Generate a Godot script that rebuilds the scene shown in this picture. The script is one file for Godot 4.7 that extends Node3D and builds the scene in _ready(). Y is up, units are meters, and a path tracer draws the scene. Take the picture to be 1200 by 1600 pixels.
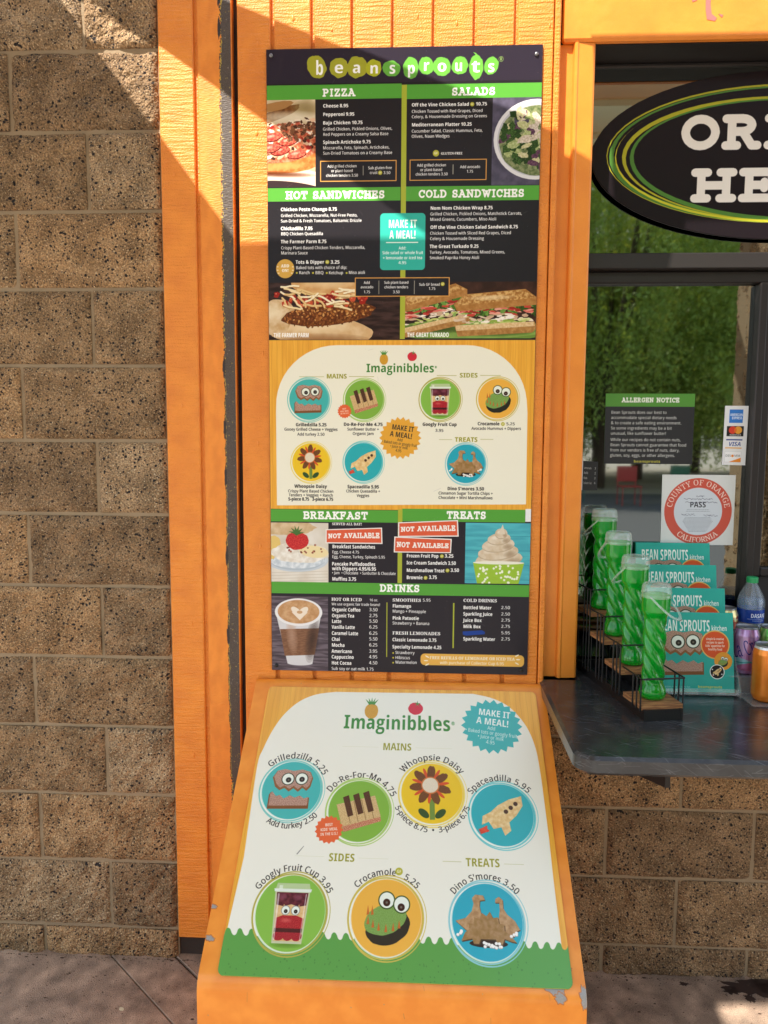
extends Node3D

const SLAB = {
	"A": [0.84, [[0.08, 0.00, 0.42, 1.00, 0.76, 0.00], [0.20, 0.34, 0.64, 0.34], [0.24, 1.00, 0.42, 1.00], [-0.06, 0.00, 0.22, 0.00], [0.62, 0.00, 0.90, 0.00]]],
	"B": [0.72, [[0.10, 0.00, 0.10, 1.00], [-0.02, 1.00, 0.40, 1.00, 0.40, 1.00, 0.48, 0.98, 0.56, 0.93, 0.60, 0.85, 0.62, 0.76, 0.60, 0.67, 0.56, 0.59, 0.48, 0.54, 0.40, 0.52, 0.10, 0.52], [0.40, 0.52, 0.42, 0.52, 0.52, 0.50, 0.60, 0.44, 0.65, 0.36, 0.67, 0.26, 0.65, 0.16, 0.60, 0.08, 0.52, 0.02, 0.42, 0.00, -0.02, 0.00]]],
	"C": [0.74, [[0.65, 0.85, 0.56, 0.95, 0.44, 1.00, 0.32, 0.99, 0.21, 0.92, 0.12, 0.81, 0.06, 0.67, 0.04, 0.50, 0.06, 0.33, 0.12, 0.19, 0.21, 0.08, 0.32, 0.01, 0.44, 0.00, 0.56, 0.05, 0.65, 0.15], [0.70, 0.98, 0.70, 0.66]]],
	"D": [0.78, [[0.12, 0.00, 0.12, 1.00], [-0.02, 1.00, 0.34, 1.00, 0.34, 1.00, 0.43, 0.98, 0.52, 0.93, 0.59, 0.85, 0.65, 0.75, 0.69, 0.63, 0.70, 0.50, 0.69, 0.37, 0.65, 0.25, 0.59, 0.15, 0.52, 0.07, 0.43, 0.02, 0.34, 0.00, -0.02, 0.00]]],
	"E": [0.7, [[0.12, 0.00, 0.12, 1.00], [-0.02, 1.00, 0.62, 1.00, 0.62, 0.78], [0.12, 0.50, 0.46, 0.50], [0.46, 0.62, 0.46, 0.38], [-0.02, 0.00, 0.65, 0.00, 0.65, 0.24]]],
	"F": [0.68, [[0.12, 0.00, 0.12, 1.00], [-0.02, 1.00, 0.62, 1.00, 0.62, 0.78], [0.12, 0.50, 0.46, 0.50], [0.46, 0.62, 0.46, 0.38], [-0.02, 0.00, 0.26, 0.00]]],
	"G": [0.8, [[0.65, 0.85, 0.54, 0.96, 0.41, 1.00, 0.28, 0.97, 0.17, 0.88, 0.08, 0.73, 0.04, 0.56, 0.05, 0.37, 0.11, 0.20, 0.21, 0.08, 0.33, 0.01, 0.47, 0.01, 0.59, 0.08, 0.69, 0.20, 0.75, 0.37, 0.72, 0.42], [0.50, 0.42, 0.80, 0.42], [0.70, 0.98, 0.70, 0.68]]],
	"H": [0.84, [[0.14, 0.00, 0.14, 1.00], [0.70, 0.00, 0.70, 1.00], [0.14, 0.50, 0.70, 0.50], [0.00, 0.00, 0.28, 0.00], [0.00, 1.00, 0.28, 1.00], [0.56, 0.00, 0.84, 0.00], [0.56, 1.00, 0.84, 1.00]]],
	"I": [0.4, [[0.20, 0.00, 0.20, 1.00], [0.06, 0.00, 0.34, 0.00], [0.06, 1.00, 0.34, 1.00]]],
	"K": [0.8, [[0.14, 0.00, 0.14, 1.00], [0.14, 0.42, 0.66, 1.00], [0.32, 0.58, 0.68, 0.00], [0.00, 0.00, 0.28, 0.00], [0.00, 1.00, 0.28, 1.00], [0.52, 1.00, 0.80, 1.00], [0.56, 0.00, 0.84, 0.00]]],
	"L": [0.68, [[0.14, 0.00, 0.14, 1.00], [-0.00, 0.00, 0.62, 0.00, 0.62, 0.28], [0.00, 1.00, 0.28, 1.00]]],
	"M": [1, [[0.14, 0.00, 0.14, 1.00, 0.50, 0.30, 0.86, 1.00, 0.86, 0.00], [0.00, 0.00, 0.28, 0.00], [-0.02, 1.00, 0.26, 1.00], [0.72, 0.00, 1.00, 0.00], [0.74, 1.00, 1.02, 1.00]]],
	"N": [0.88, [[0.14, 0.00, 0.14, 1.00, 0.72, 0.00, 0.72, 1.00], [0.00, 0.00, 0.28, 0.00], [-0.04, 1.00, 0.24, 1.00], [0.58, 1.00, 0.86, 1.00]]],
	"O": [0.82, [[0.78, 0.50, 0.76, 0.65, 0.71, 0.79, 0.63, 0.90, 0.52, 0.98, 0.41, 1.00, 0.30, 0.98, 0.19, 0.90, 0.11, 0.79, 0.06, 0.65, 0.04, 0.50, 0.06, 0.35, 0.11, 0.21, 0.19, 0.10, 0.30, 0.02, 0.41, 0.00, 0.52, 0.02, 0.63, 0.10, 0.71, 0.21, 0.76, 0.35, 0.78, 0.50]]],
	"P": [0.7, [[0.12, 0.00, 0.12, 1.00], [-0.02, 1.00, 0.38, 1.00, 0.38, 1.00, 0.47, 0.98, 0.55, 0.92, 0.60, 0.84, 0.62, 0.74, 0.60, 0.64, 0.55, 0.56, 0.47, 0.50, 0.38, 0.48, 0.12, 0.48], [-0.02, 0.00, 0.26, 0.00]]],
	"R": [0.8, [[0.12, 0.00, 0.12, 1.00], [-0.02, 1.00, 0.38, 1.00, 0.38, 1.00, 0.47, 0.98, 0.54, 0.93, 0.59, 0.85, 0.61, 0.76, 0.59, 0.67, 0.54, 0.59, 0.47, 0.54, 0.38, 0.52, 0.12, 0.52], [0.40, 0.50, 0.62, 0.00, 0.76, 0.00], [-0.02, 0.00, 0.26, 0.00]]],
	"S": [0.66, [[0.49, 0.94, 0.38, 0.99, 0.27, 0.99, 0.16, 0.93, 0.10, 0.83, 0.08, 0.71, 0.13, 0.59, 0.21, 0.51, 0.33, 0.50, 0.44, 0.48, 0.52, 0.42, 0.58, 0.34, 0.60, 0.24, 0.57, 0.14, 0.51, 0.06, 0.42, 0.01, 0.31, 0.00, 0.21, 0.03, 0.12, 0.09], [0.56, 0.98, 0.56, 0.74], [0.07, 0.02, 0.07, 0.27]]],
	"T": [0.76, [[0.38, 0.00, 0.38, 1.00], [0.04, 0.74, 0.04, 1.00, 0.72, 1.00, 0.72, 0.74], [0.24, 0.00, 0.52, 0.00]]],
	"U": [0.84, [[0.14, 1.00, 0.14, 0.35, 0.14, 0.32, 0.15, 0.22, 0.19, 0.13, 0.26, 0.06, 0.33, 0.02, 0.42, 0.00, 0.51, 0.02, 0.58, 0.06, 0.65, 0.13, 0.69, 0.22, 0.70, 0.32, 0.70, 1.00], [0.00, 1.00, 0.28, 1.00], [0.56, 1.00, 0.84, 1.00]]],
	"V": [0.84, [[0.10, 1.00, 0.42, 0.00, 0.74, 1.00], [-0.04, 1.00, 0.24, 1.00], [0.60, 1.00, 0.88, 1.00]]],
	"W": [1.1, [[0.10, 1.00, 0.33, 0.00, 0.55, 0.80, 0.77, 0.00, 1.00, 1.00], [-0.04, 1.00, 0.24, 1.00], [0.86, 1.00, 1.14, 1.00], [0.41, 0.85, 0.69, 0.85]]],
	"Y": [0.8, [[0.10, 1.00, 0.40, 0.48, 0.70, 1.00], [0.40, 0.48, 0.40, 0.00], [-0.04, 1.00, 0.24, 1.00], [0.56, 1.00, 0.84, 1.00], [0.26, 0.00, 0.54, 0.00]]],
	"Z": [0.72, [[0.08, 0.76, 0.08, 1.00, 0.62, 1.00, 0.06, 0.00, 0.66, 0.00, 0.66, 0.26]]],
	" ": [0.4, []],
}

const STRIPS = [[150.3, 1233.5, 303.3, 1227.4, 304.7, 1271.8, 150.0, 1272.0], [346.6, 1212.6, 507.2, 1204.6, 509.7, 1249.2, 346.7, 1252.2], [336.7, 1251.0, 491.3, 1255.6, 489.8, 1294.5, 335.5, 1294.2]]

# orange snack-bar wall with menu boards; x runs along the wall, z out of it, metres
var M := {}
var rng := RandomNumberGenerator.new()

func _ready():
	rng.seed = 77
	var cam := Camera3D.new()
	cam.name = "camera"
	cam.position = Vector3(0.6817, 1.5113, 1.9893)
	cam.rotation = Vector3(-0.09763, 0.04581, 0.00557)
	cam.fov = 69.65
	cam.near = 0.05
	cam.far = 400.0
	add_child(cam)
	cam.current = true

	var sky := ProceduralSkyMaterial.new()
	sky.sky_top_color = Color(0.61, 0.69, 0.79)
	sky.sky_horizon_color = Color(0.95, 0.95, 0.95)
	sky.sky_curve = 0.2
	sky.ground_bottom_color = Color(0.32, 0.29, 0.26)
	sky.ground_horizon_color = Color(0.6, 0.6, 0.58)
	sky.sky_energy_multiplier = 1.2
	sky.sun_angle_max = 0.0
	var env := Environment.new()
	env.background_mode = Environment.BG_SKY
	env.sky = Sky.new()
	env.sky.sky_material = sky
	env.tonemap_mode = Environment.TONE_MAPPER_LINEAR
	env.tonemap_exposure = 2.05
	env.ssao_enabled = true
	env.ssil_enabled = true
	env.sdfgi_enabled = true
	var we := WorldEnvironment.new()
	we.name = "environment"
	we.environment = env
	add_child(we)

	var sun := DirectionalLight3D.new()
	sun.name = "sun"
	sun.light_color = Color(1.0, 0.97, 0.935)
	sun.light_energy = 1.6
	sun.light_angular_distance = 0.5
	sun.shadow_enabled = true
	add_child(sun)
	sun.look_at_from_position(Vector3.ZERO, Vector3(0.75, -1.5, -1.0), Vector3.UP)

	materials()
	ground()
	block_walls()
	siding()
	window()
	canopy()
	surroundings()
	order_sign()
	menu_board()
	menu_stand()
	counter()
	rack_and_cups()
	books()
	drinks()
	notices()
	small_things()

# ---------------------------------------------------------------- materials
func grey_image(n: FastNoiseLite, w: int, h: int) -> Image:
	return n.get_seamless_image(w, h)

func tex_of(im: Image) -> ImageTexture:
	return ImageTexture.create_from_image(im)

func speckle_textures():
	# split-face concrete: brown paste, black and pale stone grains, 0.8 m across
	var s := 1024
	var a := grey_image(noise(0.006, 11, 4), s, s).get_data()
	var b := grey_image(noise(0.12, 12, 3), s, s).get_data()
	var c := grey_image(noise(0.045, 13, 2, FastNoiseLite.TYPE_CELLULAR), s, s).get_data()
	var cv := Canvas.new(s, s, 1.0, Color.BLACK)
	var hm := PackedByteArray()
	hm.resize(s * s)
	for i in s * s:
		var t := a[i] / 255.0
		var u := b[i] / 255.0
		var k := 0.47 + 0.64 * u + 0.34 * (t - 0.5)
		cv.d[i * 3] = int(clampf(192.0 * k, 0, 255))
		cv.d[i * 3 + 1] = int(clampf((157.0 + 5.0 * t) * k, 0, 255))
		cv.d[i * 3 + 2] = int(clampf((114.0 + 10.0 * t) * k, 0, 255))
		hm[i] = int(clampf(0.35 * b[i] + 0.65 * (255 - c[i]), 0, 255))
	var r := RandomNumberGenerator.new()
	r.seed = 5
	for i in 17000:
		var q := Vector2(r.randf() * s, r.randf() * s)
		var kind := r.randf()
		var rad := r.randf_range(0.8, 2.4)
		var col := Color("d8c3a0")
		if kind < 0.23:
			rad = r.randf_range(1.2, 3.2) if r.randf() < 0.8 else r.randf_range(3.0, 5.6)
			col = Color("151215").lerp(Color("332c28"), r.randf() * 0.6)
		elif kind < 0.5:
			col = Color("8a6c50").lerp(Color("664e3a"), r.randf())
		elif kind < 0.75:
			col = Color("c9b08a")
		var p := PackedVector2Array()
		var m := 6
		var off := r.randf() * TAU
		for j in m:
			p.append(q + Vector2.from_angle(off + TAU * j / m) * rad * r.randf_range(0.65, 1.25))
		cv.fill([p], col)
	M.block_tex = cv.texture()
	M.block_h = tex_of(Image.create_from_data(s, s, false, Image.FORMAT_L8, hm))

func materials():
	speckle_textures()
	var s := 512
	# rough-sawn siding: fine horizontal saw marks
	var saw := noise(0.09, 21, 3).get_seamless_image(48, s)
	saw.resize(s, s, Image.INTERPOLATE_CUBIC)
	var fine := noise(0.16, 22, 2).get_seamless_image(s, s).get_data()
	var sd := saw.get_data()
	for i in s * s:
		sd[i] = int(clampf(0.6 * sd[i] + 0.4 * fine[i], 0, 255))
	M.saw = tex_of(Image.create_from_data(s, s, false, Image.FORMAT_L8, sd))
	# paint: faint streaks and dirt in the orange
	M.orange_tex = paint_texture("f0942f", "d87a26", 31)
	M.orange = mat("ffffff", 0.55, {"tex": M.orange_tex, "bump": M.saw, "bump_cm": 0.3, "world": 0.42})
	M.orange_smooth = mat("ffffff", 0.42, {"tex": paint_texture("f09534", "dc7f28", 33), "bump": tex_of(noise(0.05, 34, 3).get_seamless_image(256, 256)), "bump_cm": 0.05, "world": 0.5})
	M.block = mat("ffffff", 0.95, {"tex": M.block_tex, "bump": M.block_h, "bump_cm": 0.8, "scale": 0.8})
	M.blocks = []
	for q in ["ffffff", "f2ece4", "e6dfd6", "fff4e6", "dcd6d0"]:
		M.blocks.append(mat(q, 0.95, {"tex": M.block_tex, "bump": M.block_h, "bump_cm": 1.3, "scale": 0.8}))
	M.mortar = mat("988468", 0.95, {"bump": M.block_h, "bump_cm": 0.15, "world": 0.8})
	M.dark = mat("221f1e", 0.6)
	M.black = mat("121212", 0.45)
	M.wood_dark = mat("3a2f27", 0.9, {"bump": M.saw, "bump_cm": 0.1, "world": 0.42})
	M.clear = mat("f4fbf8", 0.03, {"alpha": 0.08})
	M.steel = mat("8c8c8c", 0.35, {"metal": 0.9})

func paint_texture(a: String, b: String, sd: int) -> ImageTexture:
	var s := 512
	var d := noise(0.008, sd, 4).get_seamless_image(s, s).get_data()
	var e := noise(0.2, sd + 1, 2).get_seamless_image(s, s).get_data()
	var o := PackedByteArray()
	o.resize(s * s * 3)
	var ca := Color(a)
	var cb := Color(b)
	for i in s * s:
		var t := clampf((0.7 * d[i] + 0.3 * e[i]) / 255.0, 0, 1)
		var c := ca.lerp(cb, t)
		o[i * 3] = int(c.r * 255)
		o[i * 3 + 1] = int(c.g * 255)
		o[i * 3 + 2] = int(c.b * 255)
	return ImageTexture.create_from_image(Image.create_from_data(s, s, false, Image.FORMAT_RGB8, o))

# ---------------------------------------------------------------- ground
func ground():
	var s := 1024
	var d := noise(0.01, 41, 4).get_seamless_image(s, s).get_data()
	var e := noise(0.25, 42, 3).get_seamless_image(s, s).get_data()
	var o := PackedByteArray()
	o.resize(s * s * 3)
	for i in s * s:
		var k := 0.5 + 0.42 * d[i] / 255.0 + 0.4 * e[i] / 255.0
		o[i * 3] = int(clampf(180 * k, 0, 255))
		o[i * 3 + 1] = int(clampf(154 * k, 0, 255))
		o[i * 3 + 2] = int(clampf(131 * k, 0, 255))
	var t := ImageTexture.create_from_image(Image.create_from_data(s, s, false, Image.FORMAT_RGB8, o))
	var hgt := tex_of(Image.create_from_data(s, s, false, Image.FORMAT_L8, e))
	M.concrete = mat("ffffff", 0.9, {"tex": t, "bump": hgt, "bump_cm": 0.3, "world": 0.9})
	M.asphalt = mat("b5aa9c", 0.9, {"bump": hgt, "bump_cm": 0.2, "world": 1.3})
	M.joint = mat("4a3b30", 0.95, {"bump": hgt, "bump_cm": 0.2, "world": 0.6})
	var mb := MB.new()
	mb.box(Vector3(-150, -0.4, -120), Vector3(150, -0.02, 160))
	solo("ground", mb, M.asphalt, Vector3.ZERO, "pale grey plaza paving stretching away from the snack bar", "", "", "structure")
	mb = MB.new()
	mb.box(Vector3(-30, -0.3, 5.2), Vector3(40, -0.012, 19.5))
	solo("drive", mb, mat("5e5d5f", 0.85, {"bump": hgt, "bump_cm": 0.2, "world": 1.3}), Vector3.ZERO, "dark grey asphalt drive across the plaza", "", "", "structure")
	# concrete apron by the wall, cast in slabs with joints between
	var g := Node3D.new()
	g.name = "pavement"
	add_child(g)
	tag(g, "pinkish brown concrete pavement slabs along the foot of the wall", "", "", "structure")
	var j := MB.new()
	j.box(Vector3(-4, -0.019, -0.2), Vector3(5, -0.008, 2.2))
	part(g, "joint_filler", j, M.joint)
	var a := Vector2(-0.19, 0.016)
	var dir := (Vector2(0.0606, 0.2451) - Vector2(-0.1788, 0.0268)).normalized()
	var b := Vector2(-0.012, 0.0)
	var dir2 := (Vector2(0.0685, 0.09) - Vector2(-0.0071, 0.0043)).normalized()
	var far := 2.15
	var a2: Vector2 = a + dir * ((far - a.y) / dir.y)
	dir2 = dir
	var b2: Vector2 = b + dir2 * ((far - b.y) / dir2.y)
	var a0: Vector2 = a - dir * ((a.y + 0.15) / dir.y)
	var b0: Vector2 = b - dir2 * ((b.y + 0.15) / dir2.y)
	var gap := Vector2(0.0022, 0)
	var gap2 := Vector2(0.005, 0)
	for q in [[Vector2(-3.9, -0.15), a0 - gap, a2 - gap, Vector2(-3.9, far)], [a0 + gap, b0 - gap2, b2 - gap2, a2 + gap], [b0 + gap2, Vector2(2.45, -0.15), Vector2(2.45, far), b2 + gap2], [Vector2(2.46, -0.15), Vector2(4.9, -0.15), Vector2(4.9, far), Vector2(2.46, far)]]:
		var sl := MB.new()
		sl.prism(PackedVector2Array(q), 0.02, Transform3D(Basis(Vector3.RIGHT, Vector3.BACK, Vector3.UP), Vector3(0, -0.02, 0)), null, 0.002)
		part(g, "slab", sl, M.concrete)
	# dark stains soaked into the concrete
	var st := MB.new()
	for q in [[1.63, 0.035, 0.085, 0.03], [1.70, 0.025, 0.07, 0.035], [1.60, 0.075, 0.012, 0.014], [1.44, 0.03, 0.012, 0.006], [1.56, 0.05, 0.02, 0.012]]:
		var p := PackedVector2Array()
		for i in 34:
			var an := TAU * i / 34
			var m := 1.0 + 0.9 * noise(0.9, 8, 3).get_noise_2d(cos(an) * 2.4 + q[0] * 9, sin(an) * 2.4)
			p.append(Vector2(q[0] + cos(an) * q[2] * m, q[1] + sin(an) * q[3] * m))
		st.prism(p, 0.0006, Transform3D(Basis(Vector3.RIGHT, Vector3.BACK, Vector3.UP), Vector3(0, 0.0004, 0)))
	part(g, "stain", st, mat("3a281f", 0.85), "dark brown stain on the concrete by the right wall")

# ---------------------------------------------------------------- block walls
func block_mb(x0: float, x1: float, y0: float, y1: float, z: float, amp: float) -> MB:
	var mb := MB.new()
	var n1 := noise(9.0, 51, 3)
	var n2 := noise(45.0, 52, 3)
	var nx := maxi(4, int((x1 - x0) / 0.0085))
	var ny := maxi(3, int((y1 - y0) / 0.0085))
	var ou := rng.randf()
	var ov := rng.randf()
	var tilt := rng.randf_range(-0.002, 0.002)
	var f := func(u: float, w: float) -> Vector3:
		var x := lerpf(x0, x1, u)
		var y := lerpf(y0, y1, w)
		var e := minf(minf(x - x0, x1 - x), minf(y - y0, y1 - y))
		var q := 1.0 - smoothstep(0.0, 0.014, e)
		return Vector3(x, y, z + tilt + amp * (n1.get_noise_2d(x + ou * 3, y + z) * 1.1 + n2.get_noise_2d(x, y) * 0.75) * (1.0 - 0.5 * q) - q * q * 0.009)
	mb.grid_mesh(nx, ny, f, false, Rect2(ou, ov, x1 - x0, y1 - y0))
	mb.v = mb.v
	for i in mb.uv.size():
		mb.uv[i] = Vector2(ou * 0.8 + mb.v[i].x, ov * 0.8 - mb.v[i].y)
	# skirts back into the joint
	var ring := []
	for i in nx + 1: ring.append(i)
	for k in ny: ring.append((k + 1) * (nx + 1) + nx)
	for i in nx: ring.append(ny * (nx + 1) + nx - 1 - i)
	for k in ny: ring.append((ny - 1 - k) * (nx + 1))
	for i in ring.size() - 1:
		var p := mb.v[ring[i]]
		var r := mb.v[ring[i + 1]]
		mb.quad(Vector3(p.x, p.y, z - 0.03), Vector3(r.x, r.y, z - 0.03), r, p)
	return mb

func block_walls():
	var h := 0.2032
	var y00 := 0.0406 + 0.042     # first bed joint above the pavement
	var w := thing("block_wall", Vector3(-0.6, 0, 0), "brown speckled concrete block wall left of the orange siding", "wall")
	var mo := MB.new()
	mo.box(Vector3(-1.3, -0.02, -0.2), Vector3(-0.004, 3.2, -0.0115))
	part(w, "mortar", mo, M.mortar)
	for r in range(-1, 15):
		var y0 := y00 + r * h + 0.005
		var y1 := y00 + (r + 1) * h - 0.005
		if r == -1:
			y0 = -0.01
		var cuts := [-1.3, -1.0160 + 0.0, -0.6096, -0.2032, 0.0] if (r + 100) % 2 == 0 else [-1.3, -0.8128, -0.4064, 0.0]
		for i in cuts.size() - 1:
			var e: float = 0.009 if i == cuts.size() - 2 else 0.005
			part(w, "block", block_mb(cuts[i] + 0.005, cuts[i + 1] - e, y0, y1, 0.0, 0.0085 if r > 9 else (0.0065 if r > 5 else 0.0095)), M.blocks[rng.randi() % 5])
	var w2 := thing("block_wall", Vector3(1.8, 0, 0), "shaded speckled concrete block wall underneath the grey counter", "wall")
	mo = MB.new()
	mo.box(Vector3(1.02, -0.02, -0.11), Vector3(3.2, 0.81, -0.0115))
	part(w2, "mortar", mo, M.mortar)
	for r in range(-1, 4):
		var y0 := y00 + r * h + 0.005
		var y1 := minf(y00 + (r + 1) * h - 0.005, 0.812)
		if r == -1:
			y0 = -0.01
		var cuts := [1.02, 1.4221, 1.8285, 2.235, 2.641, 3.2] if (r + 100) % 2 == 0 else [1.02, 1.22, 1.6264, 2.0328, 2.439, 3.2]
		for i in cuts.size() - 1:
			part(w2, "block", block_mb(cuts[i] + 0.005, cuts[i + 1] - 0.005, y0, y1, 0.0, 0.007), M.blocks[1 + rng.randi() % 4])

# ---------------------------------------------------------------- orange siding
func strip_texture() -> ImageTexture:
	# the outer board: orange paint that stops in a ragged edge, bare dark wood beyond; 90 mm by 2.64 m
	var k := 0.775
	var cv := Canvas.new(92 / 0.775 * 0.775 * 2, 2642, k, Color("ec8e2e"))
	# x is stretched by two for a finer edge
	cv.fill([rect(0, 0, 184, 2642)], Color("ec8e2e"), {"n": noise(0.01, 61, 3), "c": Color("df8127"), "g": 1.2})
	var n1 := noise(0.02, 62, 4)
	var n2 := noise(0.16, 63, 3)
	var edge := func(y: float, lay: float) -> float:
		var wobble := n1.get_noise_2d(y, lay) * 7.0 + n2.get_noise_2d(y, lay * 3.0) * (9.0 if y < 1500 else 4.0)
		return 122.0 + lay + wobble + (8.0 if y < 700 else 0.0)
	for lay in [[-3.0, "3a2620"], [0.0, "b59a3a"], [3.0, "3d3128"]]:
		var p := PackedVector2Array()
		for i in 1322:
			p.append(Vector2(edge.call(i * 2.0, lay[0]), i * 2.0))
		p.append(Vector2(184, 2642))
		p.append(Vector2(184, 0))
		cv.fill([p], Color(lay[1]), {"n": noise(0.25, 64, 3), "c": Color("5e5247") if lay[0] > 1 else Color(lay[1]), "g": 1.4, "sy": 2.5})
	var r := RandomNumberGenerator.new()
	r.seed = 9
	for i in 240:
		var y := r.randf() * 2642
		cv.fill([blob(r.randf_range(128, 184), y, r.randf_range(0.8, 5.0), r.randf_range(0.6, 2.0), 0, 0.25, r.randf())], Color("8f7a40") if i % 3 else Color("7d7468"))
	for y in [560.0, 640.0, 1500.0, 1660.0, 1790.0, 2010.0, 2230.0]:
		cv.fill([blob(119, y, 8, 26, 0, 0.2, y)], Color("2f2420"))
	return cv.texture()

func siding():
	var w := thing("siding_wall", Vector3(0.5, 0.07, 0), "orange painted grooved wood siding behind the menu board", "wall")
	var zf := 0.012
	var yb := 0.07
	var yt := 3.2
	var back := MB.new()
	back.box(Vector3(-0.004, -0.02, -0.2), Vector3(1.03, 3.2, -0.016))
	part(w, "backing", back, M.wood_dark)
	var rebate := MB.new()
	for q in [[0.001, 0.1915], [0.207, 1.011]]:
		rebate.box(Vector3(q[0], yb + 0.002, -0.0155), Vector3(q[1], yt, 0.003))
	part(w, "groove_back", rebate, M.orange)
	var mb := MB.new()
	mb.box(Vector3(0.001, yb, 0.0), Vector3(0.092, yt, zf), 0.0025)
	part(w, "board", mb, M.orange)
	var sb := PackedByteArray()
	sb.resize(140 * 2048)
	var sn := noise(0.5, 65, 3)
	for i in 140 * 2048:
		sb[i] = int(clampf(128.0 + 150.0 * sn.get_noise_2d((i % 140) * 0.06, (i / 140) * 0.9), 0, 255))
	var stm := mat("ffffff", 0.6, {"tex": strip_texture(), "bump": tex_of(Image.create_from_data(140, 2048, false, Image.FORMAT_L8, sb)), "bump_cm": 0.12})
	mb = MB.new()
	mb.box(Vector3(0.102, yb, 0.0), Vector3(0.1925, yt, zf - 0.001), 0.0025, Rect2(0, (3.2 - yt) / 2.642, 1, (yt - yb) / 2.642))
	part(w, "board", mb, stm, "siding board whose paint has peeled to a bare dark strip")
	var e := 0.207
	for i in 8:
		var g := 0.298 + 0.1033 * i
		var x1 := g - 0.0048 if i < 7 else 1.012
		mb = MB.new()
		mb.box(Vector3(e, yb, 0.0), Vector3(x1, yt, zf), 0.0025)
		part(w, "board", mb, M.orange)
		e = g + 0.0048
	mb = MB.new()
	mb.box(Vector3(1.0145, yb, -0.015), Vector3(1.0295, yt, 0.016), 0.003)
	part(w, "edge_trim", mb, M.orange)
	# painted-over nail heads and drips
	var nail := MB.new()
	nail.lathe(PackedVector2Array([Vector2(0.0045, 0), Vector2(0.0042, 0.0012), Vector2(0.0026, 0.0022), Vector2(0.0, 0.0026)]), 8, Vector3.ZERO)
	var nm := nail.mesh()
	var r := RandomNumberGenerator.new()
	r.seed = 3
	var spots := []
	for q in [[0.256, 2.52], [0.256, 2.30], [0.256, 2.06], [0.256, 1.9], [0.256, 1.74], [0.256, 1.5], [0.256, 1.22], [0.262, 1.05], [0.36, 2.58], [0.45, 2.55], [0.66, 2.58], [0.76, 2.56], [0.98, 2.4], [0.97, 1.9], [0.04, 2.2], [0.05, 1.6], [0.046, 0.62], [0.05, 1.0], [0.97, 1.4], [0.972, 1.1], [0.995, 2.55]]:
		var o := MeshInstance3D.new()
		o.name = "nail_head"
		o.mesh = nm
		o.material_override = M.orange_smooth
		o.transform = Transform3D(Basis(Vector3.RIGHT, PI / 2).scaled(Vector3.ONE * r.randf_range(0.7, 1.3)), Vector3(q[0] + r.randf_range(-0.01, 0.01), q[1], zf - 0.0002) - w.position)
		o.scale = Vector3(r.randf_range(0.5, 1.0), 1.0, r.randf_range(0.9, 2.2))
		w.add_child(o, true)

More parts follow.
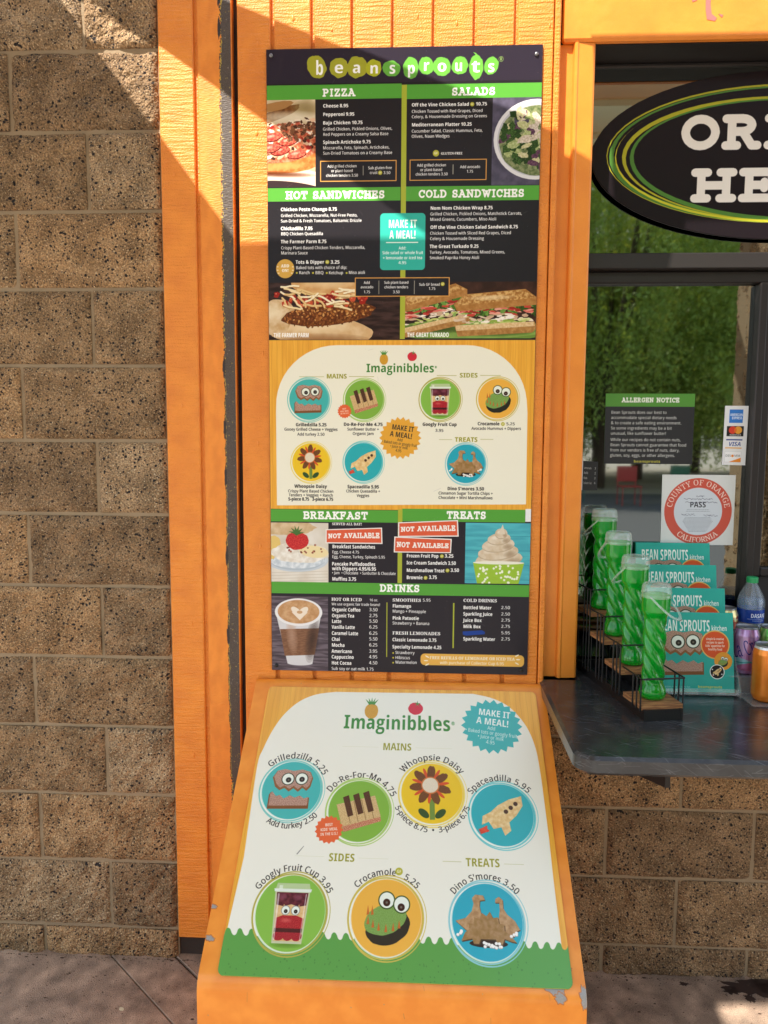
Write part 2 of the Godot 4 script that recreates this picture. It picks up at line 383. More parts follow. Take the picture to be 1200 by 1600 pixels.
# ---------------------------------------------------------------- window and its painted surround
func window():
	var w := thing("window_surround", Vector3(1.08, 0.86, -0.02), "smooth orange metal window casing with a wide header above", "window frame")
	# profile of the jamb in x and z, drawn upwards
	var prof := PackedVector2Array([Vector2(1.03, -0.10), Vector2(1.03, -0.016), Vector2(1.066, -0.017), Vector2(1.069, -0.004), Vector2(1.072, -0.001), Vector2(1.076, -0.001), Vector2(1.080, -0.004), Vector2(1.117, -0.008), Vector2(1.1215, -0.011), Vector2(1.123, -0.016), Vector2(1.123, -0.10)])
	var mb := MB.new()
	mb.prism(prof, 1.655, Transform3D(Basis(Vector3.RIGHT, Vector3.BACK, Vector3.UP), Vector3(0, 0.862, 0)))
	part(w, "jamb", mb, M.orange_smooth)
	mb = MB.new()
	mb.box(Vector3(1.036, 2.518, -0.022), Vector3(3.3, 3.2, 0.002), 0.006)
	part(w, "header", mb, M.orange_smooth)
	mb = MB.new()
	mb.box(Vector3(1.036, 2.5175, -0.14), Vector3(3.3, 3.2, -0.0225))
	part(w, "head_box", mb, M.dark)
	var chips := MB.new()
	for q in [[[1.387, 2.612, 1.40, 2.614, 1.399, 2.60, 1.403, 2.575, 1.416, 2.565, 1.412, 2.558, 1.392, 2.562, 1.388, 2.585]], [[1.352, 2.61, 1.362, 2.614, 1.366, 2.608, 1.355, 2.604]], [[1.42, 2.575, 1.432, 2.572, 1.428, 2.566]]]:
		var p := PackedVector2Array()
		for i in range(0, q[0].size(), 2):
			p.append(Vector2(q[0][i], q[0][i + 1]))
		chips.prism(p, 0.0008, Transform3D(Basis.IDENTITY, Vector3(0, 0, 0.0022)))
	part(w, "paint_chip", chips, mat("b06a62", 0.8), "pinkish chips where the orange paint has come off")
	# dark aluminium window
	var win := thing("window", Vector3(1.4, 0.86, -0.12), "dark framed glass serving window with a transom above", "window")
	var fr := mat("2e2a28", 0.42, {"metal": 0.3})
	var bars := {
		"head_rail": [Vector3(1.124, 2.506, -0.16), Vector3(3.2, 2.517, -0.112)],
		"transom_bar": [Vector3(1.124, 1.972, -0.16), Vector3(3.2, 2.014, -0.07)],
		"lower_head_rail": [Vector3(1.124, 1.94, -0.15), Vector3(3.2, 1.9715, -0.098)],
		"side_stile": [Vector3(1.1235, 0.862, -0.15), Vector3(1.134, 1.9395, -0.101)],
		"mullion": [Vector3(1.600, 0.862, -0.16), Vector3(1.622, 1.9395, -0.088)],
		"sliding_frame_stile": [Vector3(1.6225, 1.135, -0.15), Vector3(1.645, 1.9395, -0.10)],
		"sliding_frame_rail": [Vector3(1.6455, 1.135, -0.15), Vector3(3.2, 1.16, -0.10)],
		"lower_panel": [Vector3(1.6225, 0.862, -0.15), Vector3(3.2, 1.134, -0.118)],
	}
	for k in bars:
		mb = MB.new()
		mb.box(bars[k][0], bars[k][1], 0.003)
		part(win, k, mb, M.dark if k == "lower_panel" else fr)
	M.glass = mat("8a8e88", 0.025, {"metal": 1.0})  # reflective tinted glass
	for q in [[Vector3(1.1345, 0.864, -0.126), Vector3(1.5995, 1.9395, -0.12)], [Vector3(1.124, 2.0145, -0.126), Vector3(3.2, 2.5055, -0.12)], [Vector3(1.6455, 1.1605, -0.126), Vector3(3.2, 1.9395, -0.12)]]:
		mb = MB.new()
		mb.box(q[0], q[1])
		part(win, "pane", mb, M.glass)
	# the dim room behind
	var room := Node3D.new()
	room.name = "interior"
	add_child(room)
	tag(room, "dim kitchen interior behind the serving window", "", "", "structure")
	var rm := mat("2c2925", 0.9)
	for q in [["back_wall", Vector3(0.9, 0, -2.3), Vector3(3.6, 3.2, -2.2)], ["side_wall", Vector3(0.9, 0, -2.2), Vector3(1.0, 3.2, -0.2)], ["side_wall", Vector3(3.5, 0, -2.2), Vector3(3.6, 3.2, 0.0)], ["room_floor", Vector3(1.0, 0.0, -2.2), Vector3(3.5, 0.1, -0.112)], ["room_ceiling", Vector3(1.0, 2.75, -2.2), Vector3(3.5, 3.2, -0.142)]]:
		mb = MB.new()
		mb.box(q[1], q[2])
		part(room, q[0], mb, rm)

# ---------------------------------------------------------------- patio cover out of frame: its edges cut the sunlight on the wall
func canopy():
	var t := thing("patio_canopy", Vector3(0, 0, 2.4), "beige timber patio cover above the photographer outside the frame", "canopy")
	var h := 3.1
	var lay := Transform3D(Basis(Vector3.RIGHT, Vector3.BACK, Vector3.UP), Vector3(0, h, 0))
	var beige := mat("cdbd98", 0.85, {"bump": M.saw, "bump_cm": 0.1, "world": 0.42})
	var outline := [[-0.653, 0.137], [0.702, 0.58], [0.820, 0.385], [1.9, 0.385], [1.9, 0.565], [0.90, 0.565], [0.775, 0.69], [1.9, 0.69], [1.9, 0.95], [1.15, 0.95], [1.15, 1.95], [0.6, 2.15], [-0.05, 2.17], [-0.07, 2.62], [-2.2, 2.62], [-2.2, 0.0], [-0.60, 0.0], [-0.338, 0.732], [0.18, 0.733]]
	var p := PackedVector2Array()
	for q in outline:
		p.append(Vector2(q[0], q[1]))
	var mb := MB.new()
	mb.prism(p, 0.006, lay)
	part(t, "deck", mb, beige)
	for x in [-2.1, 0.3]:
		mb = MB.new()
		mb.box(Vector3(x - 0.06, 0, 2.25), Vector3(x + 0.06, h - 0.201, 2.37), 0.006)
		part(t, "post", mb, beige)
	mb = MB.new()
	mb.box(Vector3(-2.2, h - 0.2, 2.26), Vector3(0.4, h - 0.002, 2.36), 0.006)
	part(t, "beam", mb, beige)
	for z in [1.1, 1.45, 1.8]:
		mb = MB.new()
		mb.box(Vector3(-2.2, h - 0.14, z), Vector3(2.3, h - 0.002, z + 0.07), 0.005)
		part(t, "rafter", mb, beige)

func leaf_mesh(sd: int, count: int, rad: float, low: float, high: float) -> MB:
	# hanging sprays of small leaves gathered in clumps, with gaps between the clumps
	var mb := MB.new()
	var r := RandomNumberGenerator.new()
	r.seed = sd
	var clumps := 110
	var per := count / clumps / 28
	for g in clumps:
		var a := r.randf() * TAU
		var q := sqrt(r.randf()) * rad
		var top := lerpf(high, low + (high - low) * 0.45, pow(q / rad, 2.0))
		top = lerpf(low + 2.0, top, pow(r.randf(), 0.7))
		var heart := Vector3(cos(a) * q, top, sin(a) * q)
		var lean := Vector3(cos(a) * 0.25 + r.randf_range(-0.15, 0.15), -1, sin(a) * 0.25 + r.randf_range(-0.15, 0.15))
		for s in per:
			var at := heart + Vector3(r.randfn() * 0.34, r.randfn() * 0.3, r.randfn() * 0.34)
			var sway := lean + Vector3(r.randf_range(-0.12, 0.12), 0, r.randf_range(-0.12, 0.12))
			for k in 28:
				at += sway * r.randf_range(0.03, 0.1)
				if at.y < low:
					break
				var d := Vector3(r.randf_range(-1, 1), r.randf_range(-1.6, 0.1), r.randf_range(-1, 1)).normalized()
				var side := d.cross(Vector3(r.randf_range(-1, 1), r.randf_range(-1, 1), r.randf_range(-1, 1))).normalized() * r.randf_range(0.012, 0.026)
				var l := r.randf_range(0.07, 0.16)
				var p := at + Vector3(r.randf_range(-0.07, 0.07), r.randf_range(-0.05, 0.05), r.randf_range(-0.07, 0.07))
				mb.tri(p, p + d * l * 0.5 + side, p + d * l)
				mb.tri(p, p + d * l, p + d * l * 0.5 - side)
	return mb

func surroundings():
	# things behind the camera that the window glass mirrors
	var bark := mat("4a3b2e", 0.9)
	var leafs := [mat("789640", 0.6, {"back": Color(0.58, 0.6, 0.2)}), mat("96ac58", 0.6, {"back": Color(0.66, 0.66, 0.24)}), mat("4f6a2c", 0.6, {"back": Color(0.30, 0.36, 0.12)})]
	var spots := [[6.5, 22.0, 0, 1.35], [12.0, 23.5, 1, 1.4], [2.0, 24.0, 1, 1.0], [16.5, 26.0, 0, 1.1], [9.5, 28.0, 0, 1.6], [-5.0, 26.0, 0, 1.1], [21.5, 24.0, 1, 1.0], [5.5, 33.0, 1, 1.3], [14.0, 34.0, 0, 1.4], [19.5, 35.0, 1, 1.3]]
	var crowns := [leaf_mesh(1, 120000, 3.9, 0.6, 10.0).mesh(), leaf_mesh(2, 120000, 3.9, 0.5, 9.6).mesh()]
	var words := ["nearest weeping green tree across the plaza, mirrored in the window", "weeping light green tree mirrored at the middle of the window", "weeping light green tree behind the photographer, left of the plaza", "weeping green tree mirrored near the right of the window", "tallest weeping tree standing behind the others across the plaza", "weeping green tree far left across the plaza", "weeping light green tree far right across the plaza", "weeping light green tree in the back row, seen left of the tallest tree", "weeping green tree in the back row, seen right of the tallest tree", "rightmost weeping tree in the back row across the plaza"]
	for i in spots.size():
		var s: Array = spots[i]
		var t := thing("weeping_tree", Vector3(s[0], 0, s[1]), words[i], "tree", "trees across the plaza")
		var mb := MB.new()
		var base := Vector3(s[0], 0, s[1])
		for k in 6:
			var a := k * 1.05
			var top := base + Vector3(cos(a) * 1.5, 6.4 * s[3], sin(a) * 1.5)
			mb.tube(PackedVector3Array([base + Vector3(0, 2.2, 0), base + Vector3(cos(a) * 0.5, 3.8, sin(a) * 0.5), top]), 0.09, 6)
		mb.tube(PackedVector3Array([base, base + Vector3(0.05, 1.2, 0), base + Vector3(0, 2.6, 0.1)]), 0.24, 8)
		part(t, "trunk", mb, bark)
		var c := MeshInstance3D.new()
		c.name = "crown"
		c.mesh = crowns[s[2]]
		c.material_override = leafs[i % 3]
		c.scale = Vector3.ONE * s[3]
		c.rotation.y = i * 1.3
		t.add_child(c, true)
	# block pillar beside the patio
	var w := thing("stone_pillar", Vector3(2.26, 0, 0.92), "square split-face block pillar mirrored at the edge of the window", "pillar")
	var core := MB.new()
	core.box(Vector3(2.06, -0.02, 0.74), Vector3(2.44, 2.9, 1.10))
	part(w, "mortar", core, M.mortar)
	for r in 14:
		var y0 := r * 0.2032 + 0.005
		for k in 2:
			var xs := [2.41, 2.61, 2.81] if r % 2 == 0 else [2.41, 2.72, 2.81]
			var b := block_mb(xs[k] + 0.005, xs[k + 1] - 0.005, y0, y0 + 0.193, 0.0, 0.009)
			for i in b.v.size():
				b.v[i] = Vector3(4.86 - b.v[i].x, b.v[i].y, 0.74 - b.v[i].z)
				b.n[i] = Vector3(-b.n[i].x, b.n[i].y, -b.n[i].z)
			part(w, "block", b, M.block)
			var b2 := block_mb(xs[k] - 1.69 + 0.005, xs[k + 1] - 1.69 - 0.005, y0, y0 + 0.193, 0.0, 0.009)
			for i in b2.v.size():
				b2.v[i] = Vector3(2.06 - b2.v[i].z, b2.v[i].y, b2.v[i].x)
				b2.n[i] = Vector3(-b2.n[i].z, b2.n[i].y, b2.n[i].x)
			part(w, "block", b2, M.block)
	# patio chairs out on the plaza
	for q in [[5.7, 15.5, "b03a34", "red metal patio chair mirrored below the allergen notice"], [7.2, 16.2, "2f6d52", "green metal patio chair mirrored right of the red chair"], [4.6, 16.5, "2d6a6a", "teal metal patio chair mirrored left of the red chair"]]:
		var at := Vector3(q[0], 0, q[1])
		var t := thing("patio_chair", at, q[3], "chair", "chairs out on the plaza")
		var pm := mat(q[2], 0.4)
		var mb := MB.new()
		mb.box(at + Vector3(-0.24, 0.43, -0.24), at + Vector3(0.24, 0.46, 0.24), 0.01)
		part(t, "seat", mb, pm)
		mb = MB.new()
		mb.box(at + Vector3(-0.24, 0.55, 0.22), at + Vector3(0.24, 0.92, 0.245), 0.01)
		part(t, "backrest", mb, pm)
		for sx in [-1, 1]:
			for sz in [-1, 1]:
				mb = MB.new()
				mb.rod(at + Vector3(sx * 0.21, -0.02, sz * 0.23), at + Vector3(sx * 0.21, 0.43 if sz < 0 else 0.9, sz * 0.232), 0.014)
				part(t, "leg", mb, pm)

# ---------------------------------------------------------------- oval sign
func order_sign():
	var c := Canvas.new(968, 420, 1.05, Color("1c161a"))
	var e := func(cx, cy, rx, ry, th, col, sh, rot): ring(c, cx, cy, rx, ry, th, col, rot, sh)
	e.call(484, 206, 446, 172, 4, "a7a42e", Vector2(-1, 1), 0.0)
	e.call(486, 208, 441, 169, 8, "4f7d36", Vector2(4, -4), 0.0)
	e.call(492, 219, 414, 155, 6, "a7a42e", Vector2(4, 3), 0.025)
	e.call(500, 222, 402, 152, 7, "4f7d36", Vector2(3, -3), 0.03)
	e.call(488, 214, 428, 163, 3, "c3bd34", Vector2(0, -3), 0.01)
	slab_text(c, "ORDER", 222, 746, 195, 88, hx("e2dccf"), 0.25)
	slab_text(c, "HERE", 254, 714, 326, 86, hx("e2dccf"), 0.25)
	var mb := MB.new()
	var p := PackedVector2Array()
	for i in 72:
		p.append(Vector2(cos(TAU * i / 72) * 0.4995, sin(TAU * i / 72) * 0.2167))
	var at := Vector3(1.6395, 2.2710, -0.1055)
	mb.prism(p, 0.006, Transform3D(Basis.IDENTITY, at), Rect2(-0.4995, -0.2167, 0.999, 0.4334), 0.001)
	var t := thing("oval_sign", at, "black oval sign reading order here, in front of the transom", "sign")
	part(t, "face", mb, mat("ffffff", 0.3, {"tex": c.texture(), "spec": 0.28}))
	for x in [1.35, 1.85]:
		var b := MB.new()
		b.rod(Vector3(x, 2.33, -0.1195), Vector3(x, 2.33, -0.106), 0.012, 10)
		part(t, "standoff", b, M.black)

# ---------------------------------------------------------------- menu board
func menu_board():
	var c := Canvas.new(702, 1628, 1.25, Color("262326"))
	c.fill([rect(0, 0, 702, 84)], hx("2e2833"))
	print_menu(c)
	var r := RandomNumberGenerator.new()
	r.seed = 6
	for i in 260:   # dust specks and hairline scratches on the laminate
		var q := Vector2(r.randf() * 702, r.randf() * 1628)
		c.alpha = r.randf_range(0.15, 0.5)
		if i % 6:
			c.fill([blob(q.x, q.y, 0.7, 0.7)], hx("b9b4b8"))
		else:
			c.fill([capsule(q, q + Vector2.from_angle(r.randf() * TAU) * r.randf_range(6, 26), 0.35)], hx("9a9599"))
	c.alpha = 1.0
	var t := thing("menu_board", Vector3(0.634, 0.875, 0.012), "tall dark menu board of pizza, salads, sandwiches and drinks on the siding", "menu board")
	var mb := MB.new()
	mb.box(Vector3(0.283, 0.875, 0.0125), Vector3(0.985, 2.503, 0.0185), 0.0008, Rect2(0, 0, 1, 1))
	for i in mb.uv.size():
		if mb.n[i].z < 0.9:
			mb.uv[i] = Vector2(0.03, 0.015)
	part(t, "panel", mb, mat("ffffff", 0.28, {"tex": c.texture(), "spec": 0.3}))
	for q in [[0.296, 2.487], [0.969, 2.479], [0.296, 0.889], [0.968, 0.889]]:
		mb = MB.new()
		mb.lathe(PackedVector2Array([Vector2(0.0052, 0), Vector2(0.005, 0.003), Vector2(0.0032, 0.0048), Vector2(0, 0.005)]), 10, Vector3.ZERO)
		for i in mb.v.size():
			mb.v[i] = Vector3(mb.v[i].x, -mb.v[i].z, mb.v[i].y) + Vector3(q[0], q[1], 0.0186)
			mb.n[i] = Vector3(mb.n[i].x, -mb.n[i].z, mb.n[i].y)
		part(t, "screw", mb, M.steel if q[1] > 2 else M.black)
	# paper strips taped over three items
	var words := ["orange not available strip under the breakfast heading", "upper of the two orange not available strips, under the treats heading", "lower of the two orange not available strips, below the treats heading"]
	for i in 3:
		var cv := Canvas.new(132, 38, 3.0, Color("e9e4dc"))
		rc(cv, 2.6, 2.6, 129.4, 35.4, "d9552c")
		slab_text(cv, "NOT AVAILABLE", 6, 126, 25, 13, hx("f2ece2"), 0.2)
		var q: Array = STRIPS[i]
		var nb := MB.new()
		var z := 0.0189 + i * 0.0004
		var o := [Vector3(0.283 + q[0] * 0.001, 2.503 - q[1] * 0.001, z), Vector3(0.283 + q[2] * 0.001, 2.503 - q[3] * 0.001, z), Vector3(0.283 + q[4] * 0.001, 2.503 - q[5] * 0.001, z), Vector3(0.283 + q[6] * 0.001, 2.503 - q[7] * 0.001, z)]
		nb.quad(o[3], o[2], o[1], o[0], Rect2(0, 0, 1, 1))
		var dz := Vector3(0, 0, 0.0003)
		nb.quad(o[0] - dz, o[1] - dz, o[2] - dz, o[3] - dz, Rect2(0, 0, 0.01, 0.01))
		for k in 4:
			nb.quad(o[(k + 1) % 4] - dz, o[k] - dz, o[k], o[(k + 1) % 4], Rect2(0, 0, 0.01, 0.01))
		solo("paper_strip", nb, mat("ffffff", 0.4, {"tex": cv.texture()}), (o[3] + o[2]) * 0.5, words[i], "sticker", "not available strips on the menu board")

# ---------------------------------------------------------------- sloping menu stand
func menu_stand():
	var t := thing("menu_stand", Vector3(0.637, 0, 0.3), "orange metal stand with a sloping kids menu panel below the board", "menu stand")
	# bent sheet: profile in z and y
	var prof := []
	var a := Vector2(0.0345, 0.848)
	var b := Vector2(0.610, 0.408)
	var top := Vector2(0.018, 0.853)
	var line_dir := (b - a).normalized()
	prof.append(Vector2(0.0175, 0.80))
	prof.append(Vector2(0.0175, 0.846))
	for i in 5:
		var u := i / 4.0
		prof.append(Vector2(0.0185, 0.851).lerp(Vector2(0.030, 0.854), u).lerp(Vector2(0.030, 0.854).lerp(a + line_dir * 0.018, u), u))
	var c1 := b - line_dir * 0.022
	var c2 := b + Vector2(0, -0.022)
	for i in 7:
		var u := i / 6.0
		prof.append(c1.lerp(b, u).lerp(b.lerp(c2, u), u))
	prof.append(Vector2(0.610, 0.0))
	# paint with worn chips; laid out along the bend
	var lens := [0.0]
	for i in prof.size() - 1:
		lens.append(lens[i] + prof[i].distance_to(prof[i + 1]))
	var total: float = lens[-1]
	var cv := Canvas.new(792, total * 1000, 1.0, Color("e98a30"))
	cv.fill([rect(0, 0, 792, total * 1000)], Color("ee9436"), {"n": noise(0.012, 71, 4), "c": Color("e4872c"), "g": 1.3})
	var r := RandomNumberGenerator.new()
	r.seed = 44
	for i in 70:
		var q := Vector2(r.randf() * 792, r.randf_range(700, total * 1000) if i % 2 else r.randf() * total * 1000)
		cv.alpha = r.randf_range(0.25, 0.8)
		if i % 5 == 0:
			cv.fill([capsule(q, q + Vector2(r.randf_range(-5, 5), r.randf_range(6, 22)), 0.5)], hx("8c6a4c"))
		else:
			cv.fill([blob(q.x, q.y, r.randf_range(0.8, 3.0), r.randf_range(0.6, 2.0), r.randf() * 3, 0.2, r.randf())], [hx("8b8f98"), hx("6d4a30"), hx("b4a89c")][i % 3])
	cv.alpha = 1.0
	# worn corners: ragged primer showing through, a rusty fleck inside
	for q in [[728, 775, 24, 13, 0.5], [740, 792, 10, 9, 0.3], [787, 790, 7, 20, 0.0], [3, 646, 9, 4, 0.2], [10, 708, 10, 5, 0.3], [762, 740, 5, 3, 0.0], [60, 745, 6, 2.5, 0.4]]:
		cv.fill([blob(q[0], q[1], q[2] + 1.6, q[3] + 1.6, q[4], 0.24, q[0] * 0.1, 60)], hx("b4632a"))
		cv.fill([blob(q[0], q[1], q[2], q[3], q[4], 0.24, q[0] * 0.1, 60)], hx("8f8c88"), grain("a09a92", 0.3))
	cv.fill([blob(726, 772, 9, 3, 0.2, 0.3, 5.0, 40)], hx("6d3f28"))
	cv.fill([blob(420, 752, 9, 3, 0, 0.3, 2.0)], hx("9aa0a6"))
	var x0 := 0.2415
	var x1 := 1.0285
	var mb := MB.new()
	var m := prof.size() - 1
	var f := func(u: float, w: float) -> Vector3:
		var k: Vector2 = prof[mini(roundi((1.0 - w) * m), m)]
		return Vector3(lerpf(x0, x1, u), k.y, k.x)
	mb.grid_mesh(1, m, f)
	for i in mb.uv.size():
		var row := i / 2
		mb.uv[i].y = lens[m - row] / total
	part(t, "top_sheet", mb, mat("ffffff", 0.33, {"tex": cv.texture(), "bump": tex_of(noise(0.03, 72, 3).get_seamless_image(256, 256)), "bump_cm": 0.02}))
	var side := PackedVector2Array()
	for q in prof:
		side.append(Vector2(q.x, q.y) - Vector2(0.0012, 0.0012))
	side.append(Vector2(0.0175, 0.0))
	for x in [x0 + 0.0006, x1 - 0.0026]:
		mb = MB.new()
		mb.prism(side, 0.002, Transform3D(Basis(Vector3(0, 0, 1), Vector3(0, 1, 0), Vector3(1, 0, 0)), Vector3(x, 0, 0)))
		part(t, "side_panel", mb, M.orange_smooth)
	# printed panel lying on the slope
	var c := Canvas.new(722, 692, 1.35, Color("eeb043"))
	print_stand(c)
	var down := Vector3(0, b.y - a.y, b.x - a.x).normalized()
	var nrm := Vector3(0, -down.z, down.y)
	if nrm.y < 0:
		nrm = -nrm
	var org := Vector3(0.281, 0.836, 0.0485)
	var foot := org + down * 0.692
	# sit 1 mm above the sheet
	var sheet := Vector3(0, a.y, a.x)
	org += nrm * (0.0012 - (org - sheet).dot(nrm))
	foot = org + down * 0.692
	mb = MB.new()
	mb.prism(rrect(0, 0, 0.722, 0.692, 0.014), 0.003, Transform3D(Basis(Vector3.RIGHT, -down, nrm), foot), Rect2(0, 0, 0.722, 0.692), 0.0006)
	part(t, "printed_panel", mb, mat("ffffff", 0.22, {"tex": c.texture()}), "sloping kids menu print with round pictures of snacks")

# ---------------------------------------------------------------- counter
func counter():
	var t := thing("counter", Vector3(1.9, 0.82, 0.2), "dark grey laminate serving counter with a rounded corner", "counter")
	var p := PackedVector2Array([Vector2(1.02, 0.001), Vector2(1.017, 0.3)])
	for i in 17:
		var a := PI - PI / 2 * i / 16.0
		p.append(Vector2(1.060 + cos(a) * 0.044, 0.462 + sin(a) * 0.044))
	p.append_array(PackedVector2Array([Vector2(3.2, 0.512), Vector2(3.2, -0.117), Vector2(1.124, -0.117), Vector2(1.124, 0.001)]))
	var s := 1024
	var cv := Canvas.new(s, s, 1.0, Color("30333a"))
	cv.fill([rect(0, 0, s, s)], Color("363839"), {"n": noise(0.012, 81, 4), "c": Color("2b2c2e"), "g": 1.5})
	var r := RandomNumberGenerator.new()
	r.seed = 19
	for i in 1800:
		var q := Vector2(r.randf() * s, r.randf() * s)
		cv.alpha = r.randf_range(0.08, 0.4)
		cv.fill([capsule(q, q + Vector2.from_angle(r.randf_range(-0.5, 0.9)) * r.randf_range(8, 70), r.randf_range(0.35, 0.8))], hx("a3a6aa"))
	for i in 160:
		cv.alpha = r.randf_range(0.02, 0.09)
		cv.fill([blob(r.randf() * s, r.randf() * s, r.randf_range(4, 26), r.randf_range(3, 14), r.randf() * 3, 0.3, r.randf())], hx("8a7f6a") if i % 3 else hx("8d9298"))
	cv.alpha = 1.0
	M.counter = mat("ffffff", 0.2, {"tex": cv.texture(), "bump": tex_of(noise(0.08, 82, 3).get_seamless_image(256, 256)), "bump_cm": 0.02, "scale": 0.9})
	var mb := MB.new()
	mb.prism(p, 0.040, Transform3D(Basis(Vector3.RIGHT, Vector3.BACK, Vector3.UP), Vector3(0, 0.82, 0)), null, 0.007)
	part(t, "top", mb, M.counter)
	for x in [1.28, 2.3]:
		mb = MB.new()
		mb.prism(PackedVector2Array([Vector2(0.006, 0.8195), Vector2(0.27, 0.8195), Vector2(0.27, 0.686), Vector2(0.006, 0.60)]), 0.012, Transform3D(Basis(Vector3(0, 0, 1), Vector3(0, 1, 0), Vector3(1, 0, 0)), Vector3(x, 0, 0)))
		part(t, "bracket", mb, M.dark)

# ---------------------------------------------------------------- wire rack with green cups
func rack_and_cups():
	var yb := 0.8602
	var t := thing("display_rack", Vector3(1.25, yb, 0.1), "black wire display rack with four wooden steps on the counter", "rack")
	# axis of the rack: slightly turned
	var f0 := Vector3(1.262, 0, 0.292)
	var back := Vector3(1.192, 0, -0.108)
	var ax := (back - f0).normalized()
	var sd := Vector3(-ax.z, 0, ax.x) * 0.048
	if sd.x < 0: sd = -sd
	var L := f0.distance_to(back)
	var at := func(l: float, s: float, y: float) -> Vector3: return f0 + ax * l + sd * s + Vector3(0, yb + y, 0)
	var bar := func(mb: MB, l0, l1, s0, s1, y0, y1):
		var q := []
		for y in [y0, y1]:
			for k in [[l0, s0], [l0, s1], [l1, s1], [l1, s0]]:
				q.append(at.call(k[0], k[1], y))
		for k in 4:
			mb.quad(q[k], q[(k + 1) % 4], q[4 + (k + 1) % 4], q[4 + k])
		mb.quad(q[4], q[5], q[6], q[7])
		mb.quad(q[3], q[2], q[1], q[0])
	for s in [-1.0, 1.0]:
		var mb := MB.new()
		bar.call(mb, 0.0, L, s - 0.12 * (1 + s) * 0.5 - 0.0, s + 0.12 * (1 - s) * 0.5, 0.0, 0.026)
		part(t, "base_rail", mb, M.black)
	for l in [0.0, L - 0.006]:
		var mb := MB.new()
		bar.call(mb, l, l + 0.006, -0.87, 0.87, 0.0, 0.026)
		part(t, "base_rail", mb, M.black)
	# wood
	var cv := Canvas.new(128, 128, 2.0, Color("9a6a40"))
	cv.fill([rect(0, 0, 128, 128)], Color("a87848"), {"n": noise(0.05, 91, 4), "c": Color("7d5230"), "g": 1.8, "sx": 0.25, "sy": 2.2})
	var wood := mat("ffffff", 0.7, {"tex": cv.texture(), "scale": 0.12})
	var zs := [0.235, 0.125, 0.025, -0.065]
	var ys := [0.8965, 0.946, 0.994, 1.046]
	var words := ["front green twisted drink cup, lowest on the rack", "second green twisted drink cup from the front of the rack", "third green twisted drink cup, its handle hanging left", "rearmost green twisted drink cup beside the orange casing"]
	var turns := [0.9, -2.5, -2.75, -2.2]
	for i in 4:
		var l: float = (0.292 - zs[i]) / -ax.z
		var y: float = ys[i] - yb
		var mb := MB.new()
		bar.call(mb, maxf(l - 0.05, 0.002), l + 0.048, -1.06, 1.06, y - 0.0125, y - 0.0005)
		part(t, "wooden_step", mb, wood)
		# wires
		var wr := MB.new()
		var hgt := y + 0.062
		for s in [-1.0, 1.0]:
			for k in [-0.046, -0.026, -0.006]:
				wr.rod(at.call(l + k, s * 1.1, 0.02), at.call(l + k, s * 1.1, hgt), 0.002)
			wr.rod(at.call(l - 0.05, s * 1.1, hgt), at.call(l + 0.05, s * 1.1, hgt), 0.0021)
			wr.rod(at.call(l + 0.04, s * 1.0, 0.02), at.call(l + 0.04, s * 1.0, y - 0.012), 0.0014)
		wr.rod(at.call(l - 0.05, -1.1, hgt), at.call(l - 0.05, 1.1, hgt), 0.0021)
		wr.rod(at.call(l - 0.04, -1.0, y - 0.014), at.call(l - 0.04, 1.0, y - 0.014), 0.0016)
		wr.rod(at.call(l + 0.03, -1.0, y - 0.014), at.call(l + 0.03, 1.0, y - 0.014), 0.0016)
		part(t, "wire_guard", wr, M.black)
		cup(at.call(l, 0.0, y), words[i], turns[i], i)

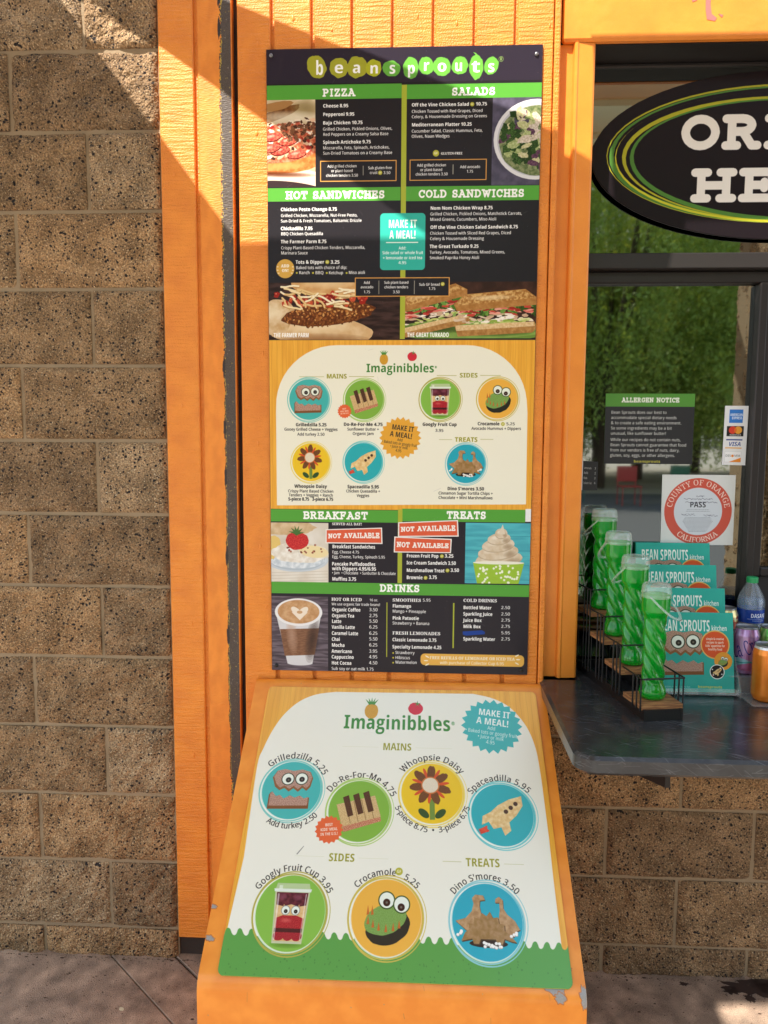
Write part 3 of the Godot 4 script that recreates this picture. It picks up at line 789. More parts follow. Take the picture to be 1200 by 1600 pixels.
func cup(at: Vector3, label: String, turn: float, k: int):
	if not M.has("cup"):
		M.cup = mat("08b830", 0.05, {"alpha": 0.45, "coat": 0.8, "coat_rough": 0.03})
		M.cup.refraction_enabled = true
		M.cup.refraction_scale = 0.03
		M.lid = mat("e2f4e8", 0.2, {"alpha": 0.22})
	var t := thing("drink_cup", at, label, "cup", "green twisted cups on the wire rack")
	var prof := [[0.0, 0.0], [0.024, 0.0], [0.029, 0.004], [0.0315, 0.014], [0.0300, 0.024], [0.0262, 0.034], [0.0235, 0.042], [0.024, 0.06], [0.0245, 0.10], [0.0245, 0.14], [0.024, 0.17], [0.0235, 0.186], [0.0245, 0.196], [0.0285, 0.205], [0.0325, 0.212], [0.0330, 0.225], [0.0330, 0.252], [0.031, 0.2535]]
	var pts := []
	for i in prof.size() - 1:
		var n := maxi(1, int((prof[i + 1][1] - prof[i][1]) / 0.004))
		for j in n:
			pts.append(Vector2(prof[i][0], prof[i][1]).lerp(Vector2(prof[i + 1][0], prof[i + 1][1]), float(j) / n))
	pts.append(Vector2(0.031, 0.2535))
	var f := func(u: float, w: float) -> Vector3:
		var p: Vector2 = pts[roundi(w * (pts.size() - 1))]
		var a := TAU * u
		var tw := smoothstep(0.034, 0.05, p.y) * (1.0 - smoothstep(0.186, 0.205, p.y))
		var lob := 0.5 + 0.5 * cos(4.0 * (a + p.y * 34.0) + k)
		var r: float = p.x + tw * (-0.0042 + 0.0072 * sqrt(lob))
		return at + Vector3(sin(a) * r, p.y, cos(a) * r)
	var mb := MB.new()
	mb.grid_mesh(56, pts.size() - 1, f, true)
	part(t, "body", mb, M.cup)
	mb = MB.new()
	mb.lathe(PackedVector2Array([Vector2(0.0336, 0.246), Vector2(0.0350, 0.2465), Vector2(0.0350, 0.251), Vector2(0.0340, 0.252), Vector2(0.0340, 0.256), Vector2(0.0350, 0.257), Vector2(0.0350, 0.261), Vector2(0.0338, 0.262), Vector2(0.0335, 0.270), Vector2(0.032, 0.276), Vector2(0.029, 0.279), Vector2(0.026, 0.279), Vector2(0.0245, 0.277), Vector2(0.0, 0.277)]), 40, at)
	var lid := part(t, "lid", mb, M.lid)
	mb = MB.new()
	var path := PackedVector3Array()
	var axis := Vector3(cos(turn), 0, -sin(turn))
	var out := Vector3(sin(turn), -0.9, cos(turn)).normalized()
	for i in 25:
		var a := PI * i / 24.0
		path.append(at + Vector3(0, 0.252, 0) + axis * cos(a) * (0.0365 + 0.004 * sin(a)) + out * pow(sin(a), 0.8) * 0.076)
	mb.tube(path, 0.0052, 8, 0.4)
	part(lid, "handle", mb, M.lid)

# ---------------------------------------------------------------- books
func books():
	var c := Canvas.new(205, 205, 1.9, Color("2fa695"))
	c.fill([rect(0, 0, 205, 205)], hx("33aa99"), grain("2ea293", 0.01))
	text_at(c, "BEAN SPROUTS", Transform2D(0, Vector2(14, 48)), 132, 29, "B", hx("e6ece2"))
	text_at(c, "kitchen", Transform2D(0, Vector2(149, 46)), 40, 13, "B", hx("e6ece2"))
	toast_face(c, 76, 108, 84)
	ring(c, 158, 82, 37, 37, 3, "e9b45c")
	bl(c, 158, 82, 34, 34, "d8552c")
	for q in [["simple & creative", 70, 23], ["recipes to spark", 79, 22], ["kids' appetites for", 88, 25], ["healthy food", 97, 18]]:
		text_at(c, q[0], Transform2D(0, Vector2(158 - q[2], q[1])), q[2] * 2, 6, "B", hx("f4e8d6"))
	bl(c, 178, 124, 23, 23, "e39a34")
	croc(c, 177, 126, 20)
	bl(c, 162, 152, 19, 19, "e8e8e0")
	bl(c, 162, 152, 17, 17, "241f22")
	rocket(c, 162, 152, 17)
	for q in [[150, 146], [174, 158], [170, 142], [152, 160]]:
		bl(c, q[0], q[1], 1.6, 1.6, "f0f0ea")
	text_at(c, "easy recipes made of 100% fun", Transform2D(0, Vector2(12, 194)), 80, 4, "R", hx("bfe0d6"))
	text_at(c, "beansprouts", Transform2D(0, Vector2(112, 194)), 62, 6, "B", hx("d5d05a"))
	var front := mat("ffffff", 0.25, {"tex": c.texture()})
	var words := ["teal cookbook at the front of the book holder, whole cover showing", "second teal cookbook from the front, behind the front cookbook", "third teal cookbook from the front of the book holder", "rearmost and highest teal cookbook in the clear holder"]
	var hold := thing("book_holder", Vector3(1.4, 0.8602, 0.0), "clear acrylic stepped holder with four teal cookbooks", "holder")
	for i in 4:
		var base := Vector3(1.4015, 0.866 + 0.053 * i, 0.104 - 0.058 * i)
		if i == 2: base.x -= 0.002
		var tilt := Basis(Vector3.RIGHT, -0.17)
		var xf := Transform3D(tilt, base)
		var mb := MB.new()
		mb.box(Vector3(-0.1025, 0.0, -0.011), Vector3(0.1025, 0.205, 0.0), 0.0008, Rect2(0, 0, 1, 1))
		for k in mb.v.size():
			if mb.n[k].z < 0.9:
				mb.uv[k] = Vector2(0.02, 0.02)
			mb.v[k] = xf * mb.v[k]
			mb.n[k] = tilt * mb.n[k]
		solo("cookbook", mb, front, base, words[i], "book", "teal cookbooks in the clear holder")
		for q in [["back_plate", Vector3(-0.106, -0.004, -0.0155), Vector3(0.106, 0.15, -0.0125)], ["ledge", Vector3(-0.106, -0.0045, -0.0125), Vector3(0.106, -0.0015, 0.018)], ["lip", Vector3(-0.106, -0.0015, 0.015), Vector3(0.106, 0.012, 0.018)]]:
			mb = MB.new()
			mb.box(q[1], q[2], 0.0006)
			for k in mb.v.size():
				mb.v[k] = xf * mb.v[k]
				mb.n[k] = tilt * mb.n[k]
			part(hold, q[0], mb, M.clear)
	for x in [1.2935, 1.5085]:
		var mb := MB.new()
		var p := PackedVector2Array([Vector2(0.13, 0.8605), Vector2(0.128, 0.88), Vector2(0.08, 0.96), Vector2(-0.02, 1.06), Vector2(-0.095, 1.12), Vector2(-0.107, 1.12), Vector2(-0.107, 0.8605)])
		mb.prism(p, 0.003, Transform3D(Basis(Vector3(0, 0, 1), Vector3(0, 1, 0), Vector3(1, 0, 0)), Vector3(x - 0.0015, 0, 0)))
		part(hold, "side_plate", mb, M.clear)

# ---------------------------------------------------------------- drinks
func can(called: String, at: Vector3, r: float, h: float, label: String, print_: Canvas, turn: float):
	var t := thing(called, at, label, "can", "drink cans on the counter")
	var mb := MB.new()
	var k := r / 0.033
	mb.lathe(PackedVector2Array([Vector2(r * 0.74, 0.004), Vector2(r * 0.8, 0.0), Vector2(r * 0.86, 0.004), Vector2(r * 0.985, 0.012), Vector2(r, 0.018), Vector2(r, h - 0.024 * k), Vector2(r * 0.985, h - 0.020 * k), Vector2(r * 0.84, h - 0.0045), Vector2(r * 0.825, h - 0.004)]), 48, at, Rect2(0, 0, 1, 1), turn)
	for i in mb.uv.size():
		mb.uv[i] = Vector2(mb.uv[i].x, 1.0 - (mb.v[i].y - at.y) / h)
	part(t, "body", mb, mat("ffffff", 0.26, {"tex": print_.texture(), "metal": 0.55, "coat": 0.3}))
	mb = MB.new()
	mb.lathe(PackedVector2Array([Vector2(r * 0.825, h - 0.004), Vector2(r * 0.845, h - 0.002), Vector2(r * 0.84, h), Vector2(r * 0.80, h), Vector2(r * 0.77, h - 0.005), Vector2(r * 0.6, h - 0.0035), Vector2(0.0, h - 0.0035)]), 40, at)
	var lid := part(t, "lid", mb, M.steel)
	mb = MB.new()
	mb.prism(blob(0, 0, r * 0.22, r * 0.4), 0.001, Transform3D(Basis(Vector3.RIGHT, Vector3.BACK, Vector3.UP), at + Vector3(0, h - 0.0028, r * 0.12)))
	part(lid, "pull_tab", mb, M.steel)

func drinks():
	var yb := 0.8602
	# clear stepped riser
	var t := thing("drink_riser", Vector3(1.6, yb, 0.05), "clear acrylic stepped riser under the drink cans", "stand")
	for q in [["tread", Vector3(1.512, yb + 0.001, 0.095), Vector3(1.75, yb + 0.004, 0.19)], ["tread", Vector3(1.490, yb + 0.048, 0.012), Vector3(1.75, yb + 0.051, 0.106)], ["tread", Vector3(1.490, yb + 0.075, -0.098), Vector3(1.75, yb + 0.078, 0.0085)], ["riser_plate", Vector3(1.512, yb + 0.0045, 0.102), Vector3(1.75, yb + 0.0475, 0.105)], ["riser_plate", Vector3(1.490, yb + 0.0515, 0.005), Vector3(1.75, yb + 0.0745, 0.008)]]:
		var mb := MB.new()
		mb.box(q[1], q[2], 0.0006)
		part(t, q[0], mb, M.clear)
	# orange slim can
	var c := Canvas.new(200, 142, 2.0, Color("e8801e"))
	c.fill([rect(0, 0, 200, 142)], hx("ee8a26"), grain("e67f1c", 0.03))
	c.fill([rect(0, 0, 200, 10)], hx("d8d8d6"))
	bl(c, 112, 48, 22, 24, "e6dfa0"); bl(c, 112, 48, 19, 21, "d9c03a"); bl(c, 114, 46, 8, 9, "c7a62a")
	text_at(c, "IZZE", Transform2D(0, Vector2(94, 96)), 40, 17, "B", hx("f4efe2"))
	for q in [["SPARKLING", 106, 22], ["CLEMENTINE", 114, 24], ["flavored beverage", 120, 20], ["with other juices", 125, 18], ["8.4 fl oz", 136, 9]]:
		text_at(c, q[0], Transform2D(0, Vector2(114 - q[2], q[1])), q[2] * 2, 5, "B", hx("f6e2c0"))
	can("drink_can", Vector3(1.5625, yb + 0.004, 0.142), 0.034, 0.143, "orange juice can with a lemon slice, at the front right", c, PI + 0.15)
	# purple can
	c = Canvas.new(207, 122, 2.0, Color("b79bb8"))
	c.fill([rect(0, 0, 207, 122)], hx("a888ae"), {"n": noise(0.03, 95, 3), "c": hx("8d5c86"), "g": 1.8, "sx": 2.0, "sy": 0.4})
	c.fill([blob(60, 90, 60, 14, 0.1)], hx("7fa8b0")); c.fill([blob(130, 98, 60, 12, -0.1)], hx("9c5a7c"))
	text_at(c, "La Croix", Transform2D(-0.35, Vector2(62, 82)), 95, 38, "G", hx("232a72"))
	line(c, 64, 92, 150, 84, 1.4, "2b8a86")
	can("drink_can", Vector3(1.5435, yb + 0.0512, 0.066), 0.0325, 0.122, "purple sparkling water can with blue script, middle of the drinks", c, PI - 0.1)
	# pale yellow and orange can behind
	c = Canvas.new(207, 122, 2.0, Color("d8c9a0"))
	c.fill([rect(0, 0, 207, 34)], hx("e6dba8"), grain("d6c47c", 0.06))
	c.fill([rect(0, 34, 207, 122)], hx("c85a32"), {"n": noise(0.05, 96, 3), "c": hx("8e3d2c"), "g": 1.8, "sx": 2.0, "sy": 0.3})
	for i in 26:
		bl(c, i * 8.0, 32 + 3 * sin(i * 1.7), 4, 3, ["b9a23c", "d86a3a", "e8dfa6"][i % 3])
	line(c, 70, 52, 130, 58, 2.0, "2a1c1c"); bl(c, 120, 24, 7, 4, "c2502e")
	can("drink_can", Vector3(1.5285, yb + 0.0782, -0.036), 0.0325, 0.122, "pale yellow and red can behind the cookbooks", c, PI + 0.3)
	# green can at the picture's edge
	c = Canvas.new(207, 122, 2.0, Color("6fae4a"))
	c.fill([rect(0, 0, 207, 122)], hx("5ea848"), {"n": noise(0.05, 97, 3), "c": hx("9ccc72"), "g": 1.8, "sx": 2.0, "sy": 0.5})
	can("drink_can", Vector3(1.6095, yb + 0.0512, 0.062), 0.0325, 0.122, "green can right of the purple can, cut by the photo edge", c, PI)
	# water bottle
	var at := Vector3(1.6025, yb + 0.0782, -0.05)
	var b := thing("water_bottle", at, "clear water bottle with blue label and green cap", "bottle")
	var mb := MB.new()
	mb.lathe(PackedVector2Array([Vector2(0.0, 0.004), Vector2(0.022, 0.001), Vector2(0.032, 0.004), Vector2(0.0345, 0.012), Vector2(0.0345, 0.03), Vector2(0.0330, 0.034), Vector2(0.0345, 0.038), Vector2(0.0345, 0.052), Vector2(0.0330, 0.056), Vector2(0.0345, 0.060), Vector2(0.0345, 0.076), Vector2(0.0335, 0.080), Vector2(0.0335, 0.120), Vector2(0.0352, 0.124), Vector2(0.0350, 0.136), Vector2(0.031, 0.152), Vector2(0.0225, 0.170), Vector2(0.0145, 0.184), Vector2(0.0125, 0.190), Vector2(0.0125, 0.196)]), 48, at)
	var body := part(b, "body", mb, mat("e4f2f8", 0.04, {"alpha": 0.12}))
	mb = MB.new()
	mb.lathe(PackedVector2Array([Vector2(0.0, 0.006), Vector2(0.031, 0.006), Vector2(0.0325, 0.02), Vector2(0.0318, 0.08), Vector2(0.0318, 0.146), Vector2(0.0, 0.1462)]), 40, at)
	part(b, "water", mb, mat("5d86b8", 0.02, {"alpha": 0.25}))
	c = Canvas.new(210, 36, 3.0, Color("1d3f9c"))
	c.fill([rect(0, 0, 210, 36)], hx("1f48a8"), grain("183a8c", 0.03))
	text_at(c, "DASANI", Transform2D(0, Vector2(88, 21)), 44, 11, "B", hx("f2f4f6"))
	line(c, 80, 25, 140, 24.4, 0.35, "c8d4ea")
	text_at(c, "PURIFIED WATER", Transform2D(0, Vector2(93, 31)), 34, 3, "R", hx("e8ecf4"))
	mb = MB.new()
	mb.lathe(PackedVector2Array([Vector2(0.0342, 0.082), Vector2(0.0342, 0.118)]), 48, at, Rect2(0, 0, 1, 1), PI + 0.1)
	part(body, "label", mb, mat("ffffff", 0.25, {"tex": c.texture()}))
	mb = MB.new()
	var cap := PackedVector2Array([Vector2(0.0145, 0.189), Vector2(0.0150, 0.190), Vector2(0.0150, 0.202), Vector2(0.0138, 0.2045), Vector2(0.0, 0.2048)])
	mb.lathe(cap, 36, at)
	part(b, "cap", mb, mat("1f9a56", 0.4))

# ---------------------------------------------------------------- paper and stickers on the glass
func sheet(called: String, corners: Array, z: float, c: Canvas, label: String, category: String, rough := 0.4):
	var o := []
	for q in corners:
		o.append(Vector3(q[0], q[1], z))
	var mb := MB.new()
	var dz := Vector3(0, 0, 0.0004)
	mb.quad(o[3], o[2], o[1], o[0], Rect2(0, 0, 1, 1))
	mb.quad(o[0] - dz, o[1] - dz, o[2] - dz, o[3] - dz, Rect2(0, 0, 0.01, 0.01))
	for k in 4:
		mb.quad(o[(k + 1) % 4] - dz, o[k] - dz, o[k], o[(k + 1) % 4], Rect2(0, 0, 0.01, 0.01))
	solo(called, mb, mat("ffffff", rough, {"tex": c.texture()}), (o[2] + o[3]) * 0.5, label, category)

func notices():
	# county inspection placard
	var c := Canvas.new(203, 198, 2.2, Color("d6d8d2"))
	ring(c, 102, 103, 94, 94, 27, "c9523f")
	bl(c, 102, 103, 67, 67, "ccd2d6")
	arc(c, "COUNTY OF ORANGE", 102, 103, 74.0, 0.0, 15.0, 1, "G", "efe2d4")
	arc(c, "CALIFORNIA", 102, 103, 88.0, 0.0, 15.0, 0, "G", "efe2d4")
	text_at(c, "PASS", Transform2D(0, Vector2(78, 91)), 46, 15, "B", hx("22242a"))
	var ink := hx("3b3d52")
	for q in [[96, 60, 18, 7], [62, 68, 76, 8], [66, 77, 86, 8], [56, 112, 34, 12], [118, 114, 36, 9]]:
		var x: float = q[0]
		while x < q[0] + q[2]:
			var nxx := x + rng.randf_range(2.0, 4.5)
			c.fill([capsule(Vector2(x, q[1] + rng.randf_range(-0.5, 0.5) * q[3] * 0.6), Vector2(nxx, q[1] + rng.randf_range(-0.5, 0.5) * q[3] * 0.6), 0.45)], ink)
			x = nxx
	for i in 14:
		var y := 97.0 + i * 4.6 if i < 2 else 112.0 + i * 3.6
		var half := 42.0 - absf(i - 5.0) * 2.2
		var x := 102.0 - half
		while x < 102.0 + half:
			var wd := rng.randf_range(1.5, 7)
			c.alpha = 0.6
			c.fill([rect(x, y, minf(x + wd, 102 + half), y + 1.5)], hx("6a6f78"))
			x += wd + 1.4
	c.alpha = 1.0
	sheet("inspection_placard", [[1.3695, 1.4185], [1.5725, 1.4185], [1.5735, 1.2205], [1.3720, 1.2195]], -0.1185, c, "white placard with a red ring reading pass, taped to the glass", "notice", 0.3)
	# card sticker
	c = Canvas.new(64, 164, 3.2, Color("e3e3e0"))
	rc(c, 13, 10, 50, 47, "2f78c8")
	text_at(c, "AMERICAN", Transform2D(0, Vector2(15, 28)), 34, 7, "B", hx("eef2f6"))
	text_at(c, "EXPRESS", Transform2D(0, Vector2(20, 37)), 28, 7, "B", hx("eef2f6"))
	rc(c, 8, 56, 54, 84, "16171c")
	bl(c, 24, 67, 10.5, 10.5, "d9402c"); bl(c, 39, 67, 10.5, 10.5, "e6a03a"); bl(c, 31.5, 67, 3.4, 7.4, "e0702c")
	text_at(c, "mastercard", Transform2D(0, Vector2(16, 82)), 31, 4, "B", hx("e8e8e8"))
	rc(c, 8, 92, 52, 95.5, "233a86"); rc(c, 6, 115, 51, 118, "e2a43a")
	text_at(c, "VISA", Transform2D(Vector2(1, 0), Vector2(-0.2, 1), Vector2(14, 111)), 34, 11, "B", hx("26418f"))
	rc(c, 6, 126, 51, 156, "b9b9b9"); rc(c, 6.6, 126.6, 50.4, 155.4, "ededea")
	text_at(c, "DISC VER", Transform2D(0, Vector2(8, 141)), 41, 6, "R", hx("3a3a3a"))
	bl(c, 27.5, 138.5, 3.6, 3.6, "e68a2c")
	pg(c, [18, 155.4, 50.4, 155.4, 50.4, 143], "e68a2c")
	sheet("payment_sticker", [[1.5335, 1.6110], [1.5975, 1.6110], [1.5965, 1.4462], [1.5325, 1.4472]], -0.1185, c, "white payment card sticker at the right edge of the glass", "sticker", 0.3)
	# allergen notice inside the glass
	c = Canvas.new(244, 196, 2.4, Color("1b1b1d"))
	rc(c, 0, 0, 244, 36, "4c8a2c")
	slab_text(c, "ALLERGEN NOTICE", 44, 202, 24.5, 13.5, hx("e6e8da"), 0.2)
	var y := 56.0
	for s in [["Bean Sprouts does our best to", 152], ["accommodate special dietary needs", 180], ["& to create a safe eating environment.", 194], ["So some ingredients may be a bit", 168], ["unusual, like sunflower butter!", 153], ["While our recipes do not contain nuts,", 194], ["Bean Sprouts cannot guarantee that food", 210], ["from our vendors is free of nuts, dairy,", 192], ["gluten, soy, eggs, or other allergens.", 180]]:
		if s[0].begins_with("While"): y += 3
		text_at(c, s[0], Transform2D(0, Vector2(16, y)), s[1], 8.2, "R", hx("dcdcd4"))
		y += 14.6
	text_at(c, "beansprouts", Transform2D(0, Vector2(82, 192)), 74, 7, "B", hx("b9b440"))
	sheet("allergen_notice", [[1.2045, 1.6440], [1.4500, 1.6440], [1.4500, 1.4480], [1.2060, 1.4480]], -0.1185, c, "dark allergen notice with a green heading on the glass", "notice", 0.5)
	# little black price card by the casing
	c = Canvas.new(50, 82, 4.0, Color("17171a"))
	for i in 4:
		text_at(c, ["Lemonade", "Refill", "Kids", "Collector Cup"][i], Transform2D(0, Vector2(6, 22 + i * 14)), [24, 14, 12, 26][i], 6, "R", hx("c8c8c4"))
		text_at(c, ["3", "2", "2", "6"][i], Transform2D(0, Vector2(40, 22 + i * 14)), 4, 6, "R", hx("c8c8c4"))
	rc(c, 0, 0, 3, 82, "dedede")
	sheet("price_card", [[1.1450, 1.4560], [1.1895, 1.4530], [1.1890, 1.3725], [1.1445, 1.3725]], -0.1185, c, "small black price card on the glass beside the orange casing", "notice")

func small_things():
	# grit and crumbs of leaf litter gathered along the foot of the wall
	var mm := MultiMesh.new()
	mm.transform_format = MultiMesh.TRANSFORM_3D
	var bit := MB.new()
	bit.lathe(PackedVector2Array([Vector2(0, -0.4), Vector2(0.8, -0.2), Vector2(1.0, 0.15), Vector2(0.5, 0.5), Vector2(0, 0.55)]), 5, Vector3.ZERO)
	mm.mesh = bit.mesh()
	mm.instance_count = 1800
	var r := RandomNumberGenerator.new()
	r.seed = 55
	for i in 1800:
		var x := r.randf_range(-1.2, 0.24) if i % 5 < 3 else r.randf_range(1.03, 2.2)
		var z := 0.012 + pow(r.randf(), 3.0) * 0.3
		var sc := r.randf_range(0.0006, 0.0016) * (2.2 if i % 17 == 0 else 1.0)
		mm.set_instance_transform(i, Transform3D(Basis(Vector3.UP, r.randf() * TAU).scaled(Vector3(sc * r.randf_range(1, 2.4), sc * 0.7, sc)), Vector3(x, sc * 0.3, z)))
	var mi := MultiMeshInstance3D.new()
	mi.name = "grit"
	mi.multimesh = mm
	mi.material_override = mat("4d3a2c", 0.95)
	add_child(mi)
	tag(mi, "dark grit and leaf crumbs along the foot of the wall", "grit", "", "stuff")
	# fallen petal on the pavement
	var mb := MB.new()
	mb.prism(blob(0, 0, 0.0075, 0.0045, 0.5, 0.08), 0.0012, Transform3D(Basis(Vector3.RIGHT, Vector3.BACK, Vector3.UP), Vector3(-0.0916, 0.0004, 0.2035)))
	solo("petal", mb, mat("d8cfae", 0.8), Vector3(-0.0916, 0, 0.2035), "small pale petal lying on the pavement at bottom left", "petal")

func print_menu(c):
	rc(c, 0.0, 87.6, 347.3, 123.3, "57a03c")
	rc(c, 357.2, 90.6, 702.0, 125.6, "57a03c")
	bl(c, 129.1, 43.8, 23.8, 29.2, "a3a233", -0.50, .05)
	bl(c, 186.8, 46.4, 23.7, 24.5, "a3a233", 0.00, .05)
	bl(c, 232.9, 46.3, 26.1, 26.2, "a3a233", 0.30, .05)
	bl(c, 275.2, 49.1, 20.5, 20.9, "aeb02e", 0.00, .05)
	bl(c, 321.1, 51.3, 23.5, 19.1, "69ad45", 0.30, .05)
	bl(c, 370.0, 50.2, 19.7, 26.6, "69ad45", 0.00, .05)
	bl(c, 408.8, 45.9, 19.1, 22.0, "69ad45", -0.30, .05)
	bl(c, 448.7, 48.6, 22.7, 23.1, "69ad45", 0.00, .05)
	bl(c, 494.0, 46.8, 20.8, 21.9, "69ad45", 0.30, .05)
	bl(c, 535.6, 50.7, 17.7, 29.9, "69ad45", 0.00, .05)
	bl(c, 573.9, 48.7, 17.6, 21.8, "69ad45", 0.40, .05)
	pg(c, [535.1, 17.4, 527.1, 14.9, 540.1, 27.8], "69ad45")
	tx(c, "b", 125.2, 147.8, 63.3, 33.80, "B", "w")
	tx(c, "e", 173.5, 199.2, 59.8, 26.76, "B", "w")
	tx(c, "a", 220.4, 244.1, 60.8, 26.72, "B", "w")
	tx(c, "n", 264.0, 288.9, 62.4, 26.68, "B", "w")
	tx(c, "s", 314.3, 332.3, 63.0, 26.63, "B", "w")
	tx(c, "p", 360.2, 381.8, 64.1, 26.59, "B", "w")
	tx(c, "r", 400.8, 417.5, 58.0, 26.53, "B", "w")
	tx(c, "o", 436.5, 462.3, 60.1, 26.50, "B", "w")
	tx(c, "u", 480.1, 502.1, 60.0, 26.46, "B", "w")
	tx(c, "t", 523.0, 547.4, 63.3, 28.72, "B", "w")
	tx(c, "s", 564.4, 583.3, 63.1, 26.39, "B", "w")
	tx(c, "®", 591.3, 604.7, 39.0, 12.58, "R", "8fb35a")
	tx(c, "PIZZA", 144.1, 228.9, 117.1, 19.93, "S", "w")
	tx(c, "SALADS", 474.0, 585.6, 119.2, 19.69, "S", "w")
	photo_pizza(c, -1.0, 123.1, 126.4, 215.8)
	photo_salad(c, 579.0, 125.5, 130.9, 214.3)
	tx(c, "Cheese 8.95", 145.1, 210.6, 143.4, 8.24, "B", "w")
	tx(c, "Pepperoni 9.95", 144.9, 226.2, 164.2, 8.26, "B", "w")
	tx(c, "Baja Chicken 10.75", 144.7, 247.5, 185.1, 8.28, "B", "w")
	tx(c, "Grilled Chicken, Pickled Onions, Olives,", 144.6, 323.9, 200.0, 7.40, "R", "w")
	tx(c, "Red Peppers on a Creamy Salsa Base", 145.1, 313.9, 213.0, 7.41, "R", "w")
	tx(c, "Spinach Artichoke 9.75", 144.9, 268.7, 232.8, 8.33, "B", "w")
	tx(c, "Mozzarella, Feta, Spinach, Artichokes,", 144.8, 317.1, 246.3, 7.44, "R", "w")
	tx(c, "Sun-Dried Tomatoes on a Creamy Base", 144.7, 324.0, 259.5, 7.46, "R", "w")
	tx(c, "Off the Vine Chicken Salad", 372.9, 519.3, 144.2, 8.16, "B", "w")
	tx(c, "10.75", 535.8, 564.6, 144.0, 8.13, "B", "w")
	tx(c, "Chicken Tossed with Red Grapes, Diced", 373.0, 553.9, 159.7, 7.30, "R", "w")
	tx(c, "Celery, & Housemade Dressing on Greens", 373.1, 565.2, 172.7, 7.31, "R", "w")
	tx(c, "Mediterranean Platter 10.25", 373.2, 526.8, 192.8, 8.22, "B", "w")
	tx(c, "Cucumber Salad, Classic Hummus, Feta,", 373.3, 554.7, 207.8, 7.35, "R", "w")
	tx(c, "Olives, Naan Wedges", 373.3, 470.9, 220.6, 7.37, "R", "w")
	rc(c, 137.5, 274.6, 335.5, 326.8, "e0a050")
	rc(c, 139.7, 276.8, 333.3, 324.7, "262326")
	rc(c, 369.2, 274.2, 566.6, 326.5, "e0a050")
	rc(c, 371.4, 276.3, 564.4, 324.4, "262326")
	tx(c, "Add grilled chicken", 156.5, 232.6, 291.7, 6.90, "R", "w")
	tx(c, "or plant-based", 165.9, 222.4, 303.1, 6.91, "R", "w")
	tx(c, "chicken tenders 3.50", 152.4, 235.7, 314.6, 6.92, "R", "w")
	tx(c, "Sub gluten-free", 261.7, 323.5, 296.8, 6.88, "R", "w")
	tx(c, "crust", 266.1, 286.3, 308.6, 6.89, "R", "w")
	tx(c, "3.50", 301.5, 319.7, 309.1, 6.88, "R", "w")
	tx(c, "Add grilled chicken", 388.1, 463.0, 291.7, 6.84, "R", "w")
	tx(c, "or plant-based", 396.3, 453.2, 303.0, 6.85, "R", "w")
	tx(c, "chicken tenders 3.50", 384.5, 467.0, 313.8, 6.86, "R", "w")
	tx(c, "Add avocado", 498.5, 550.0, 296.8, 6.82, "R", "w")
	tx(c, "1.75", 515.4, 532.2, 308.1, 6.83, "R", "w")
	rc(c, 248.5, 287.8, 250.0, 311.8, "b0ab9a")
	rc(c, 479.8, 287.2, 481.6, 311.6, "b0ab9a")
	badge(c, 293.3, 305.8, 5.4)
	badge(c, 527.2, 140.6, 5.2)
	badge(c, 436.5, 259.2, 8.1)
	tx(c, "GLUTEN-FREE", 449.0, 504.3, 262.9, 5.92, "F", "w")
	rc(c, 0.0, 341.7, 346.3, 375.3, "57a03c")
	rc(c, 358.2, 340.9, 702.0, 377.3, "57a03c")
	tx(c, "HOT SANDWICHES", 46.0, 305.9, 369.9, 20.59, "S", "w")
	tx(c, "COLD SANDWICHES", 392.3, 664.5, 369.6, 20.33, "S", "w")
	tx(c, "Chicken Pesto Chango 8.75", 33.3, 181.1, 399.5, 8.54, "B", "w")
	tx(c, "Grilled Chicken, Mozzarella, Nut-Free Pesto,", 33.7, 234.7, 414.5, 7.63, "R", "w")
	tx(c, "Sun-Dried & Fresh Tomatoes, Balsamic Drizzle", 33.4, 245.5, 428.0, 7.64, "R", "w")
	tx(c, "Chickadilla 7.95", 33.1, 117.1, 447.6, 8.60, "B", "w")
	tx(c, "BBQ Chicken Quesadilla", 33.5, 144.7, 460.6, 7.69, "R", "w")
	tx(c, "The Farmer Parm 8.75", 33.2, 153.5, 481.0, 8.63, "B", "w")
	tx(c, "Crispy Plant-Based Chicken Tenders, Mozzarella,", 33.6, 254.9, 496.2, 7.71, "R", "w")
	tx(c, "Marinara Sauce", 33.4, 104.1, 509.2, 7.74, "R", "w")
	tx(c, "Tots & Dipper", 72.1, 147.3, 533.1, 8.68, "B", "w")
	tx(c, "3.25", 164.1, 187.9, 533.5, 8.66, "B", "w")
	tx(c, "Baked tots with choice of dip:", 72.5, 207.8, 546.9, 7.76, "R", "w")
	tx(c, "Ranch", 80.8, 109.4, 559.7, 7.78, "R", "w")
	tx(c, "BBQ", 123.7, 145.7, 560.0, 7.77, "R", "w")
	tx(c, "Ketchup", 159.3, 197.4, 560.2, 7.76, "R", "w")
	tx(c, "Miso aioli", 211.6, 254.8, 559.9, 7.75, "R", "w")
	tx(c, "Nom Nom Chicken Wrap 8.75", 423.4, 584.0, 399.3, 8.42, "B", "w")
	tx(c, "Grilled Chicken, Pickled Onions, Matchstick Carrots,", 423.5, 659.4, 413.5, 7.52, "R", "w")
	tx(c, "Mixed Greens, Cucumbers, Miso Aioli", 423.0, 593.9, 427.0, 7.54, "R", "w")
	tx(c, "Off the Vine Chicken Salad Sandwich 8.75", 423.8, 649.6, 447.3, 8.46, "B", "w")
	tx(c, "Chicken Tossed with Sliced Red Grapes, Diced", 423.3, 632.5, 461.7, 7.57, "R", "w")
	tx(c, "Celery & Housemade Dressing", 423.4, 562.9, 475.3, 7.59, "R", "w")
	tx(c, "The Great Turkado 9.25", 422.9, 549.5, 495.4, 8.53, "B", "w")
	tx(c, "Turkey, Avocado, Tomatoes, Mixed Greens,", 423.0, 618.0, 509.7, 7.62, "R", "w")
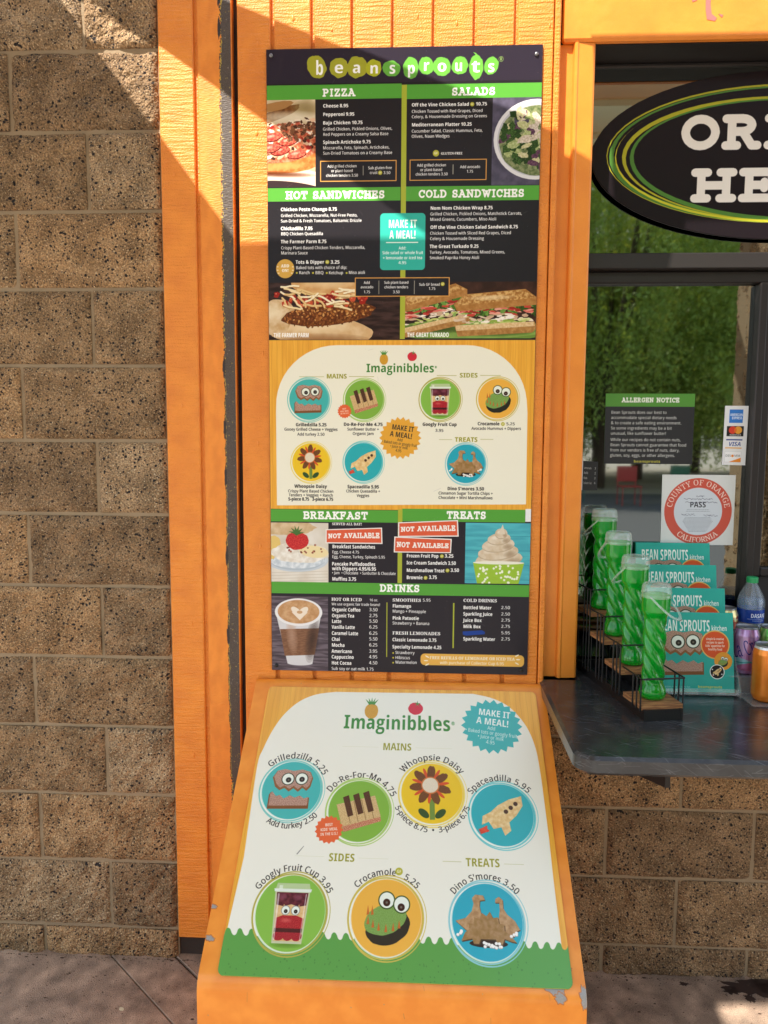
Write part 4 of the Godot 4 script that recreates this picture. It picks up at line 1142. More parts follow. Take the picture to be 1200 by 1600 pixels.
	tx(c, "Smoked Paprika Honey Aioli", 423.1, 551.8, 523.5, 7.64, "R", "w")
	dot(c, 75.0, 556.5, 2.6, "b9b23c")
	dot(c, 117.9, 556.7, 2.6, "b9b23c")
	dot(c, 154.2, 557.0, 2.6, "b9b23c")
	dot(c, 206.5, 557.3, 2.6, "b9b23c")
	badge(c, 155.7, 529.1, 5.2)
	bl(c, 44.5, 545.7, 24.1, 24.3, "d3a448")
	tx(c, "ADD", 32.9, 55.0, 542.0, 7.47, "F", "w")
	tx(c, "ON!", 35.3, 53.5, 553.8, 7.48, "F", "w")
	bl(c, 24.4, 540.6, 2.6, 1.2, "f0e6c8")
	bl(c, 24.3, 549.3, 2.6, 1.2, "f0e6c8")
	bl(c, 26.7, 556.8, 2.6, 1.2, "f0e6c8")
	bl(c, 64.8, 540.9, 2.6, 1.2, "f0e6c8")
	bl(c, 64.7, 549.6, 2.6, 1.2, "f0e6c8")
	bl(c, 62.0, 557.0, 2.6, 1.2, "f0e6c8")
	photo_parm(c, -1.8, 581.7, 349.4, 146.8)
	photo_turkado(c, 357.3, 581.1, 349.0, 144.3)
	rc(c, 347.3, 90.8, 360.5, 727.2, "a9b03a")
	rc(c, 293.9, 407.1, 411.3, 550.5, "35b09c", 9.5)
	tx(c, "MAKE IT", 314.9, 389.7, 443.6, 20.05, "B", "e9f2e4")
	tx(c, "A MEAL!", 318.1, 386.7, 471.0, 20.12, "B", "e9f2e4")
	rc(c, 309.2, 479.5, 393.1, 482.1, "e9f2e4")
	tx(c, "Add:", 342.4, 362.1, 498.5, 7.65, "R", "w")
	tx(c, "Side salad or whole fruit", 299.7, 405.9, 510.2, 7.66, "R", "w")
	tx(c, "+ lemonade or iced tea", 300.9, 404.1, 523.1, 7.68, "R", "w")
	tx(c, "4.95", 341.8, 362.9, 535.4, 7.69, "R", "w")
	rc(c, 228.3, 569.2, 476.1, 618.1, "e0a050")
	rc(c, 230.6, 571.4, 473.8, 616.0, "262326")
	tx(c, "Add", 251.5, 267.6, 585.5, 6.83, "R", "w")
	tx(c, "avocado", 243.1, 276.6, 596.7, 6.84, "R", "w")
	tx(c, "1.75", 251.4, 268.2, 609.2, 6.85, "R", "w")
	tx(c, "Sub plant-based", 304.8, 368.8, 585.3, 6.81, "R", "w")
	tx(c, "chicken tenders", 305.5, 368.3, 597.1, 6.82, "R", "w")
	tx(c, "3.50", 328.0, 345.9, 609.5, 6.83, "R", "w")
	tx(c, "Sub GF bread", 396.3, 451.0, 590.7, 6.80, "R", "w")
	tx(c, "1.75", 421.2, 439.1, 601.2, 6.80, "R", "w")
	rc(c, 290.7, 577.0, 292.0, 611.8, "b0ab9a")
	rc(c, 383.5, 577.5, 384.9, 612.2, "b0ab9a")
	badge(c, 458.0, 586.5, 5.1)
	tx(c, "THE FARMER PARM", 12.1, 106.2, 722.7, 11.45, "B", "w")
	tx(c, "THE GREAT TURKADO", 366.3, 476.0, 722.2, 11.30, "B", "w")
	amber(c, 0, 729.8, 702, 449.9)
	pg(c, [17.2, 1170.1, 16.7, 919.5, 18.1, 884.1, 22.1, 863.3, 28.8, 843.2, 38.3, 824.2, 50.2, 806.5, 64.4, 790.6, 80.6, 776.6, 98.6, 764.8, 117.9, 755.4, 138.2, 748.6, 159.3, 744.5, 180.7, 743.1, 522.9, 743.0, 544.0, 744.4, 564.7, 748.5, 584.8, 755.3, 603.7, 764.7, 621.3, 776.4, 637.2, 790.4, 651.1, 806.3, 662.8, 823.8, 672.1, 842.8, 678.8, 862.8, 682.8, 883.5, 685.7, 918.4, 687.7, 1161.2], "ece8d2")
	pineapple(c, 305.6, 775.4, 13.0)
	tomato(c, 380.1, 772.7, 12.3)
	tx(c, "Imaginibbles", 258.7, 439.1, 813.5, 21.64, "B", "3f7d2f")
	tx(c, "®", 439.6, 445.4, 803.0, 5.71, "R", "3f7d2f")
	tx(c, "MAINS", 152.4, 207.6, 830.0, 11.55, "B", "98962f")
	rc(c, 79.9, 825.2, 146.6, 826.2, "a5a34a")
	rc(c, 212.9, 824.5, 279.6, 825.7, "a5a34a")
	tx(c, "SIDES", 505.5, 553.6, 826.9, 11.41, "B", "98962f")
	rc(c, 445.6, 821.4, 497.7, 822.6, "a5a34a")
	rc(c, 559.9, 820.8, 613.5, 822.1, "a5a34a")
	tx(c, "TREATS", 495.4, 556.3, 995.5, 11.65, "B", "98962f")
	rc(c, 453.7, 989.7, 488.8, 990.6, "a5a34a")
	rc(c, 563.3, 988.4, 597.5, 989.5, "a5a34a")
	food_toast(c, 105.6, 886.4, 54.2)
	food_piano(c, 253.3, 886.3, 52.4)
	food_cup(c, 455.2, 884.6, 52.9)
	food_croc(c, 606.4, 882.5, 52.4)
	food_daisy(c, 109.8, 1053.4, 51.4)
	food_rocket(c, 251.6, 1051.8, 51.6)
	food_dino(c, 526.1, 1054.6, 51.9)
	tx(c, "Grilledzilla 5.25", 69.5, 152.7, 956.7, 8.50, "B", "2f2c28")
	tx(c, "Gooey Grilled Cheese + Veggies", 38.6, 182.4, 968.5, 7.53, "R", "2f2c28")
	tx(c, "Add turkey 2.50", 73.9, 147.2, 981.6, 7.54, "R", "2f2c28")
	tx(c, "Do-Re-For-Me 4.75", 198.4, 303.1, 955.0, 8.45, "B", "2f2c28")
	tx(c, "Sunflower Butter +", 208.2, 293.3, 967.4, 7.49, "R", "2f2c28")
	tx(c, "Organic Jam", 222.7, 279.5, 979.1, 7.50, "R", "2f2c28")
	tx(c, "Googly Fruit Cup", 409.1, 500.0, 954.1, 8.39, "B", "2f2c28")
	tx(c, "3.95", 443.1, 465.2, 969.6, 7.44, "R", "2f2c28")
	tx(c, "Crocamole", 554.9, 612.9, 951.8, 8.35, "B", "2f2c28")
	tx(c, "5.25", 630.2, 653.3, 951.3, 7.37, "R", "2f2c28")
	tx(c, "Avocado Hummus + Dippers", 539.0, 669.6, 963.8, 7.40, "R", "2f2c28")
	tx(c, "Whoopsie Daisy", 65.2, 153.3, 1121.8, 8.67, "B", "2f2c28")
	tx(c, "Crispy Plant Based Chicken", 47.5, 171.3, 1134.5, 7.68, "R", "2f2c28")
	tx(c, "Tenders + Veggies + Ranch", 49.4, 169.8, 1145.2, 7.69, "R", "2f2c28")
	tx(c, "5-piece 8.75   3-piece 6.75", 47.9, 170.4, 1156.6, 8.70, "B", "2f2c28")
	tx(c, "Spaceadilla 5.95", 208.8, 294.0, 1121.9, 8.63, "B", "2f2c28")
	tx(c, "Chicken Quesadilla +", 205.4, 297.3, 1133.2, 7.64, "R", "2f2c28")
	tx(c, "Veggies", 234.0, 268.0, 1145.2, 7.65, "R", "2f2c28")
	tx(c, "Dino S'mores 3.50", 477.3, 575.3, 1124.8, 8.55, "B", "2f2c28")
	tx(c, "Cinnamon Sugar Tortilla Chips +", 453.8, 598.9, 1136.6, 7.57, "R", "2f2c28")
	tx(c, "Chocolate + Mini Marshmallows", 453.9, 598.5, 1148.5, 7.58, "R", "2f2c28")
	badge(c, 621.8, 948.3, 5.1)
	burst_small(c, 201.2, 916.4, 19.1)
	burst_big(c, 350.4, 986.7, 56.3, "e2a43a", "2f2c28")
	rc(c, 0, 1183.2, 702, 1628.0, "2b272c")
	rc(c, 0.0, 1180.5, 345.8, 1214.1, "57a03c")
	rc(c, 357.1, 1175.8, 686.7, 1210.0, "57a03c")
	rc(c, 686.7, 1173.3, 708.9, 1207.9, "e8e8e4")
	tx(c, "BREAKFAST", 88.4, 265.3, 1206.7, 21.49, "S", "w")
	tx(c, "TREATS", 476.2, 582.5, 1202.2, 21.22, "S", "w")
	photo_breakfast(c, -1.3, 1216.4, 158.5, 165.4)
	photo_icecream(c, 527.6, 1211.6, 181.0, 165.2)
	tx(c, "SERVED ALL DAY!", 167.2, 248.5, 1222.4, 6.73, "F", "w")
	tx(c, "Breakfast Sandwiches", 167.4, 284.6, 1285.5, 9.48, "B", "w")
	tx(c, "Egg, Cheese 4.75", 167.3, 240.9, 1299.5, 7.81, "R", "w")
	tx(c, "Egg, Cheese, Turkey, Spinach 5.95", 167.2, 311.4, 1312.4, 7.81, "R", "w")
	tx(c, "Pancake Puffadoodles", 166.4, 285.2, 1333.1, 9.54, "B", "w")
	tx(c, "with Dippers 4.95/6.95", 167.0, 287.3, 1346.0, 9.55, "B", "w")
	tx(c, "• Jam  • Chocolate  • Sunbutter & Chocolate", 166.9, 341.0, 1357.0, 7.85, "R", "w")
	tx(c, "Muffins 3.75", 166.8, 233.2, 1374.7, 9.59, "B", "w")
	tx(c, "Frozen Fruit Pop", 369.6, 456.2, 1308.2, 9.45, "B", "w")
	tx(c, "3.25", 472.7, 496.6, 1307.4, 9.43, "B", "w")
	tx(c, "Ice Cream Sandwich 3.50", 369.7, 503.4, 1327.3, 9.46, "B", "w")
	tx(c, "Marshmallow Treat", 369.8, 473.2, 1348.0, 9.49, "B", "w")
	tx(c, "3.50", 489.1, 512.3, 1346.3, 9.46, "B", "w")
	tx(c, "Brownie", 369.9, 414.0, 1367.6, 9.52, "B", "w")
	tx(c, "3.75", 430.7, 452.7, 1366.5, 9.51, "B", "w")
	badge(c, 465.4, 1303.8, 5.3)
	badge(c, 481.1, 1342.6, 5.3)
	badge(c, 422.0, 1363.6, 5.3)
	rc(c, 345.8, 1177.9, 357.9, 1379.3, "a9b03a")
	rc(c, 0.0, 1380.0, 702.0, 1412.1, "57a03c")
	tx(c, "DRINKS", 297.4, 406.9, 1404.0, 21.19, "S", "w")
	photo_coffee(c, -0.7, 1420.0, 156.5, 220.7)
	tx(c, "HOT OR ICED", 165.0, 248.6, 1430.9, 8.62, "F", "w")
	tx(c, "16 oz.", 269.6, 293.3, 1430.5, 6.88, "R", "w")
	tx(c, "We use organic fair trade beans!", 165.6, 298.7, 1443.4, 7.25, "R", "w")
	tx(c, "Organic Coffee", 166.1, 245.2, 1460.0, 9.69, "B", "w")
	tx(c, "3.50", 268.9, 292.0, 1458.1, 8.97, "R", "w")
	tx(c, "Organic Tea", 166.0, 228.1, 1476.8, 9.71, "B", "w")
	tx(c, "2.75", 268.9, 292.0, 1474.6, 8.99, "R", "w")
	tx(c, "Latte", 165.9, 192.6, 1492.6, 9.73, "B", "w")
	tx(c, "5.50", 268.9, 292.0, 1489.9, 9.01, "R", "w")
	tx(c, "Vanilla Latte", 165.8, 230.0, 1508.8, 9.75, "B", "w")
	tx(c, "6.25", 268.9, 292.0, 1506.5, 9.02, "R", "w")
	tx(c, "Caramel Latte", 165.6, 238.8, 1526.1, 9.77, "B", "w")
	tx(c, "6.25", 268.8, 292.0, 1523.9, 9.04, "R", "w")
	tx(c, "Chai", 165.5, 188.8, 1542.9, 9.79, "B", "w")
	tx(c, "5.50", 268.8, 292.0, 1539.9, 9.06, "R", "w")
	tx(c, "Mocha", 165.4, 201.8, 1559.5, 9.81, "B", "w")
	tx(c, "6.25", 268.8, 292.0, 1556.7, 9.08, "R", "w")
	tx(c, "Americano", 165.3, 222.2, 1576.7, 9.83, "B", "w")
	tx(c, "3.95", 268.8, 292.0, 1574.2, 9.10, "R", "w")
	tx(c, "Cappuccino", 165.1, 227.0, 1592.8, 9.85, "B", "w")
	tx(c, "4.95", 268.7, 292.0, 1590.3, 9.11, "R", "w")
	tx(c, "Hot Cocoa", 165.0, 220.7, 1609.8, 9.87, "B", "w")
	tx(c, "4.50", 268.7, 292.0, 1607.1, 9.13, "R", "w")
	tx(c, "Sub soy or oat milk 1.75", 164.9, 281.7, 1625.1, 8.46, "R", "w")
	rc(c, 316.3, 1433.0, 318.9, 1585.6, "a9b03a")
	rc(c, 497.4, 1432.0, 501.3, 1557.3, "a9b03a")
	tx(c, "SMOOTHIES", 332.5, 410.5, 1430.3, 8.57, "F", "w")
	tx(c, "5.95", 414.5, 436.6, 1429.0, 8.21, "R", "w")
	tx(c, "Flamango", 332.5, 383.7, 1447.1, 9.28, "B", "w")
	tx(c, "Mango + Pineapple", 332.5, 424.1, 1461.1, 8.26, "R", "w")
	tx(c, "Pink Patootie", 332.6, 405.4, 1480.6, 9.32, "B", "w")
	tx(c, "Strawberry + Banana", 332.6, 433.8, 1494.1, 8.29, "R", "w")
	tx(c, "FRESH LEMONADES", 332.7, 464.3, 1522.0, 8.66, "F", "w")
	tx(c, "Classic Lemonade 3.75", 332.7, 453.7, 1540.9, 9.37, "B", "w")
	tx(c, "Specialty Lemonade 4.25", 332.8, 467.4, 1560.9, 9.39, "B", "w")
	tx(c, "Strawberry", 341.0, 393.9, 1576.5, 8.38, "R", "w")
	tx(c, "Hibiscus", 341.0, 381.8, 1590.7, 8.39, "R", "w")
	tx(c, "Watermelon", 341.1, 400.8, 1603.7, 8.40, "R", "w")
	tx(c, "COLD DRINKS", 524.7, 616.2, 1428.2, 8.51, "F", "w")
	tx(c, "Bottled Water", 525.0, 601.4, 1448.2, 9.22, "B", "w")
	tx(c, "2.50", 627.2, 651.7, 1446.2, 8.17, "R", "w")
	tx(c, "Sparkling Juice", 525.2, 604.4, 1465.9, 9.24, "B", "w")
	tx(c, "2.50", 627.6, 652.0, 1464.0, 8.19, "R", "w")
	tx(c, "Juice Box", 525.5, 575.5, 1483.4, 9.26, "B", "w")
	tx(c, "2.75", 627.9, 652.4, 1481.1, 8.21, "R", "w")
	tx(c, "Milk Box", 525.7, 573.1, 1500.6, 9.28, "B", "w")
	tx(c, "2.75", 628.2, 652.8, 1498.2, 8.22, "R", "w")
	tx(c, "5.95", 628.6, 653.1, 1516.0, 8.24, "R", "w")
	tx(c, "Sparkling Water", 526.2, 613.0, 1535.2, 9.31, "B", "w")
	tx(c, "2.75", 628.9, 653.5, 1533.2, 8.26, "R", "w")
	dot(c, 335.5, 1574.0, 2.4, "b9b23c")
	dot(c, 335.6, 1587.2, 2.5, "b9b23c")
	dot(c, 335.6, 1601.3, 2.5, "b9b23c")
	pg(c, [524.5, 1510.3, 577.2, 1506.1, 585.2, 1510.7, 584.7, 1516.9, 534.0, 1521.7, 525.3, 1519.2], "1c3f8f")
	rc(c, 410.8, 1573.8, 693.0, 1606.3, "e3ae4f", 11.5)
	tx(c, "FREE REFILLS OF LEMONADE OR ICED TEA", 435.3, 667.3, 1589.1, 8.34, "F", "f3ead0")
	tx(c, "with purchase of Collector Cup 6.95", 463.8, 638.3, 1602.4, 8.35, "R", "f3ead0")
	bl(c, 429.0, 1582.4, 6.1, 1.8, "f3ead0", 0.48)
	bl(c, 425.8, 1593.6, 6.1, 1.8, "f3ead0", -0.00)
	bl(c, 429.2, 1604.7, 6.1, 1.8, "f3ead0", -0.48)
	bl(c, 673.2, 1575.1, 6.0, 1.8, "f3ead0", -0.48)
	bl(c, 676.6, 1586.0, 6.0, 1.8, "f3ead0", -0.00)
	bl(c, 673.7, 1597.2, 6.0, 1.8, "f3ead0", 0.48)

func print_stand(c):
	amber(c, 0, 0, 722, 692)
	pg(c, [13.1, 455.9, 12.8, 445.2, 12.3, 430.3, 11.7, 412.1, 11.0, 391.5, 10.4, 369.7, 9.5, 344.4, 8.5, 314.4, 7.5, 283.1, 6.7, 253.7, 6.6, 230.3, 7.2, 215.1, 8.3, 206.0, 9.7, 200.2, 11.6, 195.0, 13.7, 187.5, 16.2, 177.6, 19.1, 167.1, 22.3, 156.2, 25.8, 145.3, 29.6, 134.9, 33.7, 124.7, 38.1, 114.6, 42.8, 104.7, 48.0, 95.1, 53.6, 85.9, 59.9, 77.0, 66.7, 68.3, 74.0, 60.0, 81.6, 52.4, 89.5, 45.5, 97.6, 39.6, 106.1, 34.4, 114.9, 29.9, 124.0, 26.0, 133.4, 22.6, 144.0, 19.7, 155.7, 17.6, 167.2, 15.9, 177.2, 14.6, 184.2, 13.6, 554.1, 10.5, 561.8, 12.2, 572.7, 14.4, 585.2, 17.2, 597.8, 20.6, 608.9, 24.6, 618.4, 29.1, 627.4, 34.0, 636.0, 39.6, 644.2, 46.0, 652.2, 53.7, 660.1, 62.7, 667.7, 72.8, 674.9, 83.7, 681.5, 95.1, 687.2, 106.8, 691.9, 118.7, 695.8, 130.8, 699.1, 143.4, 701.9, 156.6, 704.2, 170.5, 705.9, 186.8, 707.0, 205.1, 707.7, 223.1, 708.2, 238.5, 708.6, 249.2, 709.5, 391.4, 708.1, 481.3, 708.0, 633.4, 2.9, 634.7], "ebe7d4")
	pineapple(c, 283.8, 62.4, 21.1)
	tomato(c, 400.4, 59.7, 19.3)
	tx(c, "Imaginibbles", 213.0, 492.0, 123.0, 40.04, "B", "3f8434")
	tx(c, "®", 493.3, 502.3, 106.3, 10.26, "R", "3f8434")
	tx(c, "MAINS", 317.6, 391.7, 181.1, 19.36, "B", "98962f")
	rc(c, 215.4, 173.9, 307.6, 174.0, "a5a34a")
	rc(c, 401.3, 173.2, 492.9, 173.3, "a5a34a")
	food_toast(c, 100.4, 292.9, 73.5)
	food_piano(c, 268.4, 339.9, 74.8)
	food_daisy(c, 441.9, 291.2, 76.2)
	food_rocket(c, 606.9, 339.4, 75.0)
	burst_big(c, 597.2, 105.9, 78.8, "45afaa", "eef2e6")
	burst_small(c, 201.4, 386.6, 33.5)
	arc(c, "Grilledzilla 5.25", 100.4, 292.9, 82.7, 0.130, 16.20, 1, "N", "2f2c28")
	arc(c, "Do-Re-For-Me 4.75", 268.4, 339.9, 83.8, 0.050, 15.48, 1, "N", "2f2c28")
	arc(c, "Whoopsie Daisy", 441.9, 291.2, 85.3, 0.000, 16.17, 1, "N", "2f2c28")
	arc(c, "Spaceadilla 5.95", 606.9, 339.4, 83.8, -0.050, 15.38, 1, "N", "2f2c28")
	arc(c, "Add turkey 2.50", 100.4, 292.9, 94.3, -0.150, 13.48, 0, "N", "2f2c28")
	arc(c, "5-piece 8.75  •  3-piece 6.75", 441.9, 291.2, 96.0, -0.020, 13.44, 0, "N", "2f2c28")
	pg(c, [-10.3, 711.6, -22.2, 603.4, -20.3, 602.1, -18.0, 602.2, -15.4, 603.7, -12.5, 606.9, -8.8, 613.2, -6.0, 615.4, -3.6, 616.2, -1.5, 615.7, 0.3, 613.8, 1.3, 608.1, 2.6, 604.2, 4.5, 602.6, 6.7, 602.3, 9.1, 603.3, 11.9, 605.8, 15.6, 612.3, 18.4, 615.1, 20.9, 616.3, 23.1, 616.1, 25.0, 614.7, 26.5, 611.4, 27.5, 605.2, 29.3, 603.1, 31.4, 602.4, 33.7, 603.1, 36.4, 605.1, 39.9, 611.1, 42.8, 614.7, 45.4, 616.3, 47.6, 616.5, 49.6, 615.4, 51.4, 612.8, 52.3, 606.4, 54.0, 603.8, 56.1, 602.7, 58.3, 602.9, 60.9, 604.5, 63.8, 608.2, 67.2, 614.1, 69.8, 616.1, 72.1, 616.8, 74.2, 616.1, 76.0, 614.0, 77.1, 607.9, 78.8, 604.5, 80.7, 603.1, 82.9, 602.9, 85.4, 604.1, 88.1, 606.9, 91.5, 613.4, 94.1, 615.9, 96.5, 616.9, 98.7, 616.6, 100.6, 615.0, 102.2, 611.1, 103.5, 605.5, 105.4, 603.6, 107.5, 603.0, 109.9, 603.8, 112.5, 606.1, 115.7, 612.4, 118.5, 615.5, 120.9, 616.9, 123.1, 617.0, 125.2, 615.8, 126.9, 612.9, 128.1, 606.5, 130.0, 604.2, 132.1, 603.2, 134.4, 603.7, 136.9, 605.5, 139.8, 609.9, 142.8, 615.0, 145.3, 616.9, 147.5, 617.3, 149.6, 616.5, 151.5, 614.2, 152.8, 607.9, 154.6, 604.9, 156.7, 603.6, 158.9, 603.6, 161.3, 605.0, 163.9, 608.1, 167.0, 614.4, 169.5, 616.7, 171.9, 617.5, 174.0, 617.0, 176.0, 615.2, 177.5, 609.8, 179.2, 605.7, 181.2, 604.0, 183.4, 603.7, 185.7, 604.6, 188.2, 607.1, 191.2, 613.5, 193.8, 616.4, 196.2, 617.6, 198.4, 617.5, 200.4, 616.1, 202.2, 612.9, 203.7, 606.7, 205.7, 604.6, 207.8, 603.8, 210.1, 604.4, 212.6, 606.4, 215.4, 612.2, 218.0, 615.9, 220.4, 617.6, 222.6, 617.8, 224.7, 616.8, 226.7, 614.3, 228.2, 607.9, 230.2, 605.2, 232.3, 604.1, 234.5, 604.3, 236.9, 605.9, 239.4, 609.3, 242.2, 615.4, 244.6, 617.4, 246.9, 618.1, 249.0, 617.5, 251.0, 615.4, 252.7, 609.5, 254.6, 606.0, 256.7, 604.5, 258.9, 604.3, 261.2, 605.5, 263.7, 608.2, 266.4, 614.6, 268.8, 617.2, 271.1, 618.2, 273.3, 618.0, 275.3, 616.4, 277.3, 612.7, 279.0, 606.9, 281.1, 605.0, 283.3, 604.4, 285.5, 605.2, 287.9, 607.4, 290.5, 613.5, 293.0, 616.8, 295.3, 618.2, 297.5, 618.4, 299.6, 617.2, 301.6, 614.4, 303.4, 608.0, 305.5, 605.6, 307.6, 604.7, 309.8, 605.0, 312.2, 606.8, 314.6, 610.8, 317.1, 616.3, 319.4, 618.1, 321.6, 618.6, 323.8, 617.8, 325.8, 615.6, 327.7, 609.4, 329.8, 606.3, 331.9, 605.0, 334.1, 605.0, 336.4, 606.3, 338.7, 609.3, 341.2, 615.6, 343.5, 617.9, 345.7, 618.8, 347.9, 618.4, 350.0, 616.6, 352.0, 611.6, 354.1, 607.2, 356.2, 605.4, 358.4, 605.0, 360.6, 606.0, 362.9, 608.4, 365.3, 614.7, 367.6, 617.6, 369.8, 618.9, 372.0, 618.8, 374.1, 617.5, 376.2, 614.4, 378.3, 608.2, 380.5, 606.0, 382.6, 605.2, 384.9, 605.8, 387.1, 607.7, 389.4, 613.3, 391.6, 617.2, 393.8, 618.8, 396.0, 619.2, 398.2, 618.2, 400.4, 615.8, 402.5, 609.4, 404.7, 606.7, 406.9, 605.5, 409.1, 605.7, 411.3, 607.2, 413.5, 610.5, 415.7, 616.6, 417.9, 618.7, 420.0, 619.4, 422.2, 618.8, 424.4, 616.9, 426.6, 611.0, 428.8, 607.5, 431.0, 605.9, 433.2, 605.7, 435.4, 606.8, 437.6, 609.4, 439.7, 615.8, 441.9, 618.4, 444.0, 619.5, 446.2, 619.3, 448.4, 617.8, 450.6, 614.3, 452.9, 608.4, 455.2, 606.4, 457.4, 605.8, 459.6, 606.5, 461.7, 608.6, 463.7, 614.7, 465.8, 618.0, 468.0, 619.5, 470.1, 619.7, 472.4, 618.6, 474.6, 615.9, 477.0, 609.5, 479.3, 607.0, 481.5, 606.0, 483.7, 606.4, 485.8, 608.0, 487.8, 611.9, 489.8, 617.5, 491.9, 619.4, 494.1, 619.9, 496.3, 619.2, 498.5, 617.1, 501.0, 610.9, 503.3, 607.8, 505.6, 606.4, 507.8, 606.3, 509.9, 607.6, 511.9, 610.5, 513.8, 616.8, 515.8, 619.2, 517.9, 620.1, 520.1, 619.7, 522.4, 618.0, 524.8, 613.8, 527.3, 608.6, 529.6, 606.8, 531.8, 606.4, 533.9, 607.3, 536.0, 609.6, 537.7, 615.9, 539.7, 618.9, 541.8, 620.2, 544.0, 620.2, 546.2, 618.9, 548.6, 615.9, 551.2, 609.7, 553.6, 607.4, 555.8, 606.6, 558.0, 607.1, 560.0, 608.9, 561.8, 614.3, 563.6, 618.4, 565.7, 620.1, 567.8, 620.5, 570.0, 619.6, 572.4, 617.2, 575.1, 610.9, 577.5, 608.1, 579.8, 606.9, 582.0, 607.0, 584.0, 608.4, 585.9, 611.6, 587.5, 617.8, 589.5, 619.9, 591.6, 620.7, 593.8, 620.2, 596.1, 618.3, 598.9, 612.6, 601.4, 608.9, 603.7, 607.3, 605.9, 607.0, 608.0, 608.1, 609.9, 610.6, 611.4, 617.0, 613.3, 619.7, 615.3, 620.8, 617.5, 620.6, 619.8, 619.2, 622.4, 615.8, 625.2, 609.9, 627.6, 607.8, 629.9, 607.2, 632.0, 607.8, 633.9, 609.9, 635.4, 615.8, 637.1, 619.3, 639.1, 620.8, 641.2, 621.0, 643.5, 619.9, 646.0, 617.3, 648.9, 611.0, 651.4, 608.4, 653.7, 607.4, 655.9, 607.7, 657.8, 609.3, 659.5, 613.0, 660.9, 618.7, 662.8, 620.7, 664.9, 621.2, 667.2, 620.5, 669.6, 618.5, 672.6, 612.4, 675.2, 609.2, 677.6, 607.8, 679.8, 607.7, 681.7, 608.9, 683.5, 611.7, 684.8, 618.0, 686.6, 620.4, 688.6, 621.4, 690.8, 621.1, 693.2, 619.4, 695.9, 615.5, 698.9, 610.1, 701.3, 608.2, 703.6, 607.8, 705.6, 608.6, 707.4, 610.8, 708.6, 617.0, 710.3, 620.1, 712.2, 621.4, 714.4, 621.5, 716.7, 620.2, 719.4, 617.4, 722.5, 611.1, 725.1, 608.8, 727.4, 608.0, 729.5, 608.4, 731.3, 610.2, 732.7, 615.1, 734.0, 619.6, 735.9, 621.4, 740.3, 712.6, -4.8, 734.1], "5a9a48")
	bl(c, 175.8, 674.5, 1.1, 1.7, "4a8040", -0.16)
	bl(c, 435.7, 680.0, 1.1, 1.6, "4a8040", -0.52)
	bl(c, 18.5, 692.4, 1.1, 1.6, "4a8040", -0.29)
	bl(c, 177.0, 702.2, 1.1, 1.6, "4a8040", -0.04)
	bl(c, 599.7, 671.1, 1.1, 1.6, "4a8040", 0.17)
	bl(c, 114.2, 680.0, 1.1, 1.7, "4a8040", 0.44)
	bl(c, 379.0, 687.0, 1.1, 1.6, "4a8040", 0.21)
	bl(c, 53.8, 687.6, 1.1, 1.6, "4a8040", 0.11)
	bl(c, 217.4, 642.1, 1.1, 1.7, "4a8040", 0.44)
	bl(c, 343.4, 685.6, 1.1, 1.6, "4a8040", 0.45)
	bl(c, 512.2, 698.1, 1.1, 1.6, "4a8040", -0.13)
	bl(c, 574.9, 669.0, 1.1, 1.7, "4a8040", 0.52)
	bl(c, 632.2, 647.4, 1.1, 1.7, "4a8040", -0.44)
	bl(c, 164.5, 700.3, 1.1, 1.6, "4a8040", -0.08)
	bl(c, 452.1, 659.8, 1.1, 1.7, "4a8040", 0.01)
	bl(c, 280.3, 662.6, 1.1, 1.7, "4a8040", 0.10)
	bl(c, 421.9, 696.9, 1.1, 1.6, "4a8040", 0.22)
	bl(c, 661.3, 694.4, 1.1, 1.6, "4a8040", 0.59)
	bl(c, 484.1, 651.2, 1.1, 1.7, "4a8040", 0.43)
	bl(c, 685.5, 697.3, 1.1, 1.6, "4a8040", 0.08)
	bl(c, 514.3, 654.3, 1.1, 1.7, "4a8040", 0.40)
	bl(c, 414.3, 658.7, 1.1, 1.7, "4a8040", -0.52)
	bl(c, 608.6, 702.3, 1.1, 1.6, "4a8040", -0.49)
	bl(c, 574.9, 666.9, 1.1, 1.7, "4a8040", -0.42)
	bl(c, 217.3, 688.4, 1.1, 1.6, "4a8040", 0.45)
	bl(c, 37.7, 678.6, 1.1, 1.7, "4a8040", -0.55)
	bl(c, 517.2, 661.8, 1.1, 1.7, "4a8040", 0.46)
	bl(c, 700.4, 673.0, 1.1, 1.6, "4a8040", 0.60)
	bl(c, 223.8, 645.1, 1.1, 1.7, "4a8040", 0.12)
	bl(c, 22.8, 652.3, 1.1, 1.7, "4a8040", -0.11)
	bl(c, 440.7, 650.6, 1.1, 1.7, "4a8040", -0.55)
	bl(c, 622.8, 661.0, 1.1, 1.7, "4a8040", 0.55)
	bl(c, 642.7, 665.0, 1.1, 1.7, "4a8040", -0.05)
	bl(c, 376.7, 681.0, 1.1, 1.6, "4a8040", 0.11)
	bl(c, 404.3, 679.6, 1.1, 1.6, "4a8040", 0.53)
	bl(c, 367.1, 667.8, 1.1, 1.7, "4a8040", 0.26)
	bl(c, 173.5, 659.2, 1.1, 1.7, "4a8040", 0.57)
	bl(c, 377.3, 675.1, 1.1, 1.6, "4a8040", -0.59)
	bl(c, 302.3, 676.9, 1.1, 1.6, "4a8040", -0.58)
	bl(c, 444.1, 680.4, 1.1, 1.6, "4a8040", -0.53)
	bl(c, 452.4, 670.2, 1.1, 1.7, "4a8040", 0.22)
	bl(c, 258.5, 684.7, 1.1, 1.6, "4a8040", 0.29)
	bl(c, 14.1, 643.5, 1.1, 1.7, "4a8040", 0.21)
	bl(c, 690.6, 657.2, 1.1, 1.7, "4a8040", -0.05)
	bl(c, 427.9, 661.0, 1.1, 1.7, "4a8040", -0.16)
